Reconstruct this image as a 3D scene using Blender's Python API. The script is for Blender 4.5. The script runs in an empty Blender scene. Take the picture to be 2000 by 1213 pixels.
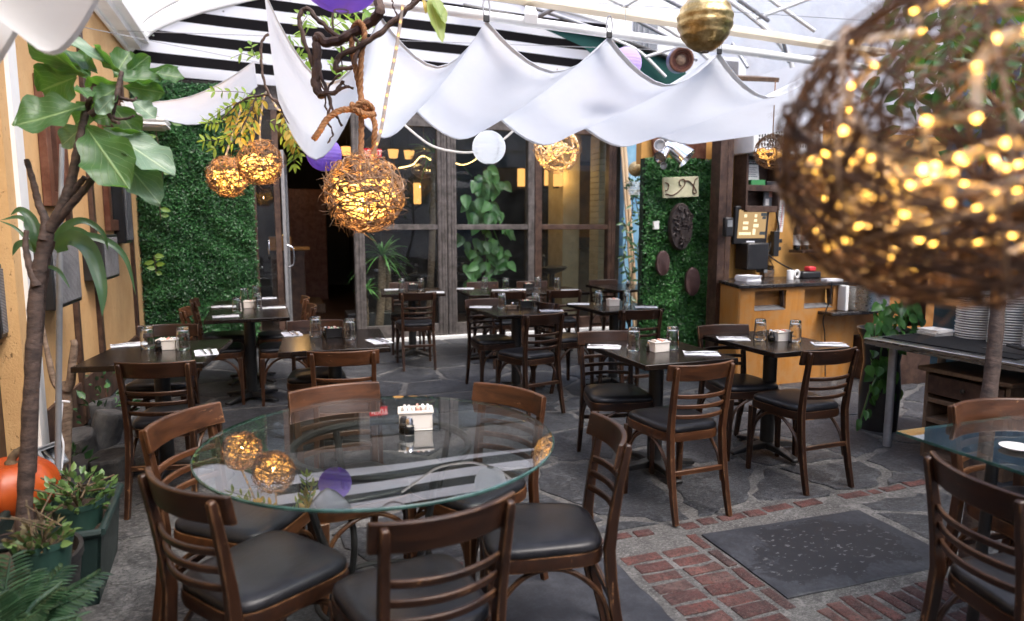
import bpy, bmesh, math, random
import numpy as np
from mathutils import Vector, Matrix, Euler
random.seed(7); rng = np.random.default_rng(7)
R = math.radians; PI = math.pi
scene = bpy.context.scene; COL = scene.collection

# ------------------------------------------------------------------ camera
CAMP = Vector((0, 0, 1.5)); YAW, PITCH, FPX = R(19.6), R(7.1), 1333.0
FW = Vector((math.sin(YAW)*math.cos(PITCH), math.cos(YAW)*math.cos(PITCH), -math.sin(PITCH)))
RT = Vector((math.cos(YAW), -math.sin(YAW), 0)); UP = RT.cross(FW)
cd = bpy.data.cameras.new('camera'); cam = bpy.data.objects.new('camera', cd); COL.objects.link(cam)
cam.location = CAMP
cam.rotation_euler = (R(90)-PITCH, 0, -YAW)
cd.sensor_width = 36; cd.sensor_fit = 'HORIZONTAL'; cd.lens = 36*FPX/2000; cd.clip_end = 500; cd.clip_start = .05
cd.dof.use_dof = True; cd.dof.focus_distance = 3.7; cd.dof.aperture_fstop = 1.9
scene.camera = cam

# survey helpers: a sight line of the photograph meets a plane of the real place
def ray(x, y): return FW + RT*((x-1000)/FPX) - UP*((y-606.5)/FPX)
def uz(x, y, z):
    d = ray(x, y); return CAMP + d*((z-1.5)/d.z)
def uY(x, y, Y):
    d = ray(x, y); return CAMP + d*(Y/d.y)
def uX(x, y, X):
    d = ray(x, y); return CAMP + d*(X/d.x)
def uD(x, y, D): return CAMP + ray(x, y)*D

# ------------------------------------------------------------------ materials
def nodes(name):
    m = bpy.data.materials.new(name); m.use_nodes = True
    nt = m.node_tree; nt.nodes.clear()
    out = nt.nodes.new('ShaderNodeOutputMaterial')
    return m, nt, out
def N(nt, t, **kw):
    n = nt.nodes.new(t)
    for k, v in kw.items():
        if k in n.inputs.keys(): n.inputs[k].default_value = v
        else: setattr(n, k, v)
    return n
def c4(c): return (c[0], c[1], c[2], 1)
def ramp(nt, fac, stops):
    r = nt.nodes.new('ShaderNodeValToRGB'); e = r.color_ramp.elements
    while len(e) < len(stops): e.new(.5)
    for i, (p, c) in enumerate(stops):
        e[i].position = p; e[i].color = c4(c) if not isinstance(c, (int, float)) else (c, c, c, 1)
    nt.links.new(fac, r.inputs['Fac']); return r.outputs['Color']
def mixc(nt, fac, a, b, mode='MIX'):
    m = nt.nodes.new('ShaderNodeMix'); m.data_type = 'RGBA'; m.blend_type = mode
    L = nt.links.new
    for sock, v in ((m.inputs[0], fac), (m.inputs[6], a), (m.inputs[7], b)):
        if isinstance(v, bpy.types.NodeSocket): L(v, sock)
        else: sock.default_value = v if isinstance(v, (int, float)) else c4(v)
    return m.outputs[2]
def noise(nt, scale, detail=4, rough=.55, vec=None, dist=0):
    n = N(nt, 'ShaderNodeTexNoise', Scale=scale, Detail=detail, Roughness=rough, Distortion=dist)
    if vec is not None: nt.links.new(vec, n.inputs['Vector'])
    return n.outputs['Fac']
def coords(nt, kind='Object', scale=(1, 1, 1), rot=(0, 0, 0)):
    tc = nt.nodes.new('ShaderNodeTexCoord'); mp = nt.nodes.new('ShaderNodeMapping')
    mp.inputs['Scale'].default_value = scale; mp.inputs['Rotation'].default_value = rot
    nt.links.new(tc.outputs[kind], mp.inputs['Vector']); return mp.outputs['Vector']
def bump(nt, h, strength, dist=.01):
    b = N(nt, 'ShaderNodeBump', Strength=strength, Distance=dist); nt.links.new(h, b.inputs['Height']); return b.outputs['Normal']
def principled(nt, out, col, rough=.5, metal=0, normal=None, coat=0, spec=.5, **kw):
    p = nt.nodes.new('ShaderNodeBsdfPrincipled')
    for k, v in (('Base Color', col), ('Roughness', rough), ('Metallic', metal), ('Coat Weight', coat), ('Specular IOR Level', spec)):
        if isinstance(v, bpy.types.NodeSocket): nt.links.new(v, p.inputs[k])
        else: p.inputs[k].default_value = c4(v) if isinstance(v, tuple) else v
    for k, v in kw.items(): p.inputs[k.replace('_', ' ')].default_value = v
    if normal is not None: nt.links.new(normal, p.inputs['Normal'])
    nt.links.new(p.outputs[0], out.inputs['Surface']); return p
def gen(name, c1, c2, scale=6, rough=.6, rvar=.1, bmp=.2, bscale=40, bdist=.004, metal=0, coat=0, stretch=(1, 1, 1), spec=.5, lo=.35, hi=.68):
    m, nt, out = nodes(name); v = coords(nt, scale=stretch)
    f = noise(nt, scale, 6, .6, v); col = ramp(nt, f, [(lo, c1), (hi, c2)])
    rr = nt.nodes.new('ShaderNodeMapRange'); rr.inputs[3].default_value = rough-rvar; rr.inputs[4].default_value = rough+rvar
    nt.links.new(noise(nt, scale*2.3, 5, .6, v), rr.inputs[0])
    nm = bump(nt, noise(nt, bscale, 5, .6, v), bmp, bdist) if bmp else None
    principled(nt, out, col, rr.outputs[0], metal, nm, coat, spec); return m
def wood(name, dark, mid, worn, wear=.62, rough=.34, axis=2, gs=26, edge=False):
    m, nt, out = nodes(name)
    st = [1, 1, 1]; st[axis] = .12
    v = coords(nt, scale=tuple(st)); v0 = coords(nt)
    oj = nt.nodes.new('ShaderNodeObjectInfo'); ml = N(nt, 'ShaderNodeMath', operation='MULTIPLY'); ml.inputs[1].default_value = 37; nt.links.new(oj.outputs['Random'], ml.inputs[0])
    def shift(q):
        a = N(nt, 'ShaderNodeVectorMath', operation='ADD'); nt.links.new(q, a.inputs[0]); nt.links.new(ml.outputs[0], a.inputs[1]); return a.outputs[0]
    v, v0 = shift(v), shift(v0)
    g = noise(nt, gs, 6, .65, v, .6); col = ramp(nt, g, [(.3, dark), (.7, mid)])
    oi = nt.nodes.new('ShaderNodeObjectInfo')
    w = noise(nt, 9, 8, .75, v0); w2 = noise(nt, 60, 4, .7, v)
    mm = N(nt, 'ShaderNodeMath', operation='MULTIPLY'); nt.links.new(w, mm.inputs[0]); nt.links.new(w2, mm.inputs[1])
    wm = ramp(nt, mm.outputs[0], [(wear*.52, 0), (wear*.52+.1, 1)])
    geo = nt.nodes.new('ShaderNodeNewGeometry')
    if edge:
        bv = N(nt, 'ShaderNodeBevel', Radius=.009, samples=4); dt = N(nt, 'ShaderNodeVectorMath', operation='DOT_PRODUCT'); nt.links.new(bv.outputs[0], dt.inputs[0]); nt.links.new(geo.outputs['True Normal'], dt.inputs[1])
        pe = ramp(nt, dt.outputs['Value'], [(.80, .9), (.97, 0)])
    else: pe = ramp(nt, geo.outputs['Pointiness'], [(.52, 0), (.6, 1)])
    pm = N(nt, 'ShaderNodeMath', operation='MULTIPLY'); nt.links.new(pe, pm.inputs[0]); nt.links.new(ramp(nt, w, [(.42, 0), (.6, .8)]), pm.inputs[1])
    ad = N(nt, 'ShaderNodeMath', operation='MAXIMUM'); nt.links.new(pm.outputs[0], ad.inputs[0]); nt.links.new(wm, ad.inputs[1])
    col = mixc(nt, ad.outputs[0], col, worn)
    rr = nt.nodes.new('ShaderNodeMapRange'); rr.inputs[3].default_value = rough-.08; rr.inputs[4].default_value = rough+.2
    nt.links.new(w, rr.inputs[0])
    principled(nt, out, col, rr.outputs[0], 0, bump(nt, g, .12, .002), .08, .38); return m
def emit(name, col, s):
    m, nt, out = nodes(name); e = N(nt, 'ShaderNodeEmission', Strength=s); e.inputs['Color'].default_value = c4(col)
    nt.links.new(e.outputs[0], out.inputs['Surface']); return m
def sheer(name, col, trans=.5, tint=None, rough=.9, fine=300, bmp=.08, clear=0, crease=0):
    """cloth or paper: part diffuse, part light let through from the other side"""
    m, nt, out = nodes(name); v = coords(nt)
    c = mixc(nt, noise(nt, 3, 5, .6, v), col, tuple(x*.9 for x in col))
    hgt = noise(nt, fine, 3, .6, v)
    if crease:
        c = mixc(nt, ramp(nt, noise(nt, 1.6, 9, .7, v), [(.45, 0), (.75, .5)]), c, tuple(x*.80 for x in col)); c = mixc(nt, ramp(nt, noise(nt, 55, 3, .6, v), [(.72, 0), (.76, .6)]), c, tuple(x*.55 for x in col))
        wv = N(nt, 'ShaderNodeTexWave', Scale=1.4, Distortion=9, Detail=4); nt.links.new(v, wv.inputs['Vector']); k_ = N(nt, 'ShaderNodeMath', operation='MULTIPLY_ADD'); k_.inputs[1].default_value = 2.2; nt.links.new(wv.outputs['Fac'], k_.inputs[0]); nt.links.new(hgt, k_.inputs[2]); hgt = k_.outputs[0]; bmp = crease
    nm = bump(nt, hgt, bmp, .002 if not crease else .006)
    d = N(nt, 'ShaderNodeBsdfDiffuse'); t = N(nt, 'ShaderNodeBsdfTranslucent'); mx = N(nt, 'ShaderNodeMixShader'); mx.inputs[0].default_value = trans
    nt.links.new(c, d.inputs['Color']); nt.links.new(nm, d.inputs['Normal'])
    if tint: t.inputs['Color'].default_value = c4(tint)
    else: nt.links.new(c, t.inputs['Color'])
    nt.links.new(d.outputs[0], mx.inputs[1]); nt.links.new(t.outputs[0], mx.inputs[2])
    last = mx.outputs[0]
    if clear:
        tr = N(nt, 'ShaderNodeBsdfTransparent'); m2 = N(nt, 'ShaderNodeMixShader'); m2.inputs[0].default_value = clear
        nt.links.new(last, m2.inputs[1]); nt.links.new(tr.outputs[0], m2.inputs[2]); last = m2.outputs[0]
    nt.links.new(last, out.inputs['Surface']); return m
def glassy(name, tint=(.95, .97, .96), ior=1.5, rough=0, dirt_haze=0, boost=1.0, dirt_haze_col=(.6, .6, .6)):
    """thin pane: clear body with a fresnel reflection"""
    m, nt, out = nodes(name)
    t = N(nt, 'ShaderNodeBsdfTransparent'); t.inputs['Color'].default_value = c4(tint)
    g = N(nt, 'ShaderNodeBsdfGlossy', Roughness=rough); fr = N(nt, 'ShaderNodeFresnel', IOR=ior)
    geo = nt.nodes.new('ShaderNodeNewGeometry'); mi = nt.nodes.new('ShaderNodeMapRange'); mi.inputs[3].default_value = ior; mi.inputs[4].default_value = 1/ior
    nt.links.new(geo.outputs['Backfacing'], mi.inputs[0]); nt.links.new(mi.outputs[0], fr.inputs['IOR'])
    f = fr.outputs[0]
    if boost != 1:
        b = N(nt, 'ShaderNodeMath', operation='MULTIPLY', use_clamp=True); nt.links.new(f, b.inputs[0]); b.inputs[1].default_value = boost; f = b.outputs[0]
    mx = N(nt, 'ShaderNodeMixShader'); nt.links.new(f, mx.inputs[0]); nt.links.new(t.outputs[0], mx.inputs[1]); nt.links.new(g.outputs[0], mx.inputs[2])
    last = mx.outputs[0]
    if dirt_haze:
        d = N(nt, 'ShaderNodeBsdfDiffuse'); d.inputs['Color'].default_value = c4(dirt_haze_col); m2 = N(nt, 'ShaderNodeMixShader')
        k = N(nt, 'ShaderNodeMath', operation='MULTIPLY'); k.inputs[1].default_value = dirt_haze
        nt.links.new(ramp(nt, noise(nt, 5, 9, .75, coords(nt)), [(.4, .15), (.75, 1)]), k.inputs[0])
        nt.links.new(k.outputs[0], m2.inputs[0]); nt.links.new(last, m2.inputs[1]); nt.links.new(d.outputs[0], m2.inputs[2]); last = m2.outputs[0]
    nt.links.new(last, out.inputs['Surface']); return m
def leafmat(name, c1, c2, vein=None, rough=.35, trans=.25, scale=8, tcol=None):
    m, nt, out = nodes(name); v = coords(nt)
    geo = nt.nodes.new('ShaderNodeNewGeometry')
    f = noise(nt, scale, 4, .6, v)
    a = N(nt, 'ShaderNodeMath', operation='ADD'); nt.links.new(f, a.inputs[0])
    k = N(nt, 'ShaderNodeMath', operation='MULTIPLY_ADD'); k.inputs[1].default_value = .6; k.inputs[2].default_value = -.3
    nt.links.new(geo.outputs['Random Per Island'], k.inputs[0]); nt.links.new(k.outputs[0], a.inputs[1])
    col = ramp(nt, a.outputs[0], [(.25, c1), (.75, c2)])
    nm = None
    if vein:
        uv = nt.nodes.new('ShaderNodeTexCoord'); sx = nt.nodes.new('ShaderNodeSeparateXYZ'); nt.links.new(uv.outputs['UV'], sx.inputs[0])
        au = N(nt, 'ShaderNodeMath', operation='ABSOLUTE'); s1 = N(nt, 'ShaderNodeMath', operation='SUBTRACT'); s1.inputs[1].default_value = .5
        nt.links.new(sx.outputs[0], s1.inputs[0]); nt.links.new(s1.outputs[0], au.inputs[0])
        mid = ramp(nt, au.outputs[0], [(.012, 1), (.035, 0)])
        ph = N(nt, 'ShaderNodeMath', operation='MULTIPLY_ADD'); ph.inputs[1].default_value = -1.1; nt.links.new(au.outputs[0], ph.inputs[0]); nt.links.new(sx.outputs[1], ph.inputs[2])
        fr = N(nt, 'ShaderNodeMath', operation='MULTIPLY'); fr.inputs[1].default_value = 6.5; nt.links.new(ph.outputs[0], fr.inputs[0])
        fc = N(nt, 'ShaderNodeMath', operation='FRACT'); nt.links.new(fr.outputs[0], fc.inputs[0])
        lat = ramp(nt, fc.outputs[0], [(.0, 0), (.44, 0), (.5, .7), (.56, 0)])
        mxx = N(nt, 'ShaderNodeMath', operation='MAXIMUM'); nt.links.new(mid, mxx.inputs[0]); nt.links.new(lat, mxx.inputs[1])
        col = mixc(nt, mxx.outputs[0], col, vein); nm = bump(nt, mxx.outputs[0], .5, .004)
    p = principled(nt, out, col, rough, 0, nm, .1)
    t = N(nt, 'ShaderNodeBsdfTranslucent')
    if tcol: t.inputs['Color'].default_value = c4(tcol)
    else: nt.links.new(col, t.inputs['Color'])
    mx = N(nt, 'ShaderNodeMixShader'); mx.inputs[0].default_value = trans
    nt.links.new(p.outputs[0], mx.inputs[1]); nt.links.new(t.outputs[0], mx.inputs[2]); nt.links.new(mx.outputs[0], out.inputs['Surface'])
    return m

MT = {}
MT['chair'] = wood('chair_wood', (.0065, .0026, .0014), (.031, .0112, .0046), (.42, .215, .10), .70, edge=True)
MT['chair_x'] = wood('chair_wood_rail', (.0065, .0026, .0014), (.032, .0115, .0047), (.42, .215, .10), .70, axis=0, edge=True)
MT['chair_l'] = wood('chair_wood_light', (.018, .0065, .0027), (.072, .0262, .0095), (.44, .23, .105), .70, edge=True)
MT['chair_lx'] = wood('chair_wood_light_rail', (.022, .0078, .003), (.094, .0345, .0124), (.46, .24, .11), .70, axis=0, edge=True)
MT['vinyl'] = gen('black_vinyl', (.007, .007, .009), (.014, .014, .017), 5, .33, .12, .25, 260, .0012, spec=.45)
def vinylm():
    m, nt, out = nodes('worn_black_vinyl'); v = coords(nt); oj = nt.nodes.new('ShaderNodeObjectInfo'); ml = N(nt, 'ShaderNodeMath', operation='MULTIPLY'); ml.inputs[1].default_value = 23; nt.links.new(oj.outputs['Random'], ml.inputs[0])
    a = N(nt, 'ShaderNodeVectorMath', operation='ADD'); nt.links.new(v, a.inputs[0]); nt.links.new(ml.outputs[0], a.inputs[1]); v = a.outputs[0]
    d = noise(nt, 5, 9, .75, v, .4); col = ramp(nt, d, [(.4, (.0065, .0065, .008)), (.72, (.022, .022, .025))])
    cr = noise(nt, 3.2, 4, .5, v, 1.5); cl = ramp(nt, cr, [(.485, 0), (.5, 1), (.515, 0)])
    h = N(nt, 'ShaderNodeMath', operation='MULTIPLY_ADD'); h.inputs[1].default_value = -.6; nt.links.new(cl, h.inputs[0]); nt.links.new(noise(nt, 240, 2, .5, v), h.inputs[2])
    rr = nt.nodes.new('ShaderNodeMapRange'); rr.inputs[3].default_value = .24; rr.inputs[4].default_value = .46; nt.links.new(d, rr.inputs[0])
    principled(nt, out, col, rr.outputs[0], 0, bump(nt, h.outputs[0], .22, .0015), 0, .27); return m
MT['vinyl'] = vinylm()
MT['table'] = gen('table_laminate', (.007, .0045, .0035), (.016, .010, .007), 7, .20, .06, .04, 90, .001, stretch=(1, .15, 1), spec=.32)
MT['iron'] = gen('black_iron', (.010, .010, .010), (.022, .021, .02), 9, .42, .1, .2, 120, .002)
MT['capmetal'] = gen('worn_foot', (.25, .25, .25), (.5, .5, .5), 40, .35, .1, .1, 120, .001, metal=1)
MT['steel'] = gen('brushed_steel', (.46, .46, .46), (.55, .55, .545), 30, .28, .08, .05, 200, .001, metal=1, stretch=(1, .05, 1))
MT['chrome'] = gen('chrome', (.7, .7, .72), (.85, .85, .86), 8, .12, .05, 0, metal=1)
MT['legsteel'] = gen('galvanised_leg', (.30, .30, .31), (.42, .42, .43), 14, .45, .08, .1, 90, .001, metal=.6)
MT['white'] = gen('white_paint', (.72, .72, .70), (.82, .82, .80), 4, .45, .08, .06, 60, .002)
MT['ceramic'] = gen('cream_ceramic', (.74, .68, .60), (.80, .75, .68), 5, .25, .06, 0)
MT['napkin'] = gen('paper_napkin', (.76, .78, .82), (.84, .85, .88), 20, .85, .05, .2, 90, .002)
MT['pack'] = gen('sugar_packet', (.75, .66, .55), (.85, .80, .74), 90, .7, .1, 0)
MT['packpink'] = gen('pink_packet', (.65, .22, .16), (.78, .55, .45), 90, .7, .1, 0)
MT['packgreen'] = gen('green_packet', (.2, .45, .2), (.7, .75, .6), 90, .7, .1, 0)
MT['stucco'] = None
MT['darkwood'] = wood('dark_stained_timber', (.020, .010, .007), (.05, .024, .016), (.13, .075, .05), .84, rough=.5)
MT['redwood'] = wood('reddish_timber', (.06, .018, .010), (.13, .042, .022), (.22, .11, .07), .8, rough=.45)
MT['greywood'] = wood('weathered_grey_timber', (.030, .026, .024), (.085, .073, .066), (.17, .15, .14), .74, rough=.7, gs=34)
MT['ply'] = wood('honey_plywood', (.36, .140, .020), (.52, .225, .045), (.42, .22, .08), .95, rough=.5, gs=9)
MT['plyx'] = wood('honey_plywood_darker', (.33, .13, .020), (.48, .21, .045), (.4, .2, .07), .95, rough=.5, gs=9)  # slightly darker tone of the honey plywood
MT['oldwood'] = wood('old_cabinet_wood', (.07, .042, .026), (.16, .10, .062), (.22, .15, .10), .76, rough=.6)
MT['counter'] = gen('black_counter_top', (.012, .010, .010), (.035, .03, .028), 10, .25, .1, .08, 70, .002)
MT['blackplastic'] = gen('black_plastic', (.012, .012, .013), (.02, .02, .021), 8, .38, .08, .05, 120, .001)
MT['greyplastic'] = gen('grey_plastic', (.16, .17, .18), (.24, .25, .26), 8, .45, .08, .05, 120, .001)
MT['rubbermat'] = gen('rubber_mat', (.006, .006, .007), (.012, .012, .013), 60, .8, .1, .3, 200, .002, spec=.2)
MT['soil'] = gen('potting_soil', (.018, .011, .007), (.09, .055, .032), 45, .95, .04, .9, 70, .012)
MT['potgreen'] = gen('green_plastic_pot', (.014, .042, .032), (.024, .064, .05), 6, .5, .1, .05, 80, .001)
MT['planter'] = gen('dark_green_planter', (.009, .021, .019), (.016, .034, .030), 7, .48, .1, .08, 80, .001)
MT['pumpkin'] = gen('pumpkin_skin', (.30, .038, .006), (.45, .085, .013), 5, .38, .1, .15, 60, .003)
MT['stalk'] = gen('dry_stalk', (.05, .035, .018), (.16, .11, .06), 30, .85, .05, .5, 60, .004)
MT['bark'] = gen('grey_brown_bark', (.024, .015, .012), (.085, .054, .042), 18, .8, .08, .7, 45, .008, stretch=(1, 1, 2.2))
MT['barklight'] = gen('pale_trunk_bark', (.10, .065, .042), (.24, .17, .12), 20, .85, .06, .7, 50, .008, stretch=(1, 1, 2.5))
MT['twig'] = gen('twisted_twig', (.030, .015, .009), (.10, .055, .035), 24, .7, .1, .5, 70, .004)
MT['vine'] = gen('dried_grapevine', (.075, .042, .022), (.28, .17, .09), 30, .75, .1, .4, 120, .002)
MT['vinedark'] = gen('dark_grapevine', (.034, .017, .010), (.155, .085, .050), 30, .75, .1, .4, 120, .002)
MT['vinepale'] = gen('dried_grapevine_pale', (.16, .105, .065), (.40, .28, .19), 30, .75, .1, .4, 120, .002)
MT['rope'] = gen('hemp_rope', (.20, .085, .030), (.42, .215, .095), 50, .9, .05, .8, 180, .003)
MT['bamboo'] = gen('bamboo_pole', (.38, .26, .14), (.58, .44, .28), 10, .55, .1, .2, 40, .003, stretch=(1, 1, .2))
MT['sail'] = sheer('sail_cloth', (.82, .845, .88), .40, (.745, .785, .855), fine=420, bmp=.12, crease=.28)
MT['hem'] = sheer('sail_hem', (.72, .72, .72), .32, fine=420, bmp=.12)
MT['canvaswhite'] = sheer('white_canvas', (.84, .83, .80), .42, fine=200, bmp=.15)
MT['paperwhite'] = sheer('white_paper', (.96, .97, .99), .72, fine=160, bmp=.05)
MT['paperpurple'] = sheer('purple_paper', (.42, .30, .78), .55, (.42, .28, .80), fine=160, bmp=.05)
MT['paperlilac'] = sheer('lilac_paper', (.68, .55, .86), .5, fine=160, bmp=.05)
MT['gold'] = gen('gold_paper', (.30, .19, .06), (.66, .50, .24), 22, .34, .1, .55, 14, .02, metal=.85)
MT['goldweave'] = gen('gold_weave', (.35, .25, .10), (.62, .50, .28), 60, .5, .1, .8, 70, .006, metal=.4)
MT['tarp'] = sheer('green_tarp', (.035, .10, .09), .35, (.09, .2, .19), fine=100)
MT['bulb'] = emit('warm_bulb', (1, .46, .062), 1.8)
MT['bulbnear'] = emit('warm_bulb_near', (1, .50, .085), 6)
MT['bulbfar'] = emit('fairy_bulb', (1, .62, .22), 3)
def glowtube(name, col, e, clear):
    m, nt, out = nodes(name); d = N(nt, 'ShaderNodeBsdfDiffuse'); d.inputs['Color'].default_value = c4(col); em = N(nt, 'ShaderNodeEmission', Strength=e); em.inputs['Color'].default_value = (1, .55, .14, 1); ad = N(nt, 'ShaderNodeAddShader'); g = N(nt, 'ShaderNodeBsdfGlossy', Roughness=.15)
    m1 = N(nt, 'ShaderNodeMixShader'); m1.inputs[0].default_value = .12; tr = N(nt, 'ShaderNodeBsdfTransparent'); m2 = N(nt, 'ShaderNodeMixShader'); m2.inputs[0].default_value = clear
    L = nt.links.new; L(d.outputs[0], ad.inputs[0]); L(em.outputs[0], ad.inputs[1]); L(ad.outputs[0], m1.inputs[1]); L(g.outputs[0], m1.inputs[2]); L(m1.outputs[0], m2.inputs[1]); L(tr.outputs[0], m2.inputs[2]); L(m2.outputs[0], out.inputs['Surface']); return m
MT['ropenear'] = glowtube('rope_light_near', (.62, .55, .46), .03, .45)
MT['ropelight'] = glowtube('rope_light_tube', (.70, .55, .36), .10, .25)
MT['cordtube'] = sheer('cord_light_tube', (.55, .50, .44), .4, clear=.35, bmp=0)
MT['ropewhite'] = sheer('rope_light_white', (.80, .78, .74), .3, clear=.1, bmp=0)
MT['glassunder'] = glassy('table_glass_underside', (.93, .965, .95), 1.02)
MT['glass'] = glassy('table_glass', (.93, .965, .95), 1.52, boost=2.3, dirt_haze=.03, dirt_haze_col=(.35, .42, .4))
MT['glassrim'] = gen('glass_rim', (.012, .040, .034), (.05, .115, .098), 12, .12, .05, 0, coat=.4)
MT['pane'] = glassy('window_glass', (.88, .91, .89), 1.5, dirt_haze=.03, boost=.85, dirt_haze_col=(.3, .3, .3))  # the grey film adds a haze of daylight reflections to the panes
def realglass(name):
    m, nt, out = nodes(name); g = N(nt, 'ShaderNodeBsdfGlass', IOR=1.48, Roughness=.0); g.inputs['Color'].default_value = (.97, .98, .98, 1); nt.links.new(g.outputs[0], out.inputs['Surface']); return m
MT['tumbler'] = realglass('tumbler_glass')
MT['roofsheet'] = glassy('clear_roof_sheet', (.95, .96, .97), 1.4, .15, dirt_haze=.16, dirt_haze_col=(.8, .8, .82))
MT['bottle'] = gen('dark_bottle', (.006, .008, .006), (.012, .014, .010), 5, .08, .03, 0, coat=.5)
MT['labelpaper'] = gen('label_paper', (.68, .66, .62), (.80, .78, .74), 60, .7, .1, 0)
MT['plate'] = gen('stoneware_plate', (.70, .68, .65), (.80, .78, .75), 6, .22, .06, 0)
MT['redsign'] = gen('red_sign', (.60, .03, .04), (.70, .05, .06), 6, .4, .05, 0)
MT['redsign'].node_tree.nodes  # sign is lit from inside below
MT['slatestone'] = gen('edge_rock', (.022, .022, .025), (.085, .083, .08), 9, .85, .08, .7, 30, .012)
MT['carved'] = gen('carved_dark_resin', (.018, .013, .012), (.045, .032, .03), 14, .55, .1, .3, 60, .003)
MT['oval'] = gen('brown_oval_board', (.055, .028, .026), (.085, .046, .044), 9, .6, .08, .12, 70, .002)
MT['plaque'] = gen('weathered_plaque', (.36, .36, .22), (.58, .55, .38), 6, .6, .1, .2, 50, .002)
MT['rust'] = gen('rusted_iron', (.06, .028, .016), (.14, .07, .045), 40, .8, .1, .5, 90, .003)
MT['boxback'] = gen('hedge_mat', (.006, .018, .006), (.012, .03, .01), 30, .9, .05, .3, 60, .004)
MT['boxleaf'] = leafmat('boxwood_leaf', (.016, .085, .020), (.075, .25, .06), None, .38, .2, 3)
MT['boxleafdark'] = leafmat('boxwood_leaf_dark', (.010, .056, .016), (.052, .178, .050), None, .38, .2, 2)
MT['fig'] = leafmat('fiddle_leaf', (.022, .070, .022), (.058, .135, .042), (.20, .30, .12), .48, .32, 10, (.18, .42, .04))
MT['figpale'] = leafmat('fiddle_leaf_bloom', (.075, .155, .085), (.17, .25, .17), (.30, .38, .24), .45, .18, 12, (.16, .40, .08))
MT['strap'] = leafmat('strap_leaf', (.025, .075, .04), (.07, .15, .08), None, .32, .25, 6, (.2, .4, .05))
MT['pothos'] = leafmat('pothos_leaf', (.016, .060, .018), (.055, .155, .042), None, .42, .25, 14, (.14, .36, .05))
MT['wisteria'] = leafmat('wisteria_leaf', (.07, .17, .028), (.22, .35, .055), None, .45, .45, 9, (.42, .60, .08))
MT['wistgold'] = leafmat('wisteria_leaf_autumn', (.26, .20, .03), (.48, .36, .06), None, .5, .45, 9, (.65, .50, .08))
MT['palm'] = leafmat('palm_leaflet', (.008, .030, .012), (.034, .078, .036), None, .35, .2, 9)
MT['herb'] = leafmat('jade_herb_leaf', (.045, .11, .03), (.15, .24, .075), None, .4, .25, 20)
MT['herbdry'] = leafmat('dry_herb_leaf', (.12, .09, .045), (.22, .19, .09), None, .6, .25, 20)
MT['ivy'] = leafmat('ivy_leaf', (.015, .055, .018), (.055, .14, .045), None, .4, .2, 12)
MT['pothosdaylit'] = leafmat('daylit_pothos_leaf', (.025, .095, .025), (.10, .26, .075), None, .4, .3, 14, (.2, .5, .08))  # brighter copy of the pothos leaf, window daylight put into its colour
MT['dracaena'] = leafmat('dracaena_leaf', (.06, .22, .05), (.20, .48, .12), None, .35, .3, 6)
MT['peach'] = leafmat('lone_vine_leaf', (.16, .26, .06), (.34, .42, .13), (.5, .5, .2), .5, .4, 9, (.42, .55, .1))
MT['speakermesh'] = None
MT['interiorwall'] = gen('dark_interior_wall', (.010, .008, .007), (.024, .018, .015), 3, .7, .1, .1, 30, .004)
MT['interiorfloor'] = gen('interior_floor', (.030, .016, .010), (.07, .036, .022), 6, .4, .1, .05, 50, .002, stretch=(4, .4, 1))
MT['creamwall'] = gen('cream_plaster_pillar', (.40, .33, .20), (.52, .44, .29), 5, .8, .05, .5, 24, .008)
MT['blueshaded'] = gen('shaded_blue_paint', (.045, .11, .17), (.09, .19, .27), 4, .7, .1, .25, 25, .004)  # darker copy of the blue paint, shade put into its colour
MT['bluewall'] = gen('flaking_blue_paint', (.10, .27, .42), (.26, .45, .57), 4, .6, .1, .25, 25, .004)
MT['farwall'] = gen('pale_neighbour_wall', (.82, .80, .78), (.90, .89, .87), 1.2, .9, .05, .2, 8, .01)
MT['cream'] = gen('cream_beam_paint', (.70, .60, .44), (.78, .68, .52), 5, .55, .08, .06, 40, .002)
MT['cable'] = gen('black_cable', (.010, .010, .010), (.018, .018, .018), 8, .5, .05, 0)
MT['mirror'] = gen('old_mirror', (.35, .36, .33), (.62, .63, .60), 5, .10, .06, 0, metal=1)
MT['artcloth'] = gen('ochre_painting', (.22, .085, .018), (.40, .17, .035), 3, .7, .1, .2, 40, .003)
MT['screen'] = None

def stucco(name, a, b):
    m, nt, out = nodes(name); v = coords(nt)
    f = noise(nt, 2.2, 8, .65, v); col = ramp(nt, f, [(.3, a), (.7, b)])
    pits = noise(nt, 38, 3, .6, coords(nt, scale=(1, 1.6, .55)))
    pm = ramp(nt, pits, [(.27, 1), (.36, 0)])
    col = mixc(nt, pm, col, tuple(x*.45 for x in a))
    dirt_haze = noise(nt, 1.1, 7, .7, coords(nt, scale=(1, 1, .35))); col = mixc(nt, ramp(nt, dirt_haze, [(.55, 0), (.8, .5)]), col, (a[0]*.55, a[1]*.5, a[2]*.5))
    h = N(nt, 'ShaderNodeMath', operation='SUBTRACT'); nt.links.new(noise(nt, 90, 4, .6, v), h.inputs[0]); nt.links.new(pm, h.inputs[1])
    principled(nt, out, col, .85, 0, bump(nt, h.outputs[0], .6, .006)); return m
MT['stucco'] = stucco('ochre_stucco', (.50, .29, .115), (.66, .42, .19))
MT['stuccobar'] = stucco('amber_stucco', (.46, .23, .055), (.62, .35, .10))
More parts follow.
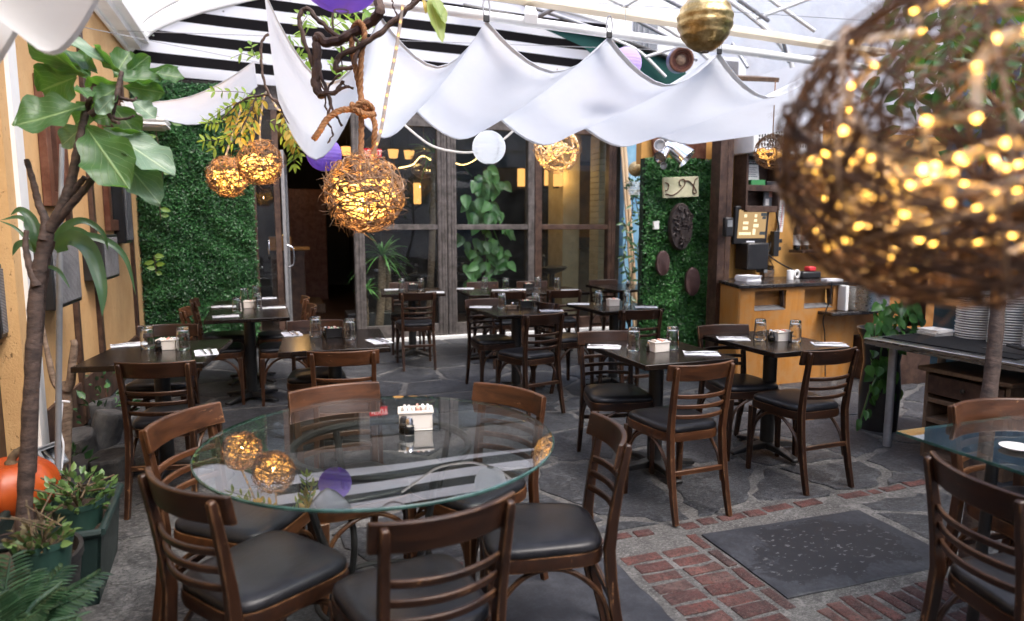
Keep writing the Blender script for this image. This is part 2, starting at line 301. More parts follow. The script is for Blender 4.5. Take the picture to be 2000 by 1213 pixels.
def meshcloth():
    m, nt, out = nodes('speaker_grille'); v = coords(nt)
    w = N(nt, 'ShaderNodeTexWave', Scale=42, bands_direction='Z'); nt.links.new(v, w.inputs['Vector'])
    col = ramp(nt, w.outputs['Fac'], [(.35, (.03, .03, .032)), (.65, (.34, .34, .35))])
    col = mixc(nt, ramp(nt, noise(nt, 8, 4, .6, v), [(.4, 0), (.7, .6)]), col, (.05, .05, .055))
    principled(nt, out, col, .7, 0, bump(nt, w.outputs['Fac'], .5, .004)); return m
MT['speakermesh'] = meshcloth()
def paving(name, a, b, c, scale=1.0, rough=.55, smear=None, speck=(.22, .215, .21)):
    m, nt, out = nodes(name); v = coords(nt)
    geo = nt.nodes.new('ShaderNodeNewGeometry')
    tone = ramp(nt, geo.outputs['Random Per Island'], [(0, a), (.5, b), (1, c)])
    dk = tuple(x*.38 for x in a); lt = smear or tuple(min(1, x*1.7+.015) for x in c)
    f = noise(nt, 5*scale, 12, .80, v); col = mixc(nt, ramp(nt, f, [(.40, 0), (.60, .85)]), tone, dk)
    sc = noise(nt, 2.6*scale, 12, .82, v, .6); col = mixc(nt, ramp(nt, sc, [(.53, 0), (.60, .6)]), col, lt)
    fl = noise(nt, 34*scale, 6, .75, coords(nt, scale=(1, 2.1, 1))); col = mixc(nt, ramp(nt, fl, [(.51, 0), (.60, .65)]), col, lt)
    fd = noise(nt, 48*scale, 5, .75, v); col = mixc(nt, ramp(nt, fd, [(.52, 0), (.61, .8)]), col, dk)
    sp = noise(nt, 120*scale, 2, .5, v); col = mixc(nt, ramp(nt, sp, [(.68, 0), (.73, .7)]), col, speck)
    rr = nt.nodes.new('ShaderNodeMapRange'); rr.inputs[3].default_value = rough-.26; rr.inputs[4].default_value = rough+.24; nt.links.new(fl, rr.inputs[0])
    h = N(nt, 'ShaderNodeMath', operation='ADD'); nt.links.new(noise(nt, 14*scale, 10, .75, v), h.inputs[0]); nt.links.new(sc, h.inputs[1])
    principled(nt, out, col, rr.outputs[0], 0, bump(nt, h.outputs[0], 1, .022)); return m
MT['flag'] = paving('bluestone_flags', (.023, .026, .032), (.040, .043, .051), (.068, .071, .076))
MT['flagpale'] = paving('pale_flags', (.05, .051, .052), (.085, .084, .082), (.13, .127, .12))
MT['brick'] = paving('worn_red_brick', (.060, .026, .025), (.13, .036, .029), (.18, .072, .058), 1.6, .7, (.15, .095, .082))
MT['mortar'] = paving('mortar_bed', (.115, .112, .107), (.13, .126, .12), (.145, .14, .134), 1.5, .8)
def slabm():
    m, nt, out = nodes('flaking_slate'); v = coords(nt)
    e = noise(nt, 3.2, 12, .72, v, .6); base = ramp(nt, noise(nt, 5, 8, .7, v), [(.38, (.020, .022, .028)), (.64, (.046, .049, .058))])
    tc = nt.nodes.new('ShaderNodeTexCoord'); sx = nt.nodes.new('ShaderNodeSeparateXYZ'); nt.links.new(tc.outputs['Object'], sx.inputs[0])
    ln = N(nt, 'ShaderNodeVectorMath', operation='LENGTH'); mp = N(nt, 'ShaderNodeMapping'); mp.inputs['Scale'].default_value = (1.55, 2.5, 0)
    nt.links.new(tc.outputs['Object'], mp.inputs['Vector']); nt.links.new(mp.outputs[0], ln.inputs[0])
    ad = N(nt, 'ShaderNodeMath', operation='MULTIPLY_ADD'); ad.inputs[1].default_value = 1.5; nt.links.new(e, ad.inputs[0]); nt.links.new(ln.outputs['Value'], ad.inputs[2])
    k = ramp(nt, ad.outputs[0], [(.0, 1), (.99, 1)]);
    mr = nt.nodes.new('ShaderNodeMapRange'); mr.inputs[1].default_value = 1.36; mr.inputs[2].default_value = 1.39; mr.inputs[3].default_value = 1; mr.inputs[4].default_value = 0
    nt.links.new(ad.outputs[0], mr.inputs[0])
    col = mixc(nt, mr.outputs[0], base, (.012, .0125, .0155))
    sp = noise(nt, 26, 3, .5, coords(nt, scale=(1, 1.8, 1)), .15); spm = ramp(nt, sp, [(.62, 0), (.64, .6)])
    mk = N(nt, 'ShaderNodeMath', operation='MULTIPLY'); nt.links.new(spm, mk.inputs[0]); nt.links.new(mr.outputs[0], mk.inputs[1])
    col = mixc(nt, mk.outputs[0], col, (.16, .16, .17))
    hh = N(nt, 'ShaderNodeMath', operation='ADD'); nt.links.new(noise(nt, 20, 8, .7, v), hh.inputs[0]); nt.links.new(mr.outputs[0], hh.inputs[1])
    g_ = noise(nt, 45, 8, .8, v); col = mixc(nt, ramp(nt, g_, [(.42, .55), (.6, 0)]), col, (.012, .012, .014)); principled(nt, out, col, .62, 0, bump(nt, hh.outputs[0], -.6, .008), 0, .35); return m
MT['slab'] = slabm()
def screenm():
    m, nt, out = nodes('till_screen'); e = N(nt, 'ShaderNodeEmission', Strength=.27); e.inputs['Color'].default_value = (.50, .33, .16, 1)
    nt.links.new(e.outputs[0], out.inputs['Surface']); return m
MT['screen'] = screenm()
MT['screenkey'] = emit('till_key', (.80, .66, .42), .4)
MT['screendark'] = emit('till_key_dark', (.03, .035, .04), .6)
MT['signred'] = emit('exit_sign_red', (.75, .035, .05), .25)
MT['signwhite'] = emit('exit_sign_letters', (1, .75, .72), .35)
MT['sconce'] = emit('lit_sconce_shade', (1, .46, .13), .42)
MT['stripe'] = None
def stripem():
    m, nt, out = nodes('black_white_stripes'); tc = nt.nodes.new('ShaderNodeTexCoord'); sx = nt.nodes.new('ShaderNodeSeparateXYZ'); nt.links.new(tc.outputs['Object'], sx.inputs[0])
    a = N(nt, 'ShaderNodeMath', operation='MULTIPLY_ADD'); a.inputs[1].default_value = .025; nt.links.new(sx.outputs[0], a.inputs[0]); nt.links.new(sx.outputs[2], a.inputs[2])
    b = N(nt, 'ShaderNodeMath', operation='DIVIDE'); b.inputs[1].default_value = .232; nt.links.new(a.outputs[0], b.inputs[0])
    c = N(nt, 'ShaderNodeMath', operation='FRACT'); nt.links.new(b.outputs[0], c.inputs[0])
    k = N(nt, 'ShaderNodeMath', operation='GREATER_THAN'); k.inputs[1].default_value = .49; nt.links.new(c.outputs[0], k.inputs[0])
    col = mixc(nt, k.outputs[0], (.014, .013, .014), (.74, .75, .79))
    nm = bump(nt, noise(nt, 6, 4, .5, coords(nt)), .15, .02)
    d = N(nt, 'ShaderNodeBsdfDiffuse'); t = N(nt, 'ShaderNodeBsdfTranslucent'); mx = N(nt, 'ShaderNodeMixShader'); mx.inputs[0].default_value = .45
    for s in (d, t): nt.links.new(col, s.inputs['Color'])
    nt.links.new(nm, d.inputs['Normal'])
    nt.links.new(d.outputs[0], mx.inputs[1]); nt.links.new(t.outputs[0], mx.inputs[2]); nt.links.new(mx.outputs[0], out.inputs['Surface']); return m
MT['stripe'] = stripem()

# ------------------------------------------------------------------ mesh helpers
class MB:
    def __init__(s): s.v = []; s.f = []; s.uv = {}
    def add(s, vs, fs):
        o = len(s.v); s.v += [tuple(x) for x in vs]; s.f += [tuple(i+o for i in f) for f in fs]; return s
    def box(s, c, d, rot=None):
        hx, hy, hz = d[0]/2, d[1]/2, d[2]/2
        vs = [Vector((x, y, z)) for x in (-hx, hx) for y in (-hy, hy) for z in (-hz, hz)]
        if rot is not None:
            M = rot if isinstance(rot, Matrix) else Euler(rot).to_matrix(); vs = [M @ v for v in vs]
        c = Vector(c); vs = [v+c for v in vs]
        return s.add(vs, [(0, 1, 3, 2), (4, 6, 7, 5), (0, 4, 5, 1), (2, 3, 7, 6), (0, 2, 6, 4), (1, 5, 7, 3)])
    def bb(s, a, b): return s.box([(p+q)/2 for p, q in zip(a, b)], [abs(q-p) for p, q in zip(a, b)])
    def tube(s, pts, r, n=8, cap=True, closed=False, flat=1.0, up=None):
        pts = [Vector(p) for p in pts]; m = len(pts); rr = r if isinstance(r, (list, tuple)) else [r]*m
        vs = []; prev = None
        for i, p in enumerate(pts):
            if closed: t = pts[(i+1) % m]-pts[i-1]
            else: t = pts[min(i+1, m-1)]-pts[max(i-1, 0)]
            if t.length < 1e-9: t = Vector((0, 0, 1))
            t.normalize()
            if prev is None:
                a = Vector(up) if up is not None else (Vector((0, 0, 1)) if abs(t.z) < .9 else Vector((1, 0, 0)))
            else: a = prev
            a = a - t*a.dot(t)
            if a.length < 1e-6: a = t.orthogonal()
            a.normalize(); b = t.cross(a); prev = a
            for k in range(n):
                an = 2*PI*k/n; vs.append(p + a*(rr[i]*math.cos(an)) + b*(rr[i]*flat*math.sin(an)))
        fs = []
        for i in range(m if closed else m-1):
            j = (i+1) % m
            for k in range(n): fs.append((i*n+k, i*n+(k+1) % n, j*n+(k+1) % n, j*n+k))
        if cap and not closed: fs += [tuple(range(n))[::-1], tuple((m-1)*n+k for k in range(n))]
        return s.add(vs, fs)
    def sweep(s, pts, sizes, up=(1, 0, 0)):
        """rectangular section along a path; sizes (across, along-other)"""
        pts = [Vector(p) for p in pts]; vs = []; m = len(pts)
        for i, p in enumerate(pts):
            t = (pts[min(i+1, m-1)]-pts[max(i-1, 0)]).normalized(); a = Vector(up); a = (a-t*a.dot(t)).normalized(); b = t.cross(a)
            w, h = sizes[i] if isinstance(sizes, list) else sizes
            vs += [p+a*w/2+b*h/2, p-a*w/2+b*h/2, p-a*w/2-b*h/2, p+a*w/2-b*h/2]
        fs = [(3, 2, 1, 0), tuple((m-1)*4+k for k in range(4))]
        for i in range(m-1):
            for k in range(4): fs.append((i*4+k, i*4+(k+1) % 4, i*4+4+(k+1) % 4, i*4+4+k))
        return s.add(vs, fs)
    def lathe(s, prof, n=24, c=(0, 0, 0), cap0=True, cap1=True):
        c = Vector(c); vs = []
        for r, z in prof:
            for k in range(n): a = 2*PI*k/n; vs.append(c+Vector((r*math.cos(a), r*math.sin(a), z)))
        fs = []
        for i in range(len(prof)-1):
            for k in range(n): fs.append((i*n+k, i*n+(k+1) % n, (i+1)*n+(k+1) % n, (i+1)*n+k))
        if cap0: fs.append(tuple(range(n))[::-1])
        if cap1: fs.append(tuple((len(prof)-1)*n+k for k in range(n)))
        return s.add(vs, fs)
    def prism(s, poly, z0, z1):
        n = len(poly); vs = [(p[0], p[1], z0) for p in poly]+[(p[0], p[1], z1) for p in poly]
        fs = [tuple(range(n))[::-1], tuple(range(n, 2*n))]+[(i, (i+1) % n, n+(i+1) % n, n+i) for i in range(n)]
        return s.add(vs, fs)
    def grid(s, P, uvs=True):
        nv, nu = len(P), len(P[0]); o = len(s.v)
        s.v += [tuple(p) for row in P for p in row]
        for i in range(nv-1):
            for j in range(nu-1): s.f.append((o+i*nu+j, o+i*nu+j+1, o+(i+1)*nu+j+1, o+(i+1)*nu+j))
        if uvs:
            for i in range(nv):
                for j in range(nu): s.uv[o+i*nu+j] = (j/(nu-1), i/(nv-1))
        return s
    def build(s, name, mat, parent=None, smooth=40, bevel=0, seg=2, solid=0):
        me = bpy.data.meshes.new(name); me.from_pydata(s.v, [], s.f)
        if s.uv:
            ul = me.uv_layers.new(name='UVMap')
            for lp in me.loops: ul.data[lp.index].uv = s.uv.get(lp.vertex_index, (0, 0))
        me.update()
        bm = bmesh.new(); bm.from_mesh(me); bmesh.ops.recalc_face_normals(bm, faces=bm.faces) if not s.uv else None; bm.to_mesh(me); bm.free()
        if smooth:
            me.shade_smooth()
            if smooth < 180: me.set_sharp_from_angle(angle=R(smooth))
        me.materials.append(MT[mat] if isinstance(mat, str) else mat)
        o = bpy.data.objects.new(name, me); COL.objects.link(o)
        if parent is not None: o.parent = parent
        if bevel:
            b = o.modifiers.new('bevel', 'BEVEL'); b.width = bevel; b.segments = seg; b.limit_method = 'ANGLE'; b.angle_limit = R(35); b.harden_normals = False
        if solid:
            sm = o.modifiers.new('thick', 'SOLIDIFY'); sm.thickness = solid; sm.offset = 0
        return o
def tag(o, label=None, cat=None, group=None, kind=None):
    if label: o['label'] = label
    if cat: o['category'] = cat
    if group: o['group'] = group
    if kind: o['kind'] = kind
    return o
def thing(name, label, cat, loc=(0, 0, 0), rz=0, group=None):
    o = bpy.data.objects.new(name, None); COL.objects.link(o); o.location = loc; o.rotation_euler = (0, 0, rz); o.empty_display_size = .1
    return tag(o, label, cat, group)
KIDS = {}
def kids(o):
    return [c for c in o.children]
def dup(o, loc=None, rz=None, label=None, group=None):
    def rec(src, par):
        c = src.copy(); COL.objects.link(c); c.parent = par
        for k in kids(src): rec(k, c)
        return c
    r = rec(o, None)
    if loc is not None: r.location = loc
    if rz is not None: r.rotation_euler = (0, 0, rz)
    if label: r['label'] = label
    if group: r['group'] = group
    return r
def spl(pts, n=8):
    """smooth path through points (Catmull-Rom)"""
    P = [Vector(p) for p in pts]; P = [P[0]*2-P[1]]+P+[P[-1]*2-P[-2]]; o = []
    for i in range(1, len(P)-2):
        for k in range(n):
            t = k/n; a, b, c, d = P[i-1], P[i], P[i+1], P[i+2]
            o.append(.5*((2*b)+(c-a)*t+(2*a-5*b+4*c-d)*t*t+(3*b-a-3*c+d)*t**3))
    o.append(P[-2]); return o
def leafgrid(mb, base, tip, w, nrm, cup=.15, droop=.1, wav=0, nu=5, nv=8, prof=None, ph=0):
    base, tip = Vector(base), Vector(tip); ax = tip-base; L = ax.length; ax.normalize()
    nrm = Vector(nrm); nrm = (nrm-ax*nrm.dot(ax))
    nrm = nrm.normalized() if nrm.length > 1e-5 else ax.orthogonal().normalized()
    sd = ax.cross(nrm)
    prof = prof or (lambda v: math.sin(PI*min(1, max(0, v))**.85)**.8)
    P = []
    for i in range(nv):
        v = i/(nv-1); hw = w/2*prof(v); row = []
        for j in range(nu):
            u = 2*j/(nu-1)-1
            z = cup*w*(u*u-.3)*prof(v) - droop*L*(v*v-v*.2)
            if wav: z += wav*w*abs(u)*math.sin(v*17+ph+u*2)
            row.append(base+ax*(L*v)+sd*(hw*u*(1+(.06*math.sin(v*23+ph) if wav else 0)))+nrm*z)
        P.append(row)
    mb.grid(P)
def rndunit():
    v = Vector(rng.normal(size=3)); return v.normalized()
def leafcloud(mb, pts, size, nrm=None, spread=.8, ratio=.55):
    """many small folded leaves"""
    for p in pts:
        p = Vector(p); n = rndunit()
        if nrm is not None: n = (Vector(nrm)+n*spread).normalized()
        a = n.orthogonal().normalized(); a.rotate(Matrix.Rotation(random.random()*2*PI, 3, n)); b = n.cross(a)
        s = size*(.65+.7*random.random()); w = s*ratio
        o = len(mb.v); f = n*(s*.12)
        mb.v += [tuple(p), tuple(p+a*s*.5+b*w*.5+f), tuple(p+a*s), tuple(p+a*s*.5-b*w*.5+f)]
        mb.f.append((o, o+1, o+2)); mb.f.append((o, o+2, o+3))
def text_mesh(body, size, mat, name, parent, loc, rot, extrude=.001, sx=1):
    cu = bpy.data.curves.new(name, 'FONT'); cu.body = body; cu.size = size; cu.extrude = extrude; cu.align_x = 'CENTER'; cu.align_y = 'CENTER'
    to = bpy.data.objects.new(name, cu); COL.objects.link(to)
    dg = bpy.context.evaluated_depsgraph_get(); me = bpy.data.meshes.new_from_object(to.evaluated_get(dg)); bpy.data.objects.remove(to)
    me.materials.clear(); me.materials.append(MT[mat]); o = bpy.data.objects.new(name, me); COL.objects.link(o); o.parent = parent
    o.location = loc; o.rotation_euler = rot; o.scale = (sx, 1, 1); return o
# ================================================================== SETTING
# ---- ground
g = MB(); g.bb((-40, -40, -.3), (60, 60, -.001)); tag(g.build('ground', 'mortar', smooth=0), kind='structure')
def clip(poly, a, b, c):
    out = []
    for i in range(len(poly)):
        p, q = poly[i], poly[(i+1) % len(poly)]; dp = a*p[0]+b*p[1]-c; dq = a*q[0]+b*q[1]-c
        if dp <= 0: out.append(p)
        if dp*dq < 0:
            t = dp/(dp-dq); out.append((p[0]+(q[0]-p[0])*t, p[1]+(q[1]-p[1])*t))
    return out
def stone(mb, poly, z, rag=.012, seed=0):
    """one paving stone: ragged outline, worn rounded edge"""
    rr = random.Random(seed); pts = []
    n = len(poly)
    for i in range(n):
        p, q = poly[i], poly[(i+1) % n]; L = math.hypot(q[0]-p[0], q[1]-p[1]); k = max(1, int(L/.07))
        for j in range(k):
            t = j/k; f = 1 if j else .4
            pts.append((p[0]+(q[0]-p[0])*t+rr.gauss(0, rag)*f, p[1]+(q[1]-p[1])*t+rr.gauss(0, rag)*f))
    if len(pts) < 3: return
    cx = sum(p[0] for p in pts)/len(pts); cy = sum(p[1] for p in pts)/len(pts)
    tx, ty = rr.gauss(0, .004), rr.gauss(0, .004); m = len(pts); vs = []
    for d, zz in ((0, -.01), (0, z-.004), (.006, z-.0012), (.018, z)):
        for p in pts:
            L = math.hypot(p[0]-cx, p[1]-cy) or 1; s = max(0, 1-d/L)
            x, y = cx+(p[0]-cx)*s, cy+(p[1]-cy)*s; vs.append((x, y, zz+(x-cx)*tx+(y-cy)*ty))
    fs = [tuple(3*m+i for i in range(m))]
    for r_ in range(3): fs += [(r_*m+i, r_*m+(i+1) % m, (r_+1)*m+(i+1) % m, (r_+1)*m+i) for i in range(m)]
    mb.add(vs, fs)
def flags(x0, x1, y0, y1, cx, cy, jit, gap, holes, seed, name, mat, rag=.010):
    r = np.random.default_rng(seed); nx, ny = int((x1-x0)/cx)+1, int((y1-y0)/cy)+1
    S = [(x0+(i+.5+(.5 if j % 2 else 0)+r.normal()*jit)*cx, y0+(j+.5+r.normal()*jit)*cy) for i in range(-1, nx+1) for j in range(-1, ny+1)]
    mb = MB()
    for i, s in enumerate(S):
        poly = [(x0, y0), (x1, y0), (x1, y1), (x0, y1)]
        for k, t in enumerate(S):
            if k == i or abs(t[0]-s[0]) > 3*cx or abs(t[1]-s[1]) > 3*cy: continue
            a, b = t[0]-s[0], t[1]-s[1]; L = math.hypot(a, b); a /= L; b /= L
            poly = clip(poly, a, b, a*(s[0]+t[0])/2+b*(s[1]+t[1])/2-gap/2)
            if len(poly) < 3: break
        if len(poly) < 3: continue
        ar = .5*abs(sum(poly[q][0]*poly[(q+1) % len(poly)][1]-poly[(q+1) % len(poly)][0]*poly[q][1] for q in range(len(poly))))
        if ar < .015: continue
        ccx = sum(p[0] for p in poly)/len(poly); ccy = sum(p[1] for p in poly)/len(poly)
        stone(mb, poly, .004+float(r.random())*.005, rag, i)
    return tag(mb.build(name, mat, smooth=30), kind='structure')
# back of the court: squarish bluestone; middle: crazy paving; left: paler flags
flags(-1.5, 7.0, 5.2, 8.78, .78, .62, .17, .06, [], 3, 'flagstone_paving', 'flag')
flags(-.25, 7.0, 2.86, 5.2, .66, .56, .27, .06, [], 5, 'crazy_paving', 'flag', .014)
flags(-2.2, -.25, -1.5, 5.2, .5, .46, .22, .035, [], 8, 'pale_flagstones', 'flagpale', .014)
flags(-.25, .55, -1.5, 2.86, .5, .5, .22, .035, [], 9, 'grey_flagstones', 'flag', .012)
flags(2.95, 7, -1.5, 2.70, .62, .5, .2, .045, [], 11, 'right_flagstones', 'flag', .012)
flags(.55, 2.95, -1.5, 1.45, .62, .5, .2, .045, [], 12, 'near_flagstones', 'flag', .012)
sb = MB(); stone(sb, [(-.49, -.29), (.48, -.31), (.49, .29), (-.48, .31)], .007, .0018, 4)
so = tag(sb.build('slate_slab', 'slab', smooth=30), kind='structure'); so.location = (2.41, 2.36, 0)
sb = MB(); stone(sb, [(.58, 1.50), (1.40, 1.50), (1.40, 2.62), (.58, 2.60)], .010, .005, 6); tag(sb.build('blue_slate_slab', 'slab', smooth=30), kind='structure')
bk = MB(); rb = random.Random(5)
def brk(x, y, lx, ly, a=0):
    c, s = math.cos(a), math.sin(a); h = .003+rb.random()*.006; lx *= rb.uniform(.82, 1); ly *= rb.uniform(.82, 1); a += rb.gauss(0, .03)
    P = [(x+c*u*lx/2-s*v*ly/2, y+s*u*lx/2+c*v*ly/2) for u, v in ((-1, -1), (1, -1), (1, 1), (-1, 1))]
    stone(bk, P, h, .0045, rb.randint(0, 9999))
x = .62
while x < 4.6:
    L = .07+rb.random()*.13
    if rb.random() < .86: brk(x+L/2, 2.775+rb.gauss(0, .006)+.02*(x-1), L*.93, .055+rb.random()*.02, rb.gauss(0, .04))
    x += L+.008
y = 2.0
while y < 2.66:                                     # soldier courses beside the slab
    brk(1.885, y+.09, .055, .165, rb.gauss(0, .03)); y += .178
for r_ in range(14):
    for k in range(2):
        if 1.44+r_*.0 < 2: brk(1.54+k*.205+rb.gauss(0, .004), 1.46+r_*.085, .19+rb.random()*.008, .072, rb.gauss(0, .03))
for r_ in range(14):
    for k in range(3):
        brk(1.99+r_*.078+rb.gauss(0, .004), 1.50+k*.20+rb.gauss(0, .008), .066, .185, rb.gauss(0, .03))
tag(bk.build('brick_paving', 'brick', smooth=30), kind='structure')

# ---- left ochre wall
XL = -1.37
lw = thing('stucco_wall', 'rough ochre stucco wall with dark brown battens along the left', 'wall', (XL, 3, 0))
b = MB(); b.bb((-.30, -6, 0), (0, 5.78, 3.55)); b.build('wall', 'stucco', lw, 0)
def yl(px, py): return uX(px, py, XL).y-3
for px, w in ((167, .09), (242, .07), (120, .06)):
    b = MB(); y = yl(px, 300); b.bb((0, y-w/2, .02), (.035, y+w/2, 3.3)); b.build('batten', 'darkwood', lw, 30, .004)
b = MB(); b.bb((0, -5, .02), (.02, 5.7, .34)); b.build('plinth', 'darkwood', lw, 0)
for (pa, pb, t, bo) in ((78, 118, 178, 405), (196, 232, 200, 450)):      # two panelled frames with dim mirrors
    ya, yb = yl(pa, 330), yl(pb, 330); zt, zb = uX(pb, t, XL).z, uX(pb, bo, XL).z
    fr = MB(); w = .10; x0, x1 = .0, .05
    fr.bb((x0, ya, zb), (x1, ya+w, zt)); fr.bb((x0, yb-w, zb), (x1, yb, zt)); fr.bb((x0, ya+w, zb), (x1-.006, yb-w, zb+w)); fr.bb((x0, ya+w, zt-w), (x1-.006, yb-w, zt))
    t_ = thing('window_frame', 'reddish timber frame with dim mirror near the %s' % ('fig trunk' if pa < 100 else 'tall side screen'), 'frame', (XL+.002, 3, 0))
    fr.build('frame', 'redwood', t_, 30, .004)
    p = MB(); p.bb((.004, ya+w, zb+w), (.012, yb-w, zt-w)); p.build('pane', 'mirror', t_, 0)
# painted column near the camera side
pA = uX(22, 400, XL+.16); pB = uX(41, 400, XL+.16)
col_ = thing('wall_column', 'tan pilaster with a white painted side, left of the fig', 'column', (XL, (pA.y+pB.y)/2, 0))
d_ = pB.y-pA.y
b = MB(); b.bb((.0, -d_/2-.02, 0), (.155, d_/2, 3.3)); b.build('shaft', 'stucco', col_, 0)
b = MB(); w0, w1 = uX(41, 400, XL+.175).y-col_.location.y, uX(57, 400, XL+.175).y-col_.location.y; b.bb((.155, w0, 0), (.175, w1, 3.3)); b.build('side_board', 'white', col_, 0)
b = MB(); b.bb((.0, -d_/2-.22, 0), (.05, -d_/2-.02, 3.3)); b.build('side_batten', 'darkwood', col_, 30, .004)
# wall speakers
def wspk(px0, px1, top, bot, lab, dep=.10, tilt=.0):
    ya, yb = uX(px0, 500, XL+dep).y, uX(px1, 500, XL+dep).y
    zc = (uX((px0+px1)/2, top, XL+dep).z+uX((px0+px1)/2, bot, XL+dep).z)/2; h = uX((px0+px1)/2, top, XL+dep).z-uX((px0+px1)/2, bot, XL+dep).z
    t = thing('wall_speaker', lab, 'speaker', (XL, (ya+yb)/2, zc)); w = abs(yb-ya)
    b = MB(); b.bb((.0, -w/2, -h/2), (dep, w/2, h/2)); b.build('cabinet', 'blackplastic', t, 30, .008)
    b = MB(); b.bb((dep, -w/2+.025, -h/2+.025), (dep+.006, w/2-.025, h/2-.025)); b.build('grille', 'speakermesh', t, 30, .002)
wspk(100, 154, 468, 600, 'black wall speaker with grey grille behind the fig trunk', .16)
wspk(203, 231, 458, 545, 'smaller black speaker beneath the second timber frame', .15)
wspk(-12, 10, 515, 665, 'black speaker cut by the left edge of the photo', .10)
s_ = thing('side_screen', 'tall narrow dark speaker column at the hedge end of wall', 'speaker', (XL, uX(262, 440, XL+.1).y-.3, 1.85))
b = MB(); b.bb((0, -.16, -.52), (.10, .16, .48)); b.build('cabinet', 'blackplastic', s_, 30, .01)
b = MB(); b.bb((.10, -.13, -.49), (.115, .13, .45)); b.build('grille', 'speakermesh', s_, 30, .003)
# gutter beam along the wall top and plaster lamp-box near the corner
b = MB(); b.bb((XL-.02, -3, 3.40), (XL+.16, 8.75, 3.52)); b.bb((XL+.16, -3, 3.47), (XL+.24, 8.75, 3.52)); b.bb((XL+.02, -3, 3.36), (XL+.05, 8.75, 3.40))
tag(b.build('gutter_beam', 'white', smooth=30, bevel=.004), 'white metal gutter beam running along the top of the ochre wall', 'beam')
wp = uX(287, 232, XL+.28)
wb = thing('wall_planter', 'ribbed white planter box high on the wall by the hedge', 'planter', (wp.x, wp.y, wp.z))
b = MB(); b.sweep([(0, 0, -.10), (0, 0, .12)], [(.30, .30), (.40, .36)]); b.build('box', 'white', wb, 30, .01)
b = MB(); [b.bb((-.19, -.19, -.08+k*.045), (.19, .19, -.055+k*.045)) for k in range(4)]; b.build('rib', 'white', wb, 30, .008)

# ---- boxwood hedges
def hedge(name, lab, x0, x1, y, z0, z1, n, size, leafm, depth=.08, seam=None, holes=()):
    t = thing(name, lab, 'hedge', ((x0+x1)/2, y, z0)); w = x1-x0; h = z1-z0
    b = MB(); b.bb((-w/2, .02, 0), (w/2, .10, h)); b.build('backing', 'boxback', t, 0)
    pts = []
    for _ in range(n):
        u, v = rng.random(), rng.random(); X, Z = (u-.5)*w, v*h
        if any(((X-a)/c)**2+((Z-bb)/d)**2 < 1 for a, bb, c, d in holes): continue
        dp = depth*(.55+.45*math.sin(X*9+2*math.sin(Z*5))*math.sin(Z*8+X*3))
        dp *= min(1, .45+abs((Z+.25) % .5-.25)/.035)*min(1, .55+abs((X+.25) % .5-.25)/.035)
        if seam: dp *= min(1, .15+abs(X-seam)/.10)
        pts.append((X+rng.normal()*.012, .02-dp*rng.random()**.6, Z))
    b = MB(); leafcloud(b, pts, size, (0, -.8, .45), .75); b.build('foliage', leafm, t, 0); return t
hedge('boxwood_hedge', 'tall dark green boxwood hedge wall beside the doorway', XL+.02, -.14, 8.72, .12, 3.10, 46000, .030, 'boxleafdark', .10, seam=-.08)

# ---- restaurant front (Y = 8.8)
YF = 8.8
def fx(px, py=450): return uY(px, py, YF).x
ft = thing('shop_front', 'dark timber restaurant front with header and white sill', 'shop front', (0, YF, 0))
b = MB(); b.bb((-1.4, .02, 2.86), (4.9, .20, 3.25)); b.build('header', 'greywood', ft, 30, .006)
b = MB(); b.bb((1.06, -.10, -.005), (4.75, .16, .05)); b.build('sill', 'white', ft, 30, .006)
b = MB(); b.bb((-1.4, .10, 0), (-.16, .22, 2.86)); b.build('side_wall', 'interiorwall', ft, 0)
xs = [fx(700), fx(872), fx(1042), fx(1187)]
def win(name, lab, xa, xb, wl, wr, mat, y=0, barz=1.48):
    t = thing(name, lab, 'window', ((xa+xb)/2, YF+y, .05)); h = 2.80; w = xb-xa
    for s, ww in ((-1, wl), (1, wr)):
        b = MB(); x = s*(w/2-ww/2); b.bb((x-ww/2, -.05, 0), (x+ww/2, .07, h))
        if ww > .1: b.bb((x-.008, -.062, .0), (x+.008, -.05, h)); b.bb((x-ww/2+.012, -.058, 0), (x-ww/2+.03, -.05, h)); b.bb((x+ww/2-.03, -.058, 0), (x+ww/2-.012, -.05, h))
        b.build('stile', mat, t, 30, .004)
    ia, ib = -w/2+wl, w/2-wr
    for z0, z1, nm in ((0, .16, 'bottom_rail'), (barz-.05-.035, barz-.05+.035, 'mid_rail'), (h-.1, h, 'top_rail')):
        b = MB(); b.bb((ia, -.04, z0), (ib, .05, z1)); b.build(nm, mat, t, 30, .004)
    for z0, z1 in ((.16, barz-.085), (barz-.015, h-.1)):
        b = MB(); b.bb((ia, .0, z0), (ib, .008, z1)); b.build('pane', 'pane', t, 0)
    return t
win('tall_window', 'tall two pane timber window with a dracaena behind it', xs[0]-.06, xs[1]-.005, .13, .12, 'greywood')
win('tall_window', 'tall timber window with leafy pothos hanging behind its panes', xs[1]+.005, xs[2]-.005, .12, .09, 'greywood')
win('tall_window', 'tall window at right with cream pillar seen through it', xs[2]+.005, xs[3]+.10, .10, .12, 'darkwood')
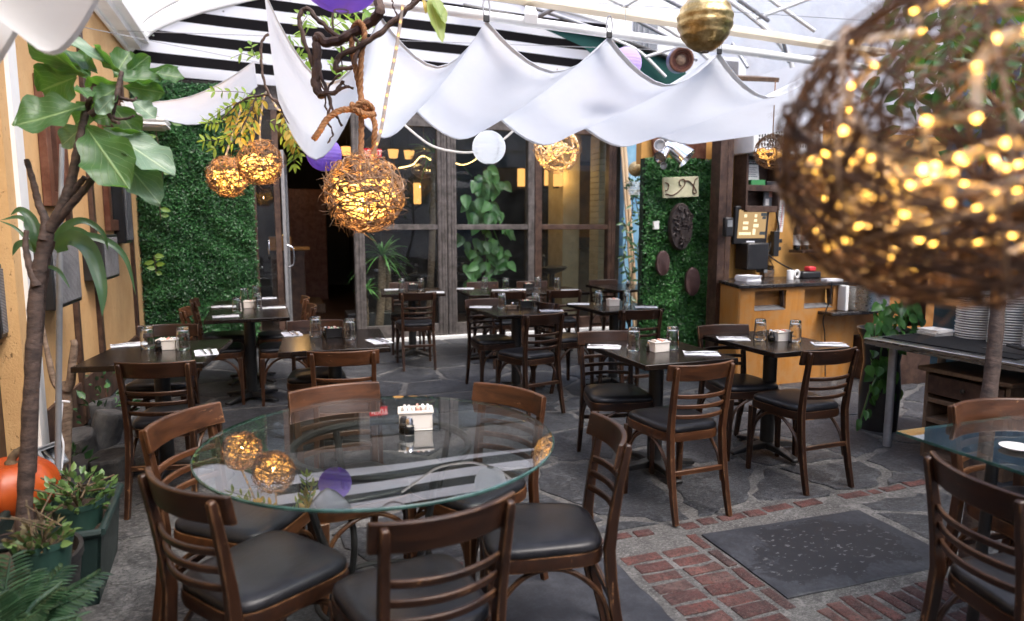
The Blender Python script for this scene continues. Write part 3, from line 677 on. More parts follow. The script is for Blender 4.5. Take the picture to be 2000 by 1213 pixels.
# side light and open glass door
t = thing('side_light', 'narrow glass side panel between the hedge and doorway', 'window', (-.01, YF, 0))
b = MB(); b.bb((-.13, -.03, 0), (-.10, .05, 2.85)); b.bb((.10, -.04, 0), (.17, .06, 2.85)); b.bb((-.10, -.03, 0), (.10, .05, .2)); b.build('frame', 'darkwood', t, 30, .004)
b = MB(); b.bb((-.10, 0, .2), (.10, .008, 2.85)); b.build('pane', 'pane', t, 0)
b = MB(); b.tube(spl([(.02, -.02, 1.32), (.02, -.07, 1.28), (.02, -.07, 1.15), (.02, -.02, 1.10)], 5), .010); b.build('handle', 'chrome', t)
t = thing('glass_door', 'glass door folded open inside, edge-on with steel pull', 'door', (.20, YF+.10, .01), R(86))
b = MB(); b.bb((0, -.02, 0), (.06, .02, 2.4)); b.bb((.80, -.02, 0), (.86, .02, 2.4)); b.bb((.06, -.02, 0), (.80, .02, .2)); b.bb((.06, -.02, 2.3), (.80, .02, 2.4)); b.build('frame', 'legsteel', t, 30, .004)
b = MB(); b.bb((.06, -.004, .2), (.80, .004, 2.3)); b.build('pane', 'pane', t, 0)
b = MB(); b.tube(spl([(.09, -.02, 1.25), (.09, -.09, 1.2), (.09, -.09, 1.02), (.09, -.02, .97)], 5), .011); b.build('handle', 'chrome', t)
# interior
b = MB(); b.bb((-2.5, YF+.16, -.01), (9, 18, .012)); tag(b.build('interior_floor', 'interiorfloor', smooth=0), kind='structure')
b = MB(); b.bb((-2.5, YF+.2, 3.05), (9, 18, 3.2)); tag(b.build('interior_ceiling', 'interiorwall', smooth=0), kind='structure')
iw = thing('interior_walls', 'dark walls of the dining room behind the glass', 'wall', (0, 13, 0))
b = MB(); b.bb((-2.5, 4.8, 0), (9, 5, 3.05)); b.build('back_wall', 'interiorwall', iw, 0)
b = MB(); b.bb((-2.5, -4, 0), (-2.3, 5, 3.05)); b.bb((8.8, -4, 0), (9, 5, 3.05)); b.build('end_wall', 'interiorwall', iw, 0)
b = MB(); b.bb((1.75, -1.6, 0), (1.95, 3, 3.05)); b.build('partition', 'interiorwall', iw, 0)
# wooden step and reddish panel seen through the doorway
p0 = uz(575, 578, .05)
sx0, sx1 = uY(553, 560, 12).x, uY(634, 560, 12).x
b = MB(); b.bb((sx0-p0.x-.1, 0, 0), (sx1-p0.x-.1, 1.2, .16)); o = tag(b.build('interior_step', 'oldwood', smooth=30, bevel=.01), 'orange brown wooden step inside the dark doorway', 'step'); o.location = (p0.x+.1, 12.0, .012)
b = MB(); b.bb((-.35, 0, 0), (.35, .06, 2.2)); o = tag(b.build('interior_door', 'redwood', smooth=30, bevel=.008), 'dark red wooden door deep inside the doorway', 'door'); o.location = (uY(605, 500, 14).x, 14.2, .012)
ct = thing('host_stand', 'wooden host stand inside the doorway holding a box', 'counter', (uY(565, 520, 11).x, 11.0, .012))
b = MB(); b.bb((-.26, -.2, 0), (.22, .2, 1.12)); b.build('body', 'darkwood', ct, 30, .006)
b = MB(); b.bb((-.30, -.24, 1.12), (.30, .24, 1.16)); b.build('top', 'ply', ct, 30, .006)
b = MB(); b.bb((-.16, -.1, 0), (.16, .1, .16)); o = tag(b.build('wooden_box', 'ply', smooth=30, bevel=.008), 'pale wooden box on the host stand in doorway', 'box'); o.location = (ct.location.x-.12, 10.98, 1.172)
for k, (px, py) in enumerate(((617, 412), (580, 405))):
    q = uY(px, py, 14.6); b = MB(); b.bb((-.14, 0, -.2), (.14, .02, .2)); o = tag(b.build('notice_board', 'labelpaper' if k == 0 else 'oldwood', smooth=0), ['small pale framed notice deep in the doorway', 'brown framed notice left of the pale one indoors'][k], 'notice'); o.location = q
# pillars and painting inside window three
t = thing('plaster_pillar', 'cream plaster pillar behind the right window', 'pillar', (uY(1112, 450, 10.2).x, 10.2, 0)); b = MB(); xa_, xb_ = uY(1099, 450, 10.05).x-t.location.x, uY(1131, 450, 10.05).x-t.location.x; b.bb((xa_, -.15, 0), (xb_, .45, 3.05)); b.build('shaft', 'creamwall', t, 0)
t = thing('brick_pier', 'whitewashed brick pier at right end of the windows', 'pillar', (uY(1176, 450, YF+.3).x, YF+.38, 0)); b = MB(); [b.bb((-.07, -.10, k*.085), (.07, .2, k*.085+.079)) for k in range(36)]; b.build('courses', 'creamwall', t, 30, .006)
t = thing('plaster_wall', 'cream plaster side wall inside the right window', 'wall', (uY(1150, 450, 10.7).x, 10.75, 0)); b = MB(); b.bb((uY(1133, 450, 10.75).x-t.location.x, 0, 0), (1.6, .1, 3.05)); b.build('wall', gen('shaded_plaster', (.17, .145, .10), (.25, .21, .15), 5, .8, .05, .4, 24, .006), t, 0)  # dimness of the room is put into this plaster colour
q = uY(1148, 400, 10.7); t = thing('painting', 'large ochre and brown painting behind the right window', 'painting', (q.x+.02, 10.66, q.z)); b = MB(); b.bb((-.28, -.03, -.75), (.28, .0, .72)); b.build('frame', 'darkwood', t, 30, .006); b = MB(); b.bb((-.23, -.036, -.55), (.23, -.03, .65)); b.build('canvas', 'artcloth', t, 0)
# lit sconces and fairy lights indoors
def sconce(px, py, Y, lab, w=.13, h=.27):
    q = uY(px, py, Y); t = thing('wall_sconce', lab, 'sconce', q); b = MB(); b.lathe([(w/2, -h/2), (w/2*1.02, 0), (w/2, h/2)], 16); b.build('shade', 'sconce', t)
    b = MB(); b.bb((-.03, .02, -h*.6), (.03, w/2+.06, h*.6)); b.build('bracket', 'iron', t, 30, .004)
sconce(1090, 345, 10.03, 'bright sconce on the cream pillar right of window post', .15, .30)
sconce(1018, 347, 10.6, 'lit paper sconce seen through the pothos window', .12, .28)
sconce(815, 378, 11.0, 'tall lit sconce behind first window by dracaena', .12, .33)
sconce(1067, 347, 11.2, 'thin lit sconce left of the cream pillar', .07, .27)
for k, (px, py) in enumerate(((768, 299), (799, 301), (677, 294))):
    q = uY(px, py, 10.2); t = thing('ceiling_lantern', ['small lit lantern left in the first window top', 'small lit lantern right in the first window top', 'small lit lantern behind the purple paper lantern'][k], 'lantern', q); b = MB(); b.lathe([(.06, -.07), (.08, .05)], 12); b.build('shade', 'sconce', t); b = MB(); b.tube([(0, 0, .05), (0, 0, 3.06-q.z)], .004, 5); b.build('cord', 'cable', t)
def fairy(name, lab, pts, n, r=.008, mat='bulbfar'):
    t = thing(name, lab, 'string lights', pts[0]); o0 = Vector(pts[0]); P = [Vector(p)-o0 for p in pts]; S = spl(P, max(2, n//(len(P)-1)))
    b = MB(); b.tube(S, .002, 4); b.build('wire', 'cable', t)
    b = MB()
    for s in S: b.lathe([(.002, -r), (r, 0), (.002, r)], 6, s)
    b.build('bulbs', mat, t)
fairy('fairy_lights', 'string of tiny fairy lights looped inside the first window', [uY(x, y, 9.6) for x, y in ((780, 328), (805, 322), (825, 305), (850, 318))], 34)
fairy('fairy_lights', 'string of tiny fairy lights beside the white lantern', [uY(x, y, 9.6) for x, y in ((888, 318), (905, 322), (925, 314), (940, 300))], 22)
fairy('fairy_lights', 'dotted lights trailing down inside the dark doorway', [uY(x, y, 12.2) for x, y in ((555, 400), (560, 430), (552, 470), (566, 500))], 22, .006)

# EXIT sign above the door
q = uY(727, 299, YF-.12)
t = thing('exit_sign', 'small red EXIT sign hanging at window head behind the rope', 'sign', q)
b = MB(); b.bb((-.115, 0, -.055), (.115, .03, .055)); b.build('panel', 'signred', t, 30, .004)
text_mesh('EXIT', .095, 'signwhite', 'lettering', t, (.028, -.003, 0), (R(90), 0, 0), .001, .95)
b = MB(); b.lathe([(.001, -.002), (.008, 0), (.001, .002)], 8, (-.085, -.004, .03)); b.box((-.085, -.003, .005), (.012, .003, .03), (0, R(12), 0)); b.box((-.075, -.003, -.022), (.008, .003, .03), (0, R(-30), 0)); b.box((-.096, -.003, -.02), (.008, .003, .03), (0, R(35), 0)); b.box((-.07, -.003, .006), (.026, .003, .006), (0, R(-25), 0)); b.build('running_figure', 'signwhite', t, 0)

# ---- striped gable over the front
t = thing('striped_awning', 'black and white striped cloth gable above the restaurant front', 'awning', (0, YF-.02, 0))
def arc(x): return 3.36+1.02*math.sin(PI*min(1, max(0, (x+1.32)/7.6)))**.62
xsA = [-1.32+i*(5.75)/24 for i in range(25)]
P = []
for k in range(9):
    row = []
    for x in xsA:
        zb = 3.13; zt = arc(x); v = k/8; z = zb+(zt-zb)*v
        row.append((x, -.05-.12*v+.02*math.sin(x*3+v*4), z))
    P.append(row)
b = MB(); b.grid(P); b.build('cloth', 'stripe', t, 60)
b = MB(); b.tube([(x, -.17, arc(x)+.02) for x in xsA], .03, 8); b.build('edge_tube', 'white', t)
b = MB(); [b.lathe([(.001, -.012), (.016, 0), (.001, .012)], 8, (x, -.18, arc(x)-.05)) for x in xsA[1:20:3]]; b.build('eyelets', 'chrome', t)
tp = [uY(x, y, YF-.25) for x, y in ((1040, 46), (1190, 66), (1335, 118), (1345, 175), (1230, 175), (1140, 92))]
b = MB(); b.add(tp, [tuple(range(6))]); tag(b.build('green_tarp', 'tarp', smooth=0, solid=.004), 'dark green tarpaulin stretched right of the striped cloth', 'tarp')
b = MB(); b.tube(spl([uY(x, y, YF-.28) for x, y in ((905, 12), (1040, 40), (1190, 72), (1330, 122))], 6), .035, 8); tag(b.build('awning_tube', 'iron', smooth=60), 'dark curved tube edging the green tarpaulin', 'tube')
b = MB(); b.tube(spl([uY(x, y, YF-.32) for x, y in ((1195, 75), (1250, 102), (1300, 150))], 5), .022, 8); tag(b.build('tarp_hoop', 'white', smooth=60), 'pale curved hoop under the green tarpaulin', 'tube')
# clear vault sheet and ribs
def vault(x): return 3.50+1.25*math.sin(PI*min(1, max(0, (x+1.30)/7.6)))**.62
xv = [-1.30+7.6*(.5-.5*math.cos(PI*i/30)) for i in range(31)]
vt = thing('vault_roof', 'arched clear plastic roof on white ribs over the courtyard', 'roof', (0, 3, 0))
b = MB(); b.grid([[(x, y, vault(x)+.012*math.sin(y*5+x*3)) for x in xv] for y in [-6+i*.6 for i in range(25)]]); b.build('clear_sheet', 'roofsheet', vt, 180)
for y in (-4.2, -2.2, .2, 2.2, 4.2, 5.5):
    b = MB(); b.tube([(x, y, vault(x)-.03) for x in xv], .028, 8); b.build('rib', 'white', vt)
for x in (.35, 2.5, 4.6):
    b = MB(); b.tube([(x, -6, vault(x)-.07), (x, 8.5-3, vault(x)-.07)], .02, 8); b.build('purlin', 'white', vt)
# tubes, cream beam and braces across the court
def bar(name, mat, lab, cat, pts, r, n=10):
    b = MB(); b.tube(pts, r, n); return tag(b.build(name, mat, smooth=60), lab, cat)
ZT = 2.575
pa, pb = uz(-120, -118, ZT), uz(1660, 128, ZT)
bar('cross_tube', 'white', 'white horizontal tube above the sail ridges', 'tube', [uz(560, -20, ZT), uz(860, 19, ZT), uz(1182, 64, ZT), uz(1700, 134, ZT)], .026)
A_, B_ = uz(880, -24, 2.95), uz(1720, 104, 2.95)
b = MB(); b.sweep([A_, B_], (.10, .05), (0, 1, 0)); tag(b.build('cream_beam', 'cream', smooth=30, bevel=.006), 'broad cream painted beam under the clear roof', 'beam')
for k, (x0, y0, z0, x1, y1, z1) in enumerate(((1037, 37, ZT, 1034, 8, 3.45), (1396, 92, ZT, 1392, 62, 3.45))):
    b = MB(); b.sweep([uz(x0, y0, z0), uz(x1, y1, z1)], (.07, .05), (1, 0, 0)); tag(b.build('strut', 'white', smooth=30, bevel=.004), ['short white strut right of the first sail peak', 'short white strut under the gold lantern'][k], 'strut')
BR = [((1045, 36), (1095, 10), 5.9), ((1158, 55), (995, -2), 6.3), ((1260, 112), (1335, 88), 7.6), ((1310, 76), (1232, 34), 7.2), ((1500, 40), (1440, -2), 6.0), ((1330, 90), (1360, 118), 7.6), ((1478, 36), (1600, -10), 6.0), ((1330, 14), (1295, -4), 6.6), ((1430, 85), (1460, 132), 7.4), ((1540, 120), (1530, 82), 6.6), ((1590, 60), (1500, -4), 6.2)]
BL = ['short grey brace beside the first white strut', 'long dark brace crossing behind the sail peak', 'pale brace under the round drum lamp', 'dark brace crossing the far grey window', 'dark brace right of the gold paper lantern', 'short brace dropping behind the drum lamp', 'pale brace rising toward the wicker ball', 'stub of brace left of the gold lantern', 'brace leaning beside the far drainpipe', 'brace at the edge of the big wicker ball', 'long brace meeting the cream beam by wicker ball']
for (a, c, Y), lab in zip(BR, BL): bar('roof_brace', 'white' if 'pale' in lab or 'by' in lab else 'legsteel', lab, 'brace', [uY(*a, Y), uY(*c, Y-.25)], .020, 8)
for k, (a, c, z) in enumerate((((-200, -20), (520, 125), 3.05), ((230, 60), (1650, 110), 3.4), ((860, -12), (1700, 100), 3.42), ((980, -6), (2000, 60), 3.46))):
    bar('roof_wire', 'legsteel', ['thin wire running to the left sail corner', 'thin wire high across the striped cloth', 'thin wire above the hooks of the sail', 'thin wire under the clear roof at right'][k], 'wire', [uz(*a, z), uz(*c, z)], .0035, 5)

# ---- neighbour building beyond the roof
nb = thing('neighbour_building', 'pale grey rendered building rising behind the roof', 'building', (4, 13.0, 3.3))
b = MB(); b.bb((-9, 0, 0), (16, .4, 9)); b.build('wall', 'farwall', nb, 0)
qa, qb = uY(1238, 92, 12.95), uY(1285, 38, 12.95)
w = MB(); w.bb((qa.x-4, -.06, qa.z-3.3), (qb.x-4, -.01, qb.z-3.3)); wo = w.build('window', 'greyplastic', nb, 0)
w = MB(); [w.bb((qa.x-4+.06+k*.13, -.085, qa.z-3.3), (qa.x-4+.09+k*.13, -.062, qb.z-3.3)) for k in range(3)]; w.build('bars', 'legsteel', wo, 0)
qa = uY(1483, 110, 12.7); b = MB(); b.tube([(qa.x, 12.72, 3.0), (qa.x, 12.72, qa.z+.30)], .13, 14); tag(b.build('drainpipe', 'legsteel', smooth=60), 'fat galvanised pipe rising on the neighbour wall', 'pipe')
qa = uY(1432, 132, 10.0); t = thing('air_conditioner', 'far air conditioner unit above the sail', 'air conditioner', qa); b = MB(); b.bb((-.27, 0, -.16), (.27, .3, .16)); b.build('case', 'white', t, 30, .01); b = MB(); b.bb((-.17, -.01, -.12), (.10, 0, .10)); b.build('grille', 'speakermesh', t, 0)
qa = uY(1460, 150, 8.0); b = MB(); b.bb((-.33, -.25, -.03), (.33, .35, .03)); o = tag(b.build('roof_board', 'oldwood', smooth=30, bevel=.005), 'dark board shelf above the sail by drainpipe', 'board'); o.location = qa+Vector((0, 0, -.02)); o.rotation_euler = (R(14), 0, R(-10))

# ---- added unseen walls that cut low sky light into the court
for nm, lab, lo, d_ in (('rear_sky_blocker', 'added unseen wall behind the camera, blocking low sky light', (2, -6, 0), (26, .4, 6.5)), ('right_sky_blocker', 'added unseen wall right of the court, blocking low sky light', (9.6, 4, 0), (.4, 20, 9)), ('left_sky_blocker', 'added unseen wall beyond the ochre wall, blocking low sky light', (-4.6, 4, 0), (.4, 20, 8.5))):
    t = thing(nm, lab, 'building', lo); b = MB(); b.bb((-d_[0]/2, -d_[1]/2, 0), (d_[0]/2, d_[1]/2, d_[2])); b.build('wall', 'farwall', t, 0)

# ---- sails
def sailstrip(name, lab, near, far, sagn, sagf, m='sail', lip=True):
    t = thing(name, lab, 'shade sail', near[0]); o0 = Vector(near[0])
    P = []; nu = 10; nv = 18; hm = [[], []]
    for j in range(nv):
        v = j/(nv-1); row = []
        for i in range(len(near)-1):
            a = Vector(near[i]).lerp(Vector(far[i]), v); c = Vector(near[i+1]).lerp(Vector(far[i+1]), v)
            sg = sagn[i]+(sagf[i]-sagn[i])*v
            for k in range(nu+(1 if i == len(near)-2 else 0)):
                u = k/nu; p = a.lerp(c, u)-o0; s = 1-abs(2*u-1)**1.75
                p.z -= sg*s + .012*math.sin(6*v+i*2)*s
                p.z -= .05*math.sin(PI*v)*(1-s)       # ridges dip a little between their ties
                p.x += .02*math.sin(PI*v*1.5+i)*s
                row.append(p)
        P.append(row)
    b = MB(); b.grid(P); b.build('cloth', m, t, 180)
    for row, row2, nm in ((P[0], P[1], 'front_hem'), (P[-1], P[-2], 'back_hem')):
        h = MB(); R0 = [p+Vector((0, 0, -.003)) for p in row]; R1 = [p+(q-p).normalized()*.036+Vector((0, 0, -.003)) for p, q in zip(row, row2)]
        h.grid([R0, R1]); h.build(nm, 'hem', t, 180)
    return t
SC = 1.155
def near_(px, py):
    return uz(px, py, 2.53)
hkpx = [(515, -22), (742, 28), (950, 38), (1190, 70), (1405, 102), (1600, 134), (1850, 172)]
frpx = [(545, 205), (690, 212), (812, 217), (973, 230), (1133, 244), (1275, 264), (1400, 272)]
NE = [near_(*p) for p in hkpx]; FA = [uz(p[0], p[1], 2.88) for p in frpx]
for i, f in enumerate(FA): f.y = min(f.y, 8.45+.0*i)
FA = [uY(p[0], p[1], 5.12) for p in frpx]
sailstrip('shade_sail', 'white cloth sail hanging in scallops across the middle of the court', NE, FA, [.36, .225, .225, .225, .21, .18], [.37, .19, .19, .19, .12, .06])
hooks = []
for k, p in enumerate(NE[1:5]):
    t = thing('sail_hook', ['steel snap hook left of the hanging rope', 'steel snap hook on the sail peak beneath the tube', 'steel snap hook on peak beside lilac lantern', 'steel snap hook on the peak under gold lantern'][k], 'hook', p)
    b = MB(); b.tube([(math.sin(a)*.018, 0, .055+math.cos(a)*.05) for a in [i*2*PI/14 for i in range(14)]], .004, 6, closed=True); b.build('ring', 'legsteel', t)
    b = MB(); b.bb((-.016, -.006, -.012), (.016, .006, .02)); b.build('clip', 'iron', t, 30, .003)
# second little sail strip between the wall and the middle, farther back
L0 = [uY(240, 196, 6.0), uY(497, 118, 6.0)]; L1 = [uY(262, 200, 7.4), uY(503, 168, 7.8)]
sailstrip('shade_sail', 'small white sail strip sagging in front of the tall hedge', L0, L1, [.12], [.30])
# sail gathered above the camera at the left
C0 = [Vector((-1.95, -.6, 2.62)), Vector((-1.22, -.6, 2.66)), Vector((-.72, -.6, 2.74)), Vector((-.2, -.6, 2.8))]
e1, e2, e3 = uY(-260, 30, 2.15), uY(38, 60, 2.15), uY(206, -28, 2.15)
C1 = [e1, e2, e3]
sailstrip('shade_sail', 'gathered white sail folds overhead at the upper left corner', [Vector((p.x*1.04-.03, -.6, p.z+.12)) for p in C1], C1, [.20, .09], [.21, .10], 'canvaswhite')

# ---- light
w = bpy.data.worlds.new('World'); scene.world = w; w.use_nodes = True; nt = w.node_tree
sky = nt.nodes.new('ShaderNodeTexSky'); sky.sky_type = 'NISHITA'; sky.sun_disc = False
SE, SR = R(58), R(150)
sky.sun_elevation = SE; sky.sun_rotation = SR; sky.dust_density = 3.5; sky.air_density = .7; sky.ozone_density = 1
nt.links.new(sky.outputs[0], nt.nodes['Background'].inputs[0]); nt.nodes['Background'].inputs[1].default_value = .15
sl = bpy.data.lights.new('sun', 'SUN'); sl.energy = .6; sl.angle = R(35); sl.color = (1, .975, .94)
so_ = bpy.data.objects.new('sun', sl); COL.objects.link(so_)
# azimuth measured clockwise from +Y as the sky texture does
dirv = Vector((math.sin(SR)*math.cos(SE), math.cos(SR)*math.cos(SE), math.sin(SE)))
so_.rotation_euler = dirv.to_track_quat('Z', 'Y').to_euler()
scene.view_settings.view_transform = 'Standard'; scene.view_settings.look = 'None'; scene.view_settings.exposure = 2.2; scene.view_settings.gamma = 1
def glow(name, loc, e, r=.03, col=(1, .58, .22)):
    l = bpy.data.lights.new(name, 'POINT'); l.energy = e; l.color = col; l.shadow_soft_size = r; o = bpy.data.objects.new(name, l); COL.objects.link(o); o.location = loc
q = uY(1090, 345, 10.03); glow('sconce_light', q+Vector((0, -.16, 0)), 2.6)
q = uY(815, 378, 11.0); glow('sconce_light', q+Vector((0, -.2, 0)), 2.5)
q = uY(1018, 347, 10.6); glow('sconce_light', q+Vector((0, -.2, 0)), 2)
q = uY(575, 330, 12.5); glow('doorway_fill_light', Vector((q.x, 12.8, 2.7)), 3.2, .05)  # unseen fill lamp that lightens the room inside the doorway
scene.cycles.use_denoising = True; scene.cycles.max_bounces = 10; scene.cycles.transparent_max_bounces = 24; scene.cycles.diffuse_bounces = 5; scene.cycles.glossy_bounces = 4; scene.cycles.transmission_bounces = 6
scene.cycles.sample_clamp_indirect = 6; scene.cycles.caustics_reflective = False; scene.cycles.caustics_refractive = False
# ================================================================== FURNITURE
# ---- ladder-back chair (front of the seat towards +Y)
def make_chair(light):
    wv, wx = ('chair_l', 'chair_lx') if light else ('chair', 'chair_x')
    t = thing('dining_chair', 'x', 'chair')
    # seat pad
    def outline(s, z, n=36):
        o = []
        for i in range(n):
            a = 2*PI*i/n; c, d = math.cos(a), math.sin(a); e = .42
            x = math.copysign(abs(c)**e, c)*.188; y = math.copysign(abs(d)**e, d)*.20
            x *= 1+.10*(y/.2)
            o.append((x*s, y*s+.01, z))
        return o
    b = MB(); rings = [(.955, .444), (.985, .450), (.99, .460), (.975, .470), (.93, .478), (.78, .4845), (.5, .4875), (.2, .4885)]; n = 36
    vs = [p for s, z in rings for p in outline(s, z)]
    fs = [(r*n+i, r*n+(i+1) % n, (r+1)*n+(i+1) % n, (r+1)*n+i) for r in range(len(rings)-1) for i in range(n)]+[tuple((len(rings)-1)*n+i for i in range(n)), tuple(range(n))[::-1]]
    b.add(vs, fs); b.build('seat_pad', 'vinyl', t, 60)
    b = MB(); vs = outline(1.0, .402)+outline(1.015, .425)+outline(1.0, .447); b.add(vs, [(r*n+i, r*n+(i+1) % n, (r+1)*n+(i+1) % n, (r+1)*n+i) for r in range(2) for i in range(n)]+[tuple(2*n+i for i in range(n)), tuple(range(n))[::-1]])
    b.build('seat_frame', wx, t, 50)
    py = lambda z: -.195-.055*max(0, (z-.45)/.36)**1.35 if z > .45 else -.195-.075*((.45-z)/.45)**1.6
    px = lambda z: .158+.008*(z-.45)/.36 if z > .45 else .158+.006*(.45-z)/.45
    for s in (-1, 1):
        zs = [0, .06, .14, .24, .34, .45, .55, .65, .74, .79, .803]
        b = MB(); b.sweep([(s*px(z), py(z), z) for z in zs], [(.024, .030), (.026, .032), (.027, .034), (.028, .036), (.028, .038), (.028, .038), (.027, .034), (.026, .030), (.025, .027), (.024, .025), (.018, .018)], (1, 0, 0))
        b.build('leg', wv, t, 50, .004)
        b = MB(); b.sweep([(s*.180, .193, .0), (s*.177, .190, .2), (s*.172, .184, .402)], [(.024, .024), (.030, .030), (.038, .038)], (1, 0, 0)); b.build('leg', wv, t, 50, .004)
    def bow(z0, z1, half, th, bow_, name, yo=0):
        nn = 13; vs = []
        for i in range(nn):
            u = -1+2*i/(nn-1); x = u*half
            for zz in (z0, z1):
                y = py(zz)+yo - bow_*(1-u*u)
                vs += [(x, y-th/2, zz), (x, y+th/2, zz)]
        fs = []
        for i in range(nn-1):
            o = i*4; fs += [(o, o+4, o+6, o+2), (o+1, o+3, o+7, o+5), (o+2, o+6, o+7, o+3), (o, o+1, o+5, o+4)]
        fs += [(0, 2, 3, 1), ((nn-1)*4, (nn-1)*4+1, (nn-1)*4+3, (nn-1)*4+2)]
        b = MB(); b.add(vs, fs); b.build(name, wx, t, 50, .005, 3)
    bow(.728, .812, .195, .019, .052, 'crest_rail', .034)
    for zc in (.648, .594, .540): bow(zc-.0115, zc+.0115, px(zc)-.010, .014, .042, 'back_slat', .006)
    # bent braces under the seat
    for s in (-1, 1):
        b = MB(); b.tube(spl([(s*.160, -.205, .17), (s*.162, -.165, .30), (s*.165, -.06, .388), (s*.168, .06, .388), (s*.172, .150, .31), (s*.176, .178, .19)], 5), .0095, 7); b.build('brace', wv, t)
    b = MB(); b.tube(spl([(-.170, .19, .20), (-.142, .192, .32), (-.05, .195, .39), (.05, .195, .39), (.142, .192, .32), (.170, .19, .20)], 5), .0095, 7); b.build('brace', wv, t)
    b = MB(); b.sweep([(-.155, -.218, .25), (.155, -.218, .25)], (.016, .026), (0, 1, 0)); b.build('stretcher', wx, t, 40, .003)
    return t
chD, chL = make_chair(False), make_chair(True); usedc = set()
TB = dict(A='the table nearest the brick strip', B='the table in front of plywood counter', M='the middle table with brown shaker caddy', D2='the table beside the right hedge panel', C='the small table by the dracaena',
          E1='left half of the window-side table', E2='right half of the window-side table', D='the corner table by the blue wall', L1='the table against the ochre wall', L3='the black-caddy table behind the glass one', L2n='near half of the hedge table', L2f='far half of the hedge table')
def crestpos(px0, py0, px1, py1, z=.81):
    a, b_ = uz(px0, py0, z), uz(px1, py1, z); return (a+b_)/2
CH = [  # x, y, rotation, light?, label
 (.345, 1.775, 10, 0, 'dark chair nearest the camera, back turned, at the round glass table'),
 (-.06, 2.09, -54, 0, 'dark chair with deep curved back at near left of round table'),
 (-.13, 2.555, -123, 1, 'worn brown chair at far left of the round glass table'),
 (.285, 2.72, 191, 1, 'reddish brown chair behind the round table, left of two'),
 (.735, 2.545, 119, 1, 'reddish brown chair behind the round table, right of two'),
 (.85, 2.075, 77, 0, 'dark chair side-on at right edge of the round glass table'),
 (2.02, 3.07, 2, 1, 'worn brown chair at near side of '+TB['A']),
 (2.00, 3.70, 168, 0, 'dark chair tucked at far side of '+TB['A']),
 (2.93, 3.16, 1, 0, 'brown chair with black pad, near side of '+TB['B']),
 (2.91, 3.68, 174, 0, 'dark chair tucked at far side of '+TB['B']),
 (1.96, 5.11, 12, 0, 'dark chair, back turned, near side of '+TB['M']),
 (1.90, 5.86, 183, 0, 'dark chair facing the camera at '+TB['M']),
 (2.88, 5.10, -4, 0, 'dark chair, back turned, near side of '+TB['D2']),
 (2.55, 5.72, -76, 0, 'dark chair pulled out at left side of '+TB['D2']),
 (1.45, 7.14, -4, 0, 'dark chair, back turned, near side of '+TB['C']),
 (1.52, 7.97, 172, 0, 'dark chair between the window and '+TB['C']),
 (-.52, 4.03, -12, 0, 'dark chair, back turned, near side of '+TB['L1']),
 (-.70, 4.98, 173, 0, 'dark chair at far side of '+TB['L1']),
 (.405, 4.02, -10, 1, 'brown chair, back turned, near side of '+TB['L3']),
 (.285, 4.86, 176, 1, 'brown chair at far side of '+TB['L3']),
 (.08, 6.80, 90, 1, 'brown chair by the doorway at '+TB['L2f']),
 (.10, 6.10, 91, 1, 'brown chair on doorway side of '+TB['L2n']),
 (-.43, 6.92, -88, 0, 'dark chair against the hedge at '+TB['L2f']),
 (-.44, 6.20, -90, 1, 'brown chair on the wall side of '+TB['L2n']),
 (2.37, 6.93, -5, 0, 'dark chair, back turned, at '+TB['E1']),
 (2.42, 7.72, 174, 0, 'dark chair close to glass at '+TB['E1']),
 (2.99, 6.86, -8, 0, 'dark chair, back turned, at '+TB['E2']),
 (3.02, 7.62, 172, 0, 'dark chair close to glass at '+TB['E2']),
 (3.97, 7.52, 178, 0, 'reddish chair behind '+TB['D']),
 (2.05, 1.23, -104, 0, 'dark chair cut by the right edge at the rectangular glass table'),
 (2.62, 1.60, 177, 1, 'brown chair beyond the rectangular glass table at right'),
]
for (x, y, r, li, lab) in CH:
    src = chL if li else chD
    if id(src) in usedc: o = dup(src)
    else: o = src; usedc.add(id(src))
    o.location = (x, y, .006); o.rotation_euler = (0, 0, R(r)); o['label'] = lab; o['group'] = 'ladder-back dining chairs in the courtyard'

# ---- pedestal tables
def make_table(w, d, base='cross'):
    t = thing('dining_table', 'x', 'table')
    b = MB(); b.bb((-w/2, -d/2, .718), (w/2, d/2, .75)); b.build('tabletop', 'table', t, 40, .004)
    b = MB(); b.lathe([(.044, .03), (.044, .69), (.06, .70)], 20); b.build('column', 'iron', t)
    b = MB(); b.box((0, 0, .705), (.36, .05, .025)); b.box((0, 0, .7045), (.05, .36, .024)); b.build('spider', 'iron', t, 30, .003)
    L = .28
    for a in (45, 135, 225, 315) if base == 'cross' else (0, 90, 180, 270):
        c, s = math.cos(R(a)), math.sin(R(a))
        f = MB(); f.sweep([(c*.0, s*.0, .055), (c*L*.5, s*L*.5, .045), (c*L, s*L, .022)], [(.075, .05), (.055, .036), (.05, .022)], (-s, c, 0)); fo = f.build('foot', 'iron', t, 30, .006)
        k = MB(); k.lathe([(.016, 0), (.018, .012)], 10, (c*(L-.02), s*(L-.02), 0)); k.build('glide', 'capmetal', fo)
    return t
TAB = dict(A=(2.18, 3.52, .60, .75, 0), B=(3.07, 3.575, .58, .74, 0), M=(2.07, 5.70, .66, .72, 4), D2=(3.02, 5.64, .64, .70, 3), C=(1.53, 7.72, .70, .72, -8), E1=(2.39, 7.36, .69, .72, -3), E2=(3.085, 7.325, .69, .72, -3),
           D=(4.09, 7.42, .62, .82, 0), L1=(-.63, 4.47, .66, .80, -8), L3=(.385, 4.58, .66, .80, -4), L2n=(-.18, 6.20, .65, .74, 0), L2f=(-.19, 6.945, .65, .74, 0))
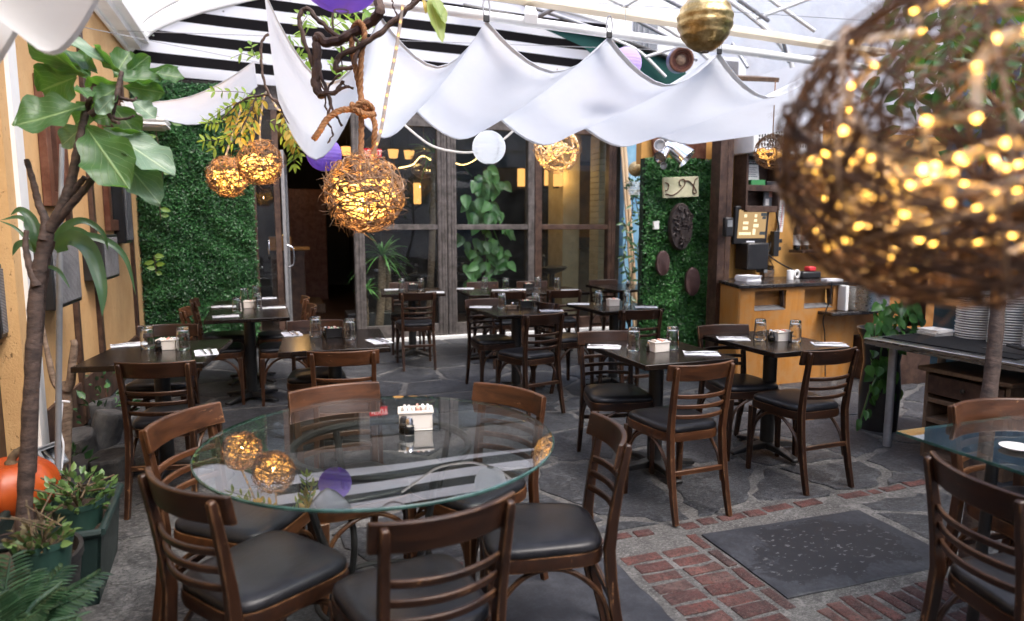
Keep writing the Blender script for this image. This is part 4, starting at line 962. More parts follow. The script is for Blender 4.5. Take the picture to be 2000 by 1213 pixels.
TL = dict(A='black table nearest the brick strip, right of the round glass one', B='black table in front of the plywood counter', M='black table with brown shaker caddy in the middle of the court', D2='black table beside the right hand hedge panel', C='small black table by the dracaena window',
          E1='left half of the long black table under the windows', E2='right half of the long black table under the windows', D='small black corner table by the blue wall', L1='black table against the ochre wall by the fig', L3='black table with black caddy behind the round glass one', L2n='near half of the black table before the tall hedge', L2f='far half of the black table before the tall hedge')
for k, (x, y, w_, d_, r) in TAB.items():
    t = make_table(w_, d_, 'cross' if k in ('L2n', 'L2f', 'C') else 'plus'); t.location = (x, y, .006); t.rotation_euler = (0, 0, R(r)); t['label'] = TL[k]; t['group'] = 'black pedestal dining tables'
ZTP = .756
# ---- table settings
def make_glass():
    t = thing('water_glass', 'x', 'glass')
    b = MB(); b.lathe([(.0005, .121), (.028, .121), (.0318, .115), (.0345, .08), (.0365, .03), (.0375, .001), (.0385, 0), (.0405, .001), (.0400, .03), (.0378, .08), (.0345, .128), (.0315, .139), (.0300, .1395), (.0005, .1395)], 24)
    b.build('body', 'tumbler', t, 60); return t
glass0 = make_glass()
def make_caddy(m, packs):
    t = thing('sugar_caddy', 'x', 'caddy')
    w, d, h, k = .105, .066, .062, .005; b = MB()
    b.bb((-w/2, -d/2, 0), (w/2, d/2, k)); b.bb((-w/2, -d/2, k), (-w/2+k, d/2, h)); b.bb((w/2-k, -d/2, k), (w/2, d/2, h)); b.bb((-w/2+k, -d/2, k), (w/2-k, -d/2+k, h)); b.bb((-w/2+k, d/2-k, k), (w/2-k, d/2, h))
    b.bb((-w/2-.004, -d/2-.004, h-.008), (-w/2, d/2+.004, h)); b.bb((w/2, -d/2-.004, h-.008), (w/2+.004, d/2+.004, h)); b.bb((-w/2, -d/2-.004, h-.008), (w/2, -d/2, h)); b.bb((-w/2, d/2, h-.008), (w/2, d/2+.004, h))
    b.build('box', m, t, 30, .002)
    for i in range(7):
        p = MB(); x = -w/2+.016+i*.0122; p.box((x, random.gauss(0, .002), .038+random.gauss(0, .003)), (.007, .05, .058), (random.gauss(0, .06), random.gauss(0, .14), 0)); p.build('packet', packs[i % len(packs)], t, 0)
    return t
cadW = make_caddy('ceramic', ['pack', 'napkin', 'pack', 'pack', 'packpink']); cadB = make_caddy('blackplastic', ['packpink', 'pack', 'packgreen', 'pack'])
def make_shaker(cap):
    t = thing('shaker', 'x', 'shaker')
    b = MB(); b.lathe([(.017, 0), (.019, .004), (.018, .03), (.013, .042)], 14); b.build('jar', 'tumbler', t)
    b = MB(); b.lathe([(.0145, .002), (.0155, .006), (.0148, .024), (.001, .024)], 12); b.build('contents', 'napkin' if cap == 'chrome' else 'soil', t)
    b = MB(); b.lathe([(.0145, .040), (.015, .052), (.011, .061), (.003, .064)], 14); b.build('cap', cap, t); return t
shS, shP = make_shaker('chrome'), make_shaker('blackplastic')
def make_napkin():
    t = MB(); P = [[(x*.10+.004*math.sin(y*5), y*.062+.003*math.sin(x*3), .004+.0015*math.sin(x*7+y*3)) for x in np.linspace(-1, 1, 9)] for y in np.linspace(-1, 1, 6)]
    t.grid(P); t.bb((-.1, -.061, .0), (.1, .061, .0022)); return t.build('napkin', 'napkin', None, 30)
nap0 = make_napkin()
def make_fork():
    b = MB(); b.sweep([(-.09, 0, .004), (-.03, 0, .005), (.025, 0, .0075), (.045, 0, .0065)], [(.011, .0025), (.008, .0025), (.007, .0025), (.022, .002)], (0, 1, 0))
    for k in range(4): b.sweep([(.043, -.0088+k*.0059, .0065), (.07, -.0088+k*.0059, .006), (.095, -.0088+k*.0059, .010)], [(.0036, .002), (.0032, .002), (.002, .0016)], (0, 1, 0))
    return b.build('fork', 'chrome', None, 30)
def make_knife():
    b = MB(); b.sweep([(-.10, 0, .004), (0, 0, .005)], [(.014, .005), (.010, .004)], (0, 1, 0)); b.sweep([(.001, 0, .005), (.03, .002, .005), (.09, .002, .005), (.112, .006, .005)], [(.012, .003), (.018, .002), (.017, .0016), (.004, .001)], (0, 1, 0)); return b.build('knife', 'steel', None, 30)
fork0, knife0 = make_fork(), make_knife()
first = set()
def put(src, loc, rz, lab, cat, group):
    if src.name in first: o = dup(src)
    else: o = src; first.add(src.name)
    o.location = loc; o.rotation_euler = (0, 0, rz); tag(o, lab, cat, group); return o
SET = {  # pixel spots: napkins, glasses, caddy, shakers
 'A': dict(n=[(1180, 678, 'far', -32), (1370, 691, 'near', -28)], g=[(1237, 686, 'left'), (1313, 684, 'right')], c=('W', 1287, 688), s=[(1268, 686, 0)]),
 'B': dict(n=[(1432, 662, 'far', -28), (1620, 673, 'near', -30)], g=[(1484, 666, 'left'), (1552, 669, 'right')], c=('W', 1527, 667), s=[(1505, 663, 0), (1508, 668, 1)]),
 'M': dict(n=[(939, 600, 'far', -25), (1077, 607, 'near', -15)], g=[(980, 604, 'left'), (1046, 604, 'right')], c=('B', 1028, 602), s=[(1001, 605, 0), (1010, 605, 1)]),
 'D2': dict(n=[(1130, 594, 'left', -25), (1262, 600, 'right', -28)], g=[(1168, 598, 'left'), (1224, 598, 'right')], c=('W', 1197, 599), s=[]),
 'C': dict(n=[(768, 566, 'left', -10), (850, 571, 'right', -15)], g=[(785, 569, 'left'), (822, 569, 'right')], c=('B', 806, 567), s=[]),
 'E1': dict(n=[(909, 564, 'left', -20), (978, 567, 'right', -25)], g=[(947, 566, 'left'), (988, 568, 'right')], c=None, s=[]),
 'E2': dict(n=[(1010, 566, 'left', -20), (1113, 567, 'right', -20)], g=[(1050, 566, 'left'), (1088, 567, 'right')], c=('B', 1032, 566), s=[]),
 'L1': dict(n=[(252, 674, 'far', 12), (403, 689, 'near', 96)], g=[(289, 683, 'left'), (359, 685, 'right')], c=('W', 327, 684), s=[(310, 686, 1), (316, 683, 0)]),
 'L3': dict(n=[(570, 653, 'far', 95), (740, 667, 'near', 100)], g=[(617, 660, 'left'), (684, 665, 'right')], c=('B', 652, 660), s=[(636, 657, 0)]),
 'L2n': dict(n=[(441, 618, 'left', 5), (535, 601, 'right', 2)], g=[(464, 614, 'left'), (504, 604, 'right')], c=('W', 488, 603), s=[]),
 'L2f': dict(n=[(436, 599, 'left', 3), (520, 583, 'right', 2)], g=[(478, 592, 'left'), (500, 586, 'right')], c=None, s=[]),
}
for k, S in SET.items():
    tl = TB[k]
    for px, py, side, a in S['n']:
        p = uz(px, py, ZTP); 
        if 'L2f' == k or k == 'L2n': p = Vector((max(-.42, min(.06, p.x)), p.y, p.z))
        put(nap0, (p.x, p.y, ZTP), R(a), 'folded white paper napkin, %s setting of %s' % (side, tl), 'napkin', 'folded napkins on the black tables')
        c, s = math.cos(R(a)), math.sin(R(a))
        put(fork0, (p.x-s*.016, p.y+c*.016, ZTP+.007), R(a+8), 'steel fork on the %s napkin of %s' % (side, tl), 'fork', 'forks on the napkins')
        put(knife0, (p.x+s*.022, p.y-c*.022, ZTP+.007), R(a+3), 'steel knife on the %s napkin of %s' % (side, tl), 'knife', 'knives on the napkins')
    for px, py, side in S['g']:
        p = uz(px, py-2, ZTP); put(glass0, (p.x, p.y, ZTP+.0005), random.random()*6, 'upside-down clear tumbler, %s of pair on %s' % (side, tl), 'glass', 'upside-down water glasses')
    if S['c']:
        kk, px, py = S['c']; p = uz(px, py-2, ZTP); put(cadW if kk == 'W' else cadB, (p.x, p.y, ZTP+.0005), R(random.uniform(-14, 6)), ('cream ceramic' if kk == 'W' else 'black plastic')+' box of sugar packets on '+tl, 'caddy', 'sugar caddies on the tables')
    for px, py, bl in S['s']:
        p = uz(px, py-1, ZTP); put(shP if bl else shS, (p.x, p.y, ZTP+.0005), 0, ('pepper shaker with dark cap on ' if bl else 'salt shaker with metal cap on ')+tl, 'shaker', 'salt and pepper shakers')
p = uz(1006, 606, ZTP); b = MB(); b.bb((-.055, -.032, 0), (.055, .032, .035)); o = tag(b.build('shaker_tray', 'barklight', smooth=30, bevel=.003), 'brown wooden shaker tray on the middle table', 'tray'); o.location = (p.x, p.y+.08, ZTP+.0005)
p = uz(1226, 558, ZTP); put(shS, (p.x, p.y, ZTP+.0005), 0, 'salt shaker with metal cap on '+TB['D'], 'shaker', 'salt and pepper shakers')

# ---- round glass table
RX, RY = .35, 2.37
t = thing('round_glass_table', 'round greenish glass table on a dark ring base in the foreground', 'table', (RX, RY, .006)); RR = .614
b = MB(); b.lathe([(RR-.004, .012), (.001, .012)], 96, (0, 0, .732), cap0=False, cap1=False); top = b.build('glass_top', 'glass', t, 0); b = MB(); b.lathe([(RR-.004, 0), (.001, 0)], 96, (0, 0, .732), cap0=False, cap1=False); b.build('underside', 'glassunder', top, 0)
b = MB(); b.lathe([(RR-.004, 0), (RR, .003), (RR, .009), (RR-.004, .012)], 96, (0, 0, .732), cap0=False, cap1=False); b.build('edge', 'glassrim', top, 40)
b = MB(); b.tube([(.31*math.cos(a), .31*math.sin(a), .716) for a in [i*2*PI/48 for i in range(48)]], .0145, 8, closed=True); b.build('support_ring', 'iron', t)
b = MB(); b.tube([(.24*math.cos(a), .24*math.sin(a), .16) for a in [i*2*PI/40 for i in range(40)]], .010, 8, closed=True); b.build('foot_ring', 'iron', t)
for a in (25, 115, 205, 295):
    c, s = math.cos(R(a)), math.sin(R(a)); b = MB(); b.tube(spl([(c*.31, s*.31, .705), (c*.26, s*.26, .5), (c*.20, s*.20, .3), (c*.24, s*.24, .12), (c*.33, s*.33, .0)], 6), .013, 8); b.build('leg', 'iron', t)
ZG = .7505
p = uz(812, 836, ZG); put(cadW, (p.x, p.y, ZG), R(-10), 'large cream box of sugar packets on the round glass table', 'caddy', 'sugar caddies on the tables').scale = (1.15, 1.15, 1.2)
p = uz(789, 846, ZG); put(shP, (p.x, p.y, ZG), 0, 'pepper shaker beside the cream box on round glass table', 'shaker', 'salt and pepper shakers')
p = uz(800, 849, ZG); put(shS, (p.x, p.y, ZG), 0, 'salt shaker beside the cream box on round glass table', 'shaker', 'salt and pepper shakers')
# ---- rectangular glass table at right
t = thing('glass_table', 'rectangular dark glass table cut by the right edge', 'table', (2.68, 1.32, .006))
gx0, gx1, gy0, gy1 = -.53, .55, -.55, .50
b = MB(); b.add([(gx0, gy0, .734), (gx1, gy0, .734), (gx1, gy1, .734), (gx0, gy1, .734), (gx0, gy0, .744), (gx1, gy0, .744), (gx1, gy1, .744), (gx0, gy1, .744)], [(4, 5, 6, 7)]); top = b.build('glass_top', 'glass', t, 0); b = MB(); b.add([(gx0, gy0, .734), (gx1, gy0, .734), (gx1, gy1, .734), (gx0, gy1, .734)], [(3, 2, 1, 0)]); b.build('underside', 'glassunder', top, 0)
b = MB(); b.sweep([(gx0, gy0, .739), (gx0, gy1, .739)], (.003, .010), (1, 0, 0)); b.sweep([(gx0, gy1, .739), (gx1, gy1, .739)], (.003, .0098), (0, 1, 0)); b.sweep([(gx1, gy0, .739), (gx1, gy1, .739)], (.003, .010), (1, 0, 0)); b.sweep([(gx0, gy0, .739), (gx1, gy0, .739)], (.003, .0098), (0, 1, 0)); b.build('edge', 'glassrim', top, 0)
b = MB(); b.bb((-.33, -.33, .69), (.33, .33, .733)); b.build('frame', 'iron', t, 30, .006)
for x in (-.3, .3):
    for y in (-.3, .3): b = MB(); b.tube([(x, y, .69), (x*1.05, y*1.05, .0)], .02, 10); b.build('leg', 'iron', t)
p = uz(1985, 878, ZG); b = MB(); b.lathe([(.03, 0), (.048, .008), (.05, .012), (.03, .010)], 24); o = tag(b.build('saucer', 'plate'), 'small white saucer on the rectangular glass table', 'saucer'); o.location = (p.x, p.y, ZG)

# ================================================================== RIGHT SIDE
# ---- hedge panel with its boards
HX0, HX1, HY = 3.53, 4.32, 6.0
hc = (HX0+HX1)/2
def hq(px, py): q = uY(px, py, HY-.08); return q
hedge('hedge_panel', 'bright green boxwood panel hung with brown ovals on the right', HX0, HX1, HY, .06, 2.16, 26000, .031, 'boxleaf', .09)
q = hq(1326, 366); t = thing('scroll_plaque', 'pale green plaque with rusty scrollwork on the hedge panel', 'plaque', (q.x, HY-.11, q.z), 0)
b = MB(); b.box((0, 0, 0), (.40, .03, .20), (0, R(-3), 0)); b.build('board', 'plaque', t, 30, .004)
for pts in ([(-.18, -.06), (-.10, -.075), (-.02, -.03), (.035, .03), (.02, .075), (-.03, .06), (-.02, .02), (.0, .01)], [(.02, .06), (.08, .055), (.14, .0), (.17, -.06), (.13, -.05), (.15, .06), (.18, .085)], [(-.19, .05), (-.15, .03), (-.16, -.02), (-.19, -.03)]):
    b = MB(); b.tube(spl([(x, -.022, z+x*.05) for x, z in pts], 6), .0055, 6); b.build('scroll', 'rust', t)
q = hq(1327, 443); t = thing('carved_medallion', 'carved dark oval medallion on the hedge panel', 'medallion', (q.x, HY-.10, q.z))
b = MB(); n = 40
for r_, y in ((1, .03), (1, -.01), (.95, -.025), (.85, -.022), (.5, -.034), (.1, -.04)): b.v += [(math.cos(2*PI*i/n)*.13*r_, y, math.sin(2*PI*i/n)*.235*r_) for i in range(n)]
b.f += [(r_*n+i, r_*n+(i+1) % n, (r_+1)*n+(i+1) % n, (r_+1)*n+i) for r_ in range(5) for i in range(n)]+[tuple(5*n+i for i in range(n))]; b.build('plate', 'carved', t, 50)
b = MB()
for i in range(34):
    a = random.random()*2*PI; r_ = math.sqrt(random.random())*.82; x, z = math.cos(a)*.13*r_, math.sin(a)*.235*r_; a2 = random.random()*6
    b.tube(spl([(x+.03*math.cos(a2+k*1.1)*(1-k*.2), -.034-.006*k, z+.035*math.sin(a2+k*1.1)*(1-k*.2)) for k in range(4)], 4), .008, 6)
b.build('carving', 'carved', t)
for px, py, rw, rh, lab in ((1294, 514, .075, .125, 'smaller plain brown oval low on the hedge panel, left'), (1352, 550, .085, .145, 'larger plain brown oval low on the hedge panel, right')):
    q = hq(px, py); b = MB(); n = 40
    for r_, y in ((.96, .03), (1, .02), (1, -.004), (.97, -.008)): b.v += [(math.cos(2*PI*i/n)*rw*r_, y, math.sin(2*PI*i/n)*rh*r_) for i in range(n)]
    b.f += [(r_*n+i, r_*n+(i+1) % n, (r_+1)*n+(i+1) % n, (r_+1)*n+i) for r_ in range(3) for i in range(n)]+[tuple(3*n+i for i in range(n))]; o = tag(b.build('oval_board', 'oval', smooth=50), lab, 'board'); o.location = (q.x, HY-.09, q.z)
q = hq(1281, 440); b = MB(); b.bb((-.03, -.01, -.04), (.03, .02, .04)); o = tag(b.build('switch_plate', 'white', smooth=30, bevel=.004), 'small white switch plate on left edge of hedge panel', 'switch'); o.location = (q.x, HY-.085, q.z)
# ochre upper wall and lintel behind the panel
t = thing('upper_wall', 'ochre wall piece above the hedge panel', 'wall', (0, HY+.12, 0))
b = MB(); b.bb((HX0+.02, 0, 2.12), (HX1+.10, .10, 2.5)); b.build('wall', 'stuccobar', t, 0)
q = uY(1368, 283, HY+.0); b = MB(); b.bb((-.14, -.02, -.14), (.16, .1, .17)); o = tag(b.build('wood_panel', 'redwood', smooth=30, bevel=.005), 'red brown timber block behind the chrome spotlights', 'board'); o.location = (q.x-.10, HY+.0, q.z)
q = uY(1287, 283, HY+.08); b = MB(); b.bb((-.07, -.02, -.12), (.07, .02, .12)); b.tube(spl([(-.03, -.025, -.08), (.03, -.025, -.02), (-.02, -.025, .03), (.03, -.025, .09)], 5), .008, 6); o = tag(b.build('wall_carving', 'redwood', smooth=30), 'small carved red wooden panel left of the spotlights', 'carving'); o.location = q; o.rotation_euler = (0, R(-8), 0)
# chrome spotlights
def spot(px, py, r, L, ax, lab):
    q = uY(px, py, HY-.30); t = thing('spotlight', lab, 'spotlight', q); t.rotation_euler = Vector(ax).to_track_quat('Z', 'Y').to_euler()
    b = MB(); b.lathe([(r*.3, -L*.55), (r*.62, -L*.5), (r*.72, -L*.1), (r*.98, L*.45), (r, L*.5), (r*.9, L*.5), (r*.6, L*.1)], 22, cap1=False); b.build('housing', 'chrome', t, 50)
    b = MB(); b.lathe([(r*.6, L*.12), (.001, L*.14)], 18, cap0=False, cap1=False); b.build('lens', 'white', t)
    return t
spot(1322, 293, .105, .26, (.5, -.5, -.62), 'large chrome spotlight over the hedge panel'); spot(1296, 300, .062, .17, (-.7, -.4, -.5), 'small chrome spotlight left of the large one'); spot(1294, 322, .036, .07, (-.2, -.9, -.3), 'tiny chrome spotlight hanging lowest over the hedge panel'); spot(1290, 285, .055, .10, (-.6, -.7, .1), 'white rimmed chrome spotlight, topmost of the cluster')
q = uY(1318, 275, HY-.25); b = MB(); b.tube([(q.x-.16, HY-.28, q.z-.01), (q.x+.2, HY-.28, q.z+.06)], .014, 8); b.tube([(q.x+.06, HY-.28, q.z+.03), (q.x+.06, HY+.1, q.z+.05)], .014, 8); tag(b.build('light_bar', 'iron', smooth=60), 'dark bracket bar carrying the chrome spotlights', 'bracket')
# dark post
pp = uY(1407, 500, 5.70); b = MB(); b.bb((-.075, -.05, 0), (.075, .10, 2.55)); b.bb((.01, -.056, 0), (.016, -.05, 2.55)); o = tag(b.build('timber_post', 'darkwood', smooth=30, bevel=.005), 'dark timber post between hedge panel and bar', 'post'); o.location = (4.24, 5.72, 0)
# blue wall in the corner, bamboo, pole
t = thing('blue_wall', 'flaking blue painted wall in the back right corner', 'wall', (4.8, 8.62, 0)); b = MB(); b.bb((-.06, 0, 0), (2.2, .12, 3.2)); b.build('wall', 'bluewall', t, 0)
for k, (x0, y0, x1, y1, r, lab) in enumerate(((1243, 612, 1218, 262, .030, 'thick pale bamboo pole leaning on the blue wall'), (1233, 560, 1213, 270, .017, 'thin bamboo pole just left of the thick one'))):
    a = uY(x0, y0, 8.1); c_ = uY(x1, y1, 8.5); a2 = a+(a-c_)*(a.z/(c_.z-a.z)); b = MB(); m = 26; pts = [a2.lerp(c_+(c_-a)*.15, i/m) for i in range(m+1)]; b.tube(pts, [r*(1.12 if i % 5 == 0 else 1) for i in range(m+1)], 10); tag(b.build('bamboo_pole', 'bamboo', smooth=60), lab, 'pole')
a = uY(1253, 480, 7.6); b = MB(); b.tube([(a.x, 7.6, 0), (a.x, 7.6, a.z+.55)], .018, 8); tag(b.build('iron_pole', 'iron', smooth=60), 'thin black iron pole beside the bamboo', 'pole')
# ---- bar
t = thing('bar_wall', 'amber stucco back wall of the bar', 'wall', (0, 5.86, 0)); b = MB(); b.bb((4.33, 0, 0), (8.0, .12, 2.5)); b.build('wall', 'stuccobar', t, 0); b = MB(); b.bb((4.36, -.03, .9), (4.40, 0, 2.45)); b.build('batten', 'ply', t, 30, .003)
BY = 5.84
def bq(px, py, o=0): return uY(px, py, BY-o)
t = thing('bar_counter', 'honey plywood bar counter with two slots and black top', 'counter', (4.03, 5.12, 0))
ct0 = uz(1450, 562, .93); 
FL = [(0, 0), (.24, .66), (1.36, .66), (1.36, 0)]
b = MB(); b.add([(0, 0, 0), (0, 0, .93), (.26, .70, .93), (.26, .70, 0), (-.012, .012, 0), (-.012, .012, .93), (.245, .705, .93), (.245, .705, 0)], [(0, 1, 2, 3), (7, 6, 5, 4), (0, 4, 5, 1), (3, 2, 6, 7), (1, 5, 6, 2)]); b.build('side_panel', 'ply', t, 0)
s1 = [uY(px, 585, 5.12).x-4.03 for px in (1474, 1535, 1571, 1627)]; z0, z1 = uY(1500, 605, 5.12).z, uY(1500, 568, 5.12).z
b = MB()
for xa, xb in ((0.0, s1[0]), (s1[1], s1[2]), (s1[3], 1.36)): b.bb((xa, 0, 0), (xb, .02, .93))
for xa, xb in ((s1[0], s1[1]), (s1[2], s1[3])): b.bb((xa, 0, 0), (xb, .02, z0)); b.bb((xa, 0, z1), (xb, .02, .93))
b.build('front_panel', 'ply', t, 0)
for xa, xb in ((s1[0], s1[1]), (s1[2], s1[3])):
    b = MB(); b.bb((xa-.0, .10, z0-.03), (xb, .115, z1+.02)); b.build('slot_back', 'plyx', t, 0)
    b = MB(); b.box(((xa+xb)/2, .045, z0+.012), (xb-xa-.01, .10, .006), (R(18), 0, 0)); b.build('slot_flap', 'legsteel', t, 0)
    b = MB(); b.sweep([(xb-.01, .03, z0+.02), (xb-.035, .03, z1)], (.01, .05), (1, 0, 0)); b.build('slot_cheek', 'darkwood', t, 0)
b = MB(); b.prism([(-.04, -.035), (1.42, -.035), (1.42, .71), (.22, .71)], .932, .965); b.build('worktop', 'counter', t, 30, .005)
# right hand lower wall and shelf with steel bin
b = MB(); b.bb((5.40, 5.30, 0), (8, 5.40, .92)); tag(b.build('side_partition', 'plyx', smooth=0), 'low amber partition right of the bar counter', 'partition')
q = uY(1645, 612, 5.08); b = MB(); b.bb((-.26, -.16, -.03), (.70, .2, 0)); o = tag(b.build('bin_shelf', 'counter', smooth=30, bevel=.005), 'dark shelf carrying the steel bin beside the counter', 'shelf'); o.location = (q.x, 5.10, q.z+.03)
t = thing('steel_bin', 'wide polished steel bin on dark shelf by the counter', 'bin', (q.x+.26, 5.06, q.z+.031)); b = MB(); b.lathe([(.20, 0), (.21, .005), (.21, .225), (.217, .23), (.217, .238), (.205, .238), (.205, .01), (.001, .01)], 36, cap1=False); b.build('body', 'steel', t, 40)
b = MB(); b.bb((-.02, -.05, 0), (.02, .05, .24)); o = tag(b.build('cutting_board', 'white', smooth=30, bevel=.006), 'white board standing between counter and steel bin', 'board'); o.location = (q.x-.02, 5.06, q.z+.032)
b = MB(); b.bb((5.42, 4.7, 0), (6.4, 5.2, .42)); tag(b.build('dark_trough', 'darkwood', smooth=30, bevel=.01), 'dark timber trough on the floor below the steel bin', 'trough')
# shelf cabinet
qa, qb = bq(1430, 420), bq(1502, 296); zt, zb = bq(1465, 296).z, bq(1465, 412).z
t = thing('shelf_cabinet', 'dark open shelf cabinet above the till', 'shelf', ((qa.x+qb.x)/2, BY, zb)); w_, h_ = qb.x-qa.x, zt-zb
b = MB(); b.bb((-w_/2, -.2, 0), (-w_/2+.025, 0, h_)); b.bb((w_/2-.025, -.2, 0), (w_/2, 0, h_)); b.bb((-w_/2+.025, -.02, 0), (w_/2-.025, 0, h_)); b.build('carcass', 'darkwood', t, 30, .003)
for z in (.015, h_*.37, h_*.985): b = MB(); b.bb((-w_/2+.025, -.195, z-.03), (w_/2-.025, -.02, z+.03)); b.build('shelf', 'darkwood', t, 30, .003)
zz = zb+h_*.37+.031
b = MB(); b.bb((-.075, -.006, 0), (.075, .006, .20)); o = tag(b.build('menu_card', 'labelpaper', smooth=0), 'white menu card with black heading on the upper shelf', 'card'); o.location = (bq(1458, 330).x, BY-.10, zz+.052); o.rotation_euler = (R(-8), 0, 0)
b = MB(); b.bb((-.070, -.009, .155), (.070, -.007, .195)); b.build('heading', 'blackplastic', o, 0)
text_mesh('WINE LIST', .024, 'napkin', 'lettering', o, (0, -.0105, .175), (R(90), 0, 0), .0005)
b = MB(); [b.bb((-.055, -.009, .12-k*.022), (.055-.02*(k % 2), -.007, .126-k*.022)) for k in range(5)]; b.build('print', 'greyplastic', o, 0)
b = MB(); b.bb((-.085, -.07, 0), (.085, .07, .05)); o = tag(b.build('green_box', 'packgreen', smooth=30, bevel=.003), 'flat green carton under the menu card', 'box'); o.location = (bq(1459, 350).x, BY-.105, zz); o.data.materials[0] = gen('green_carton', (.03, .20, .06), (.05, .26, .08), 6, .6, .1, 0)
b = MB(); b.bb((-.06, -.06, 0), (.06, .06, .04)); o = tag(b.build('black_case', 'blackplastic', smooth=30, bevel=.005), 'small black case right of the green carton', 'case'); o.location = (bq(1486, 352).x, BY-.105, zz)
b = MB(); b.bb((-.05, -.008, 0), (.05, .008, .15)); o = tag(b.build('leaflet', 'greyplastic', smooth=0), 'dark leaflet with red corner on the lower shelf', 'leaflet'); o.location = (bq(1486, 388).x, BY-.10, zb+.046)
b = MB(); b.bb((.01, -.010, .09), (.05, -.0085, .15)); b.build('corner', 'packpink', o, 0); b = MB(); b.bb((-.03, -.010, .01), (.012, -.0085, .075)); b.build('panel', 'labelpaper', o, 0)
# air unit
q = bq(1495, 275); t = thing('air_unit', 'white slotted air conditioner unit above shelf cabinet', 'air conditioner', (bq(1500, 275).x, BY-.16, q.z)); b = MB(); b.bb((-.42, -.14, -.16), (.42, .16, .20)); b.build('case', 'white', t, 30, .012)
b = MB()
for i in range(22):
    for j in range(6): b.bb((-.36+i*.033, -.1425, -.095+j*.043), (-.36+i*.033+.016, -.139, -.095+j*.043+.031))
b.build('slots', 'blackplastic', t, 0)
# till
q = bq(1467, 440, .12); t = thing('till_screen', 'touchscreen till with beige screen on the bar wall', 'till', (q.x, BY-.13, q.z)); t.rotation_euler = (R(4), 0, 0); w_ = uY(1500, 440, BY-.13).x-uY(1434, 440, BY-.13).x; h_ = .38
b = MB(); b.bb((-w_/2, 0, -h_/2), (w_/2, .05, h_/2)); b.build('bezel', 'blackplastic', t, 30, .012)
b = MB(); b.bb((-w_/2+.04, -.003, -h_/2+.06), (w_/2-.035, .0, h_/2-.035)); sc_ = b.build('screen', 'screen', t, 0)
b = MB()
for x, z, w2, h2 in ((-.5, .62, .09, .11), (.22, .62, .08, .11), (.22, .28, .10, .10), (-.45, .10, .18, .10), (.28, -.10, .18, .12), (-.45, -.28, .18, .12), (.18, -.55, .10, .22), (-.45, -.68, .42, .10)): b.bb(((x-w2)*w_*.42, -.0045, (z-h2)*h_*.36+.01), ((x+w2)*w_*.42, -.003, (z+h2)*h_*.36+.01))
b.build('keys', 'screenkey', sc_, 0)
b = MB()
for x, z, w2, h2 in ((.78, .72, .2, .12), (.82, .48, .13, .1), (.78, -.66, .2, .12)): b.bb(((x-w2)*w_*.42, -.0045, (z-h2)*h_*.36+.01), ((x+w2)*w_*.42, -.003, (z+h2)*h_*.36+.01))
b.build('dark_keys', 'screendark', sc_, 0)
b = MB(); b.bb((-.05, -.003, -h_/2+.018), (.05, 0, -h_/2+.032)); b.build('badge', 'napkin', t, 0)
q = bq(1468, 505, .12); t = thing('receipt_printer', 'dark printer and bracket hanging below the till', 'printer', (q.x, BY-.02, q.z)); b = MB(); b.prism([(-.13, -.20), (.13, -.20), (.13, 0), (-.13, 0)], -.11, .16); b.build('case', 'blackplastic', t, 30, .015); b = MB(); b.bb((.14, -.12, -.15), (.19, 0, .05)); b.build('bracket', 'greyplastic', t, 30, .006)
q = uY(1420, 443, 5.6); t = thing('wall_phone', 'small black card reader hung on the dark post', 'card reader', q); b = MB(); b.bb((-.035, -.03, -.095), (.055, .03, .09)); b.build('case', 'blackplastic', t, 30, .012); b = MB(); b.bb((-.018, -.033, .0), (.038, -.03, .065)); b.build('display', 'greyplastic', t, 0)
q = bq(1524, 422); t = thing('thermometer', 'white wall thermometer with black scale marks', 'thermometer', (q.x, BY-.012, q.z)); t.rotation_euler = (0, R(4), 0); b = MB(); b.bb((-.035, -.006, -.165), (.035, .012, .165)); b.build('plate', 'white', t, 30, .003)
b = MB(); [b.bb((-.026, -.008, -.10+k*.022), (-.008, -.006, -.095+k*.022)) for k in range(11)]; [b.bb((.010, -.008, -.10+k*.022), (.026, -.006, -.095+k*.022)) for k in range(11)]; b.build('scale', 'blackplastic', t, 0); b = MB(); b.tube([(0, -.009, -.12), (0, -.009, .12)], .003, 6); b.build('tube', 'redsign', t)
# bottle shelf
q = bq(1600, 490); t = thing('bottle_shelf', 'dark wall shelf with wine bottles above the counter', 'shelf', (bq(1545, 490).x, BY, bq(1570, 487).z)); b = MB(); b.bb((-.03, -.20, -.03), (1.0, 0, 0)); b.build('board', 'darkwood', t, 30, .004); b = MB(); b.bb((-.02, -.14, .62), (.16, 0, .66)); b.build('upper_board', 'darkwood', t, 30, .004)
zsh = t.location.z
def make_bottle():
    t = thing('wine_bottle', 'x', 'bottle'); b = MB(); b.lathe([(.037, 0), (.038, .01), (.038, .19), (.030, .225), (.015, .255), (.0145, .305), (.017, .306), (.017, .318)], 18); b.build('glass', 'bottle', t, 50); b = MB(); b.lathe([(.0386, .05), (.0386, .155)], 18, cap0=False, cap1=False); b.build('label', 'labelpaper', t); return t
bt0 = make_bottle()
for k, px in enumerate((1556, 1570, 1588, 1603)):
    o = bt0 if k == 0 else dup(bt0); o.location = (bq(px, 480, .1).x, BY-.10-.015*(k % 2), zsh+.001); tag(o, ['dark wine bottle at the left end of the wall shelf', 'dark wine bottle second from left on the shelf', 'dark wine bottle third from left on the shelf', 'dark wine bottle at shelf beside the big wicker ball'][k], 'bottle', 'wine bottles on the wall shelf')
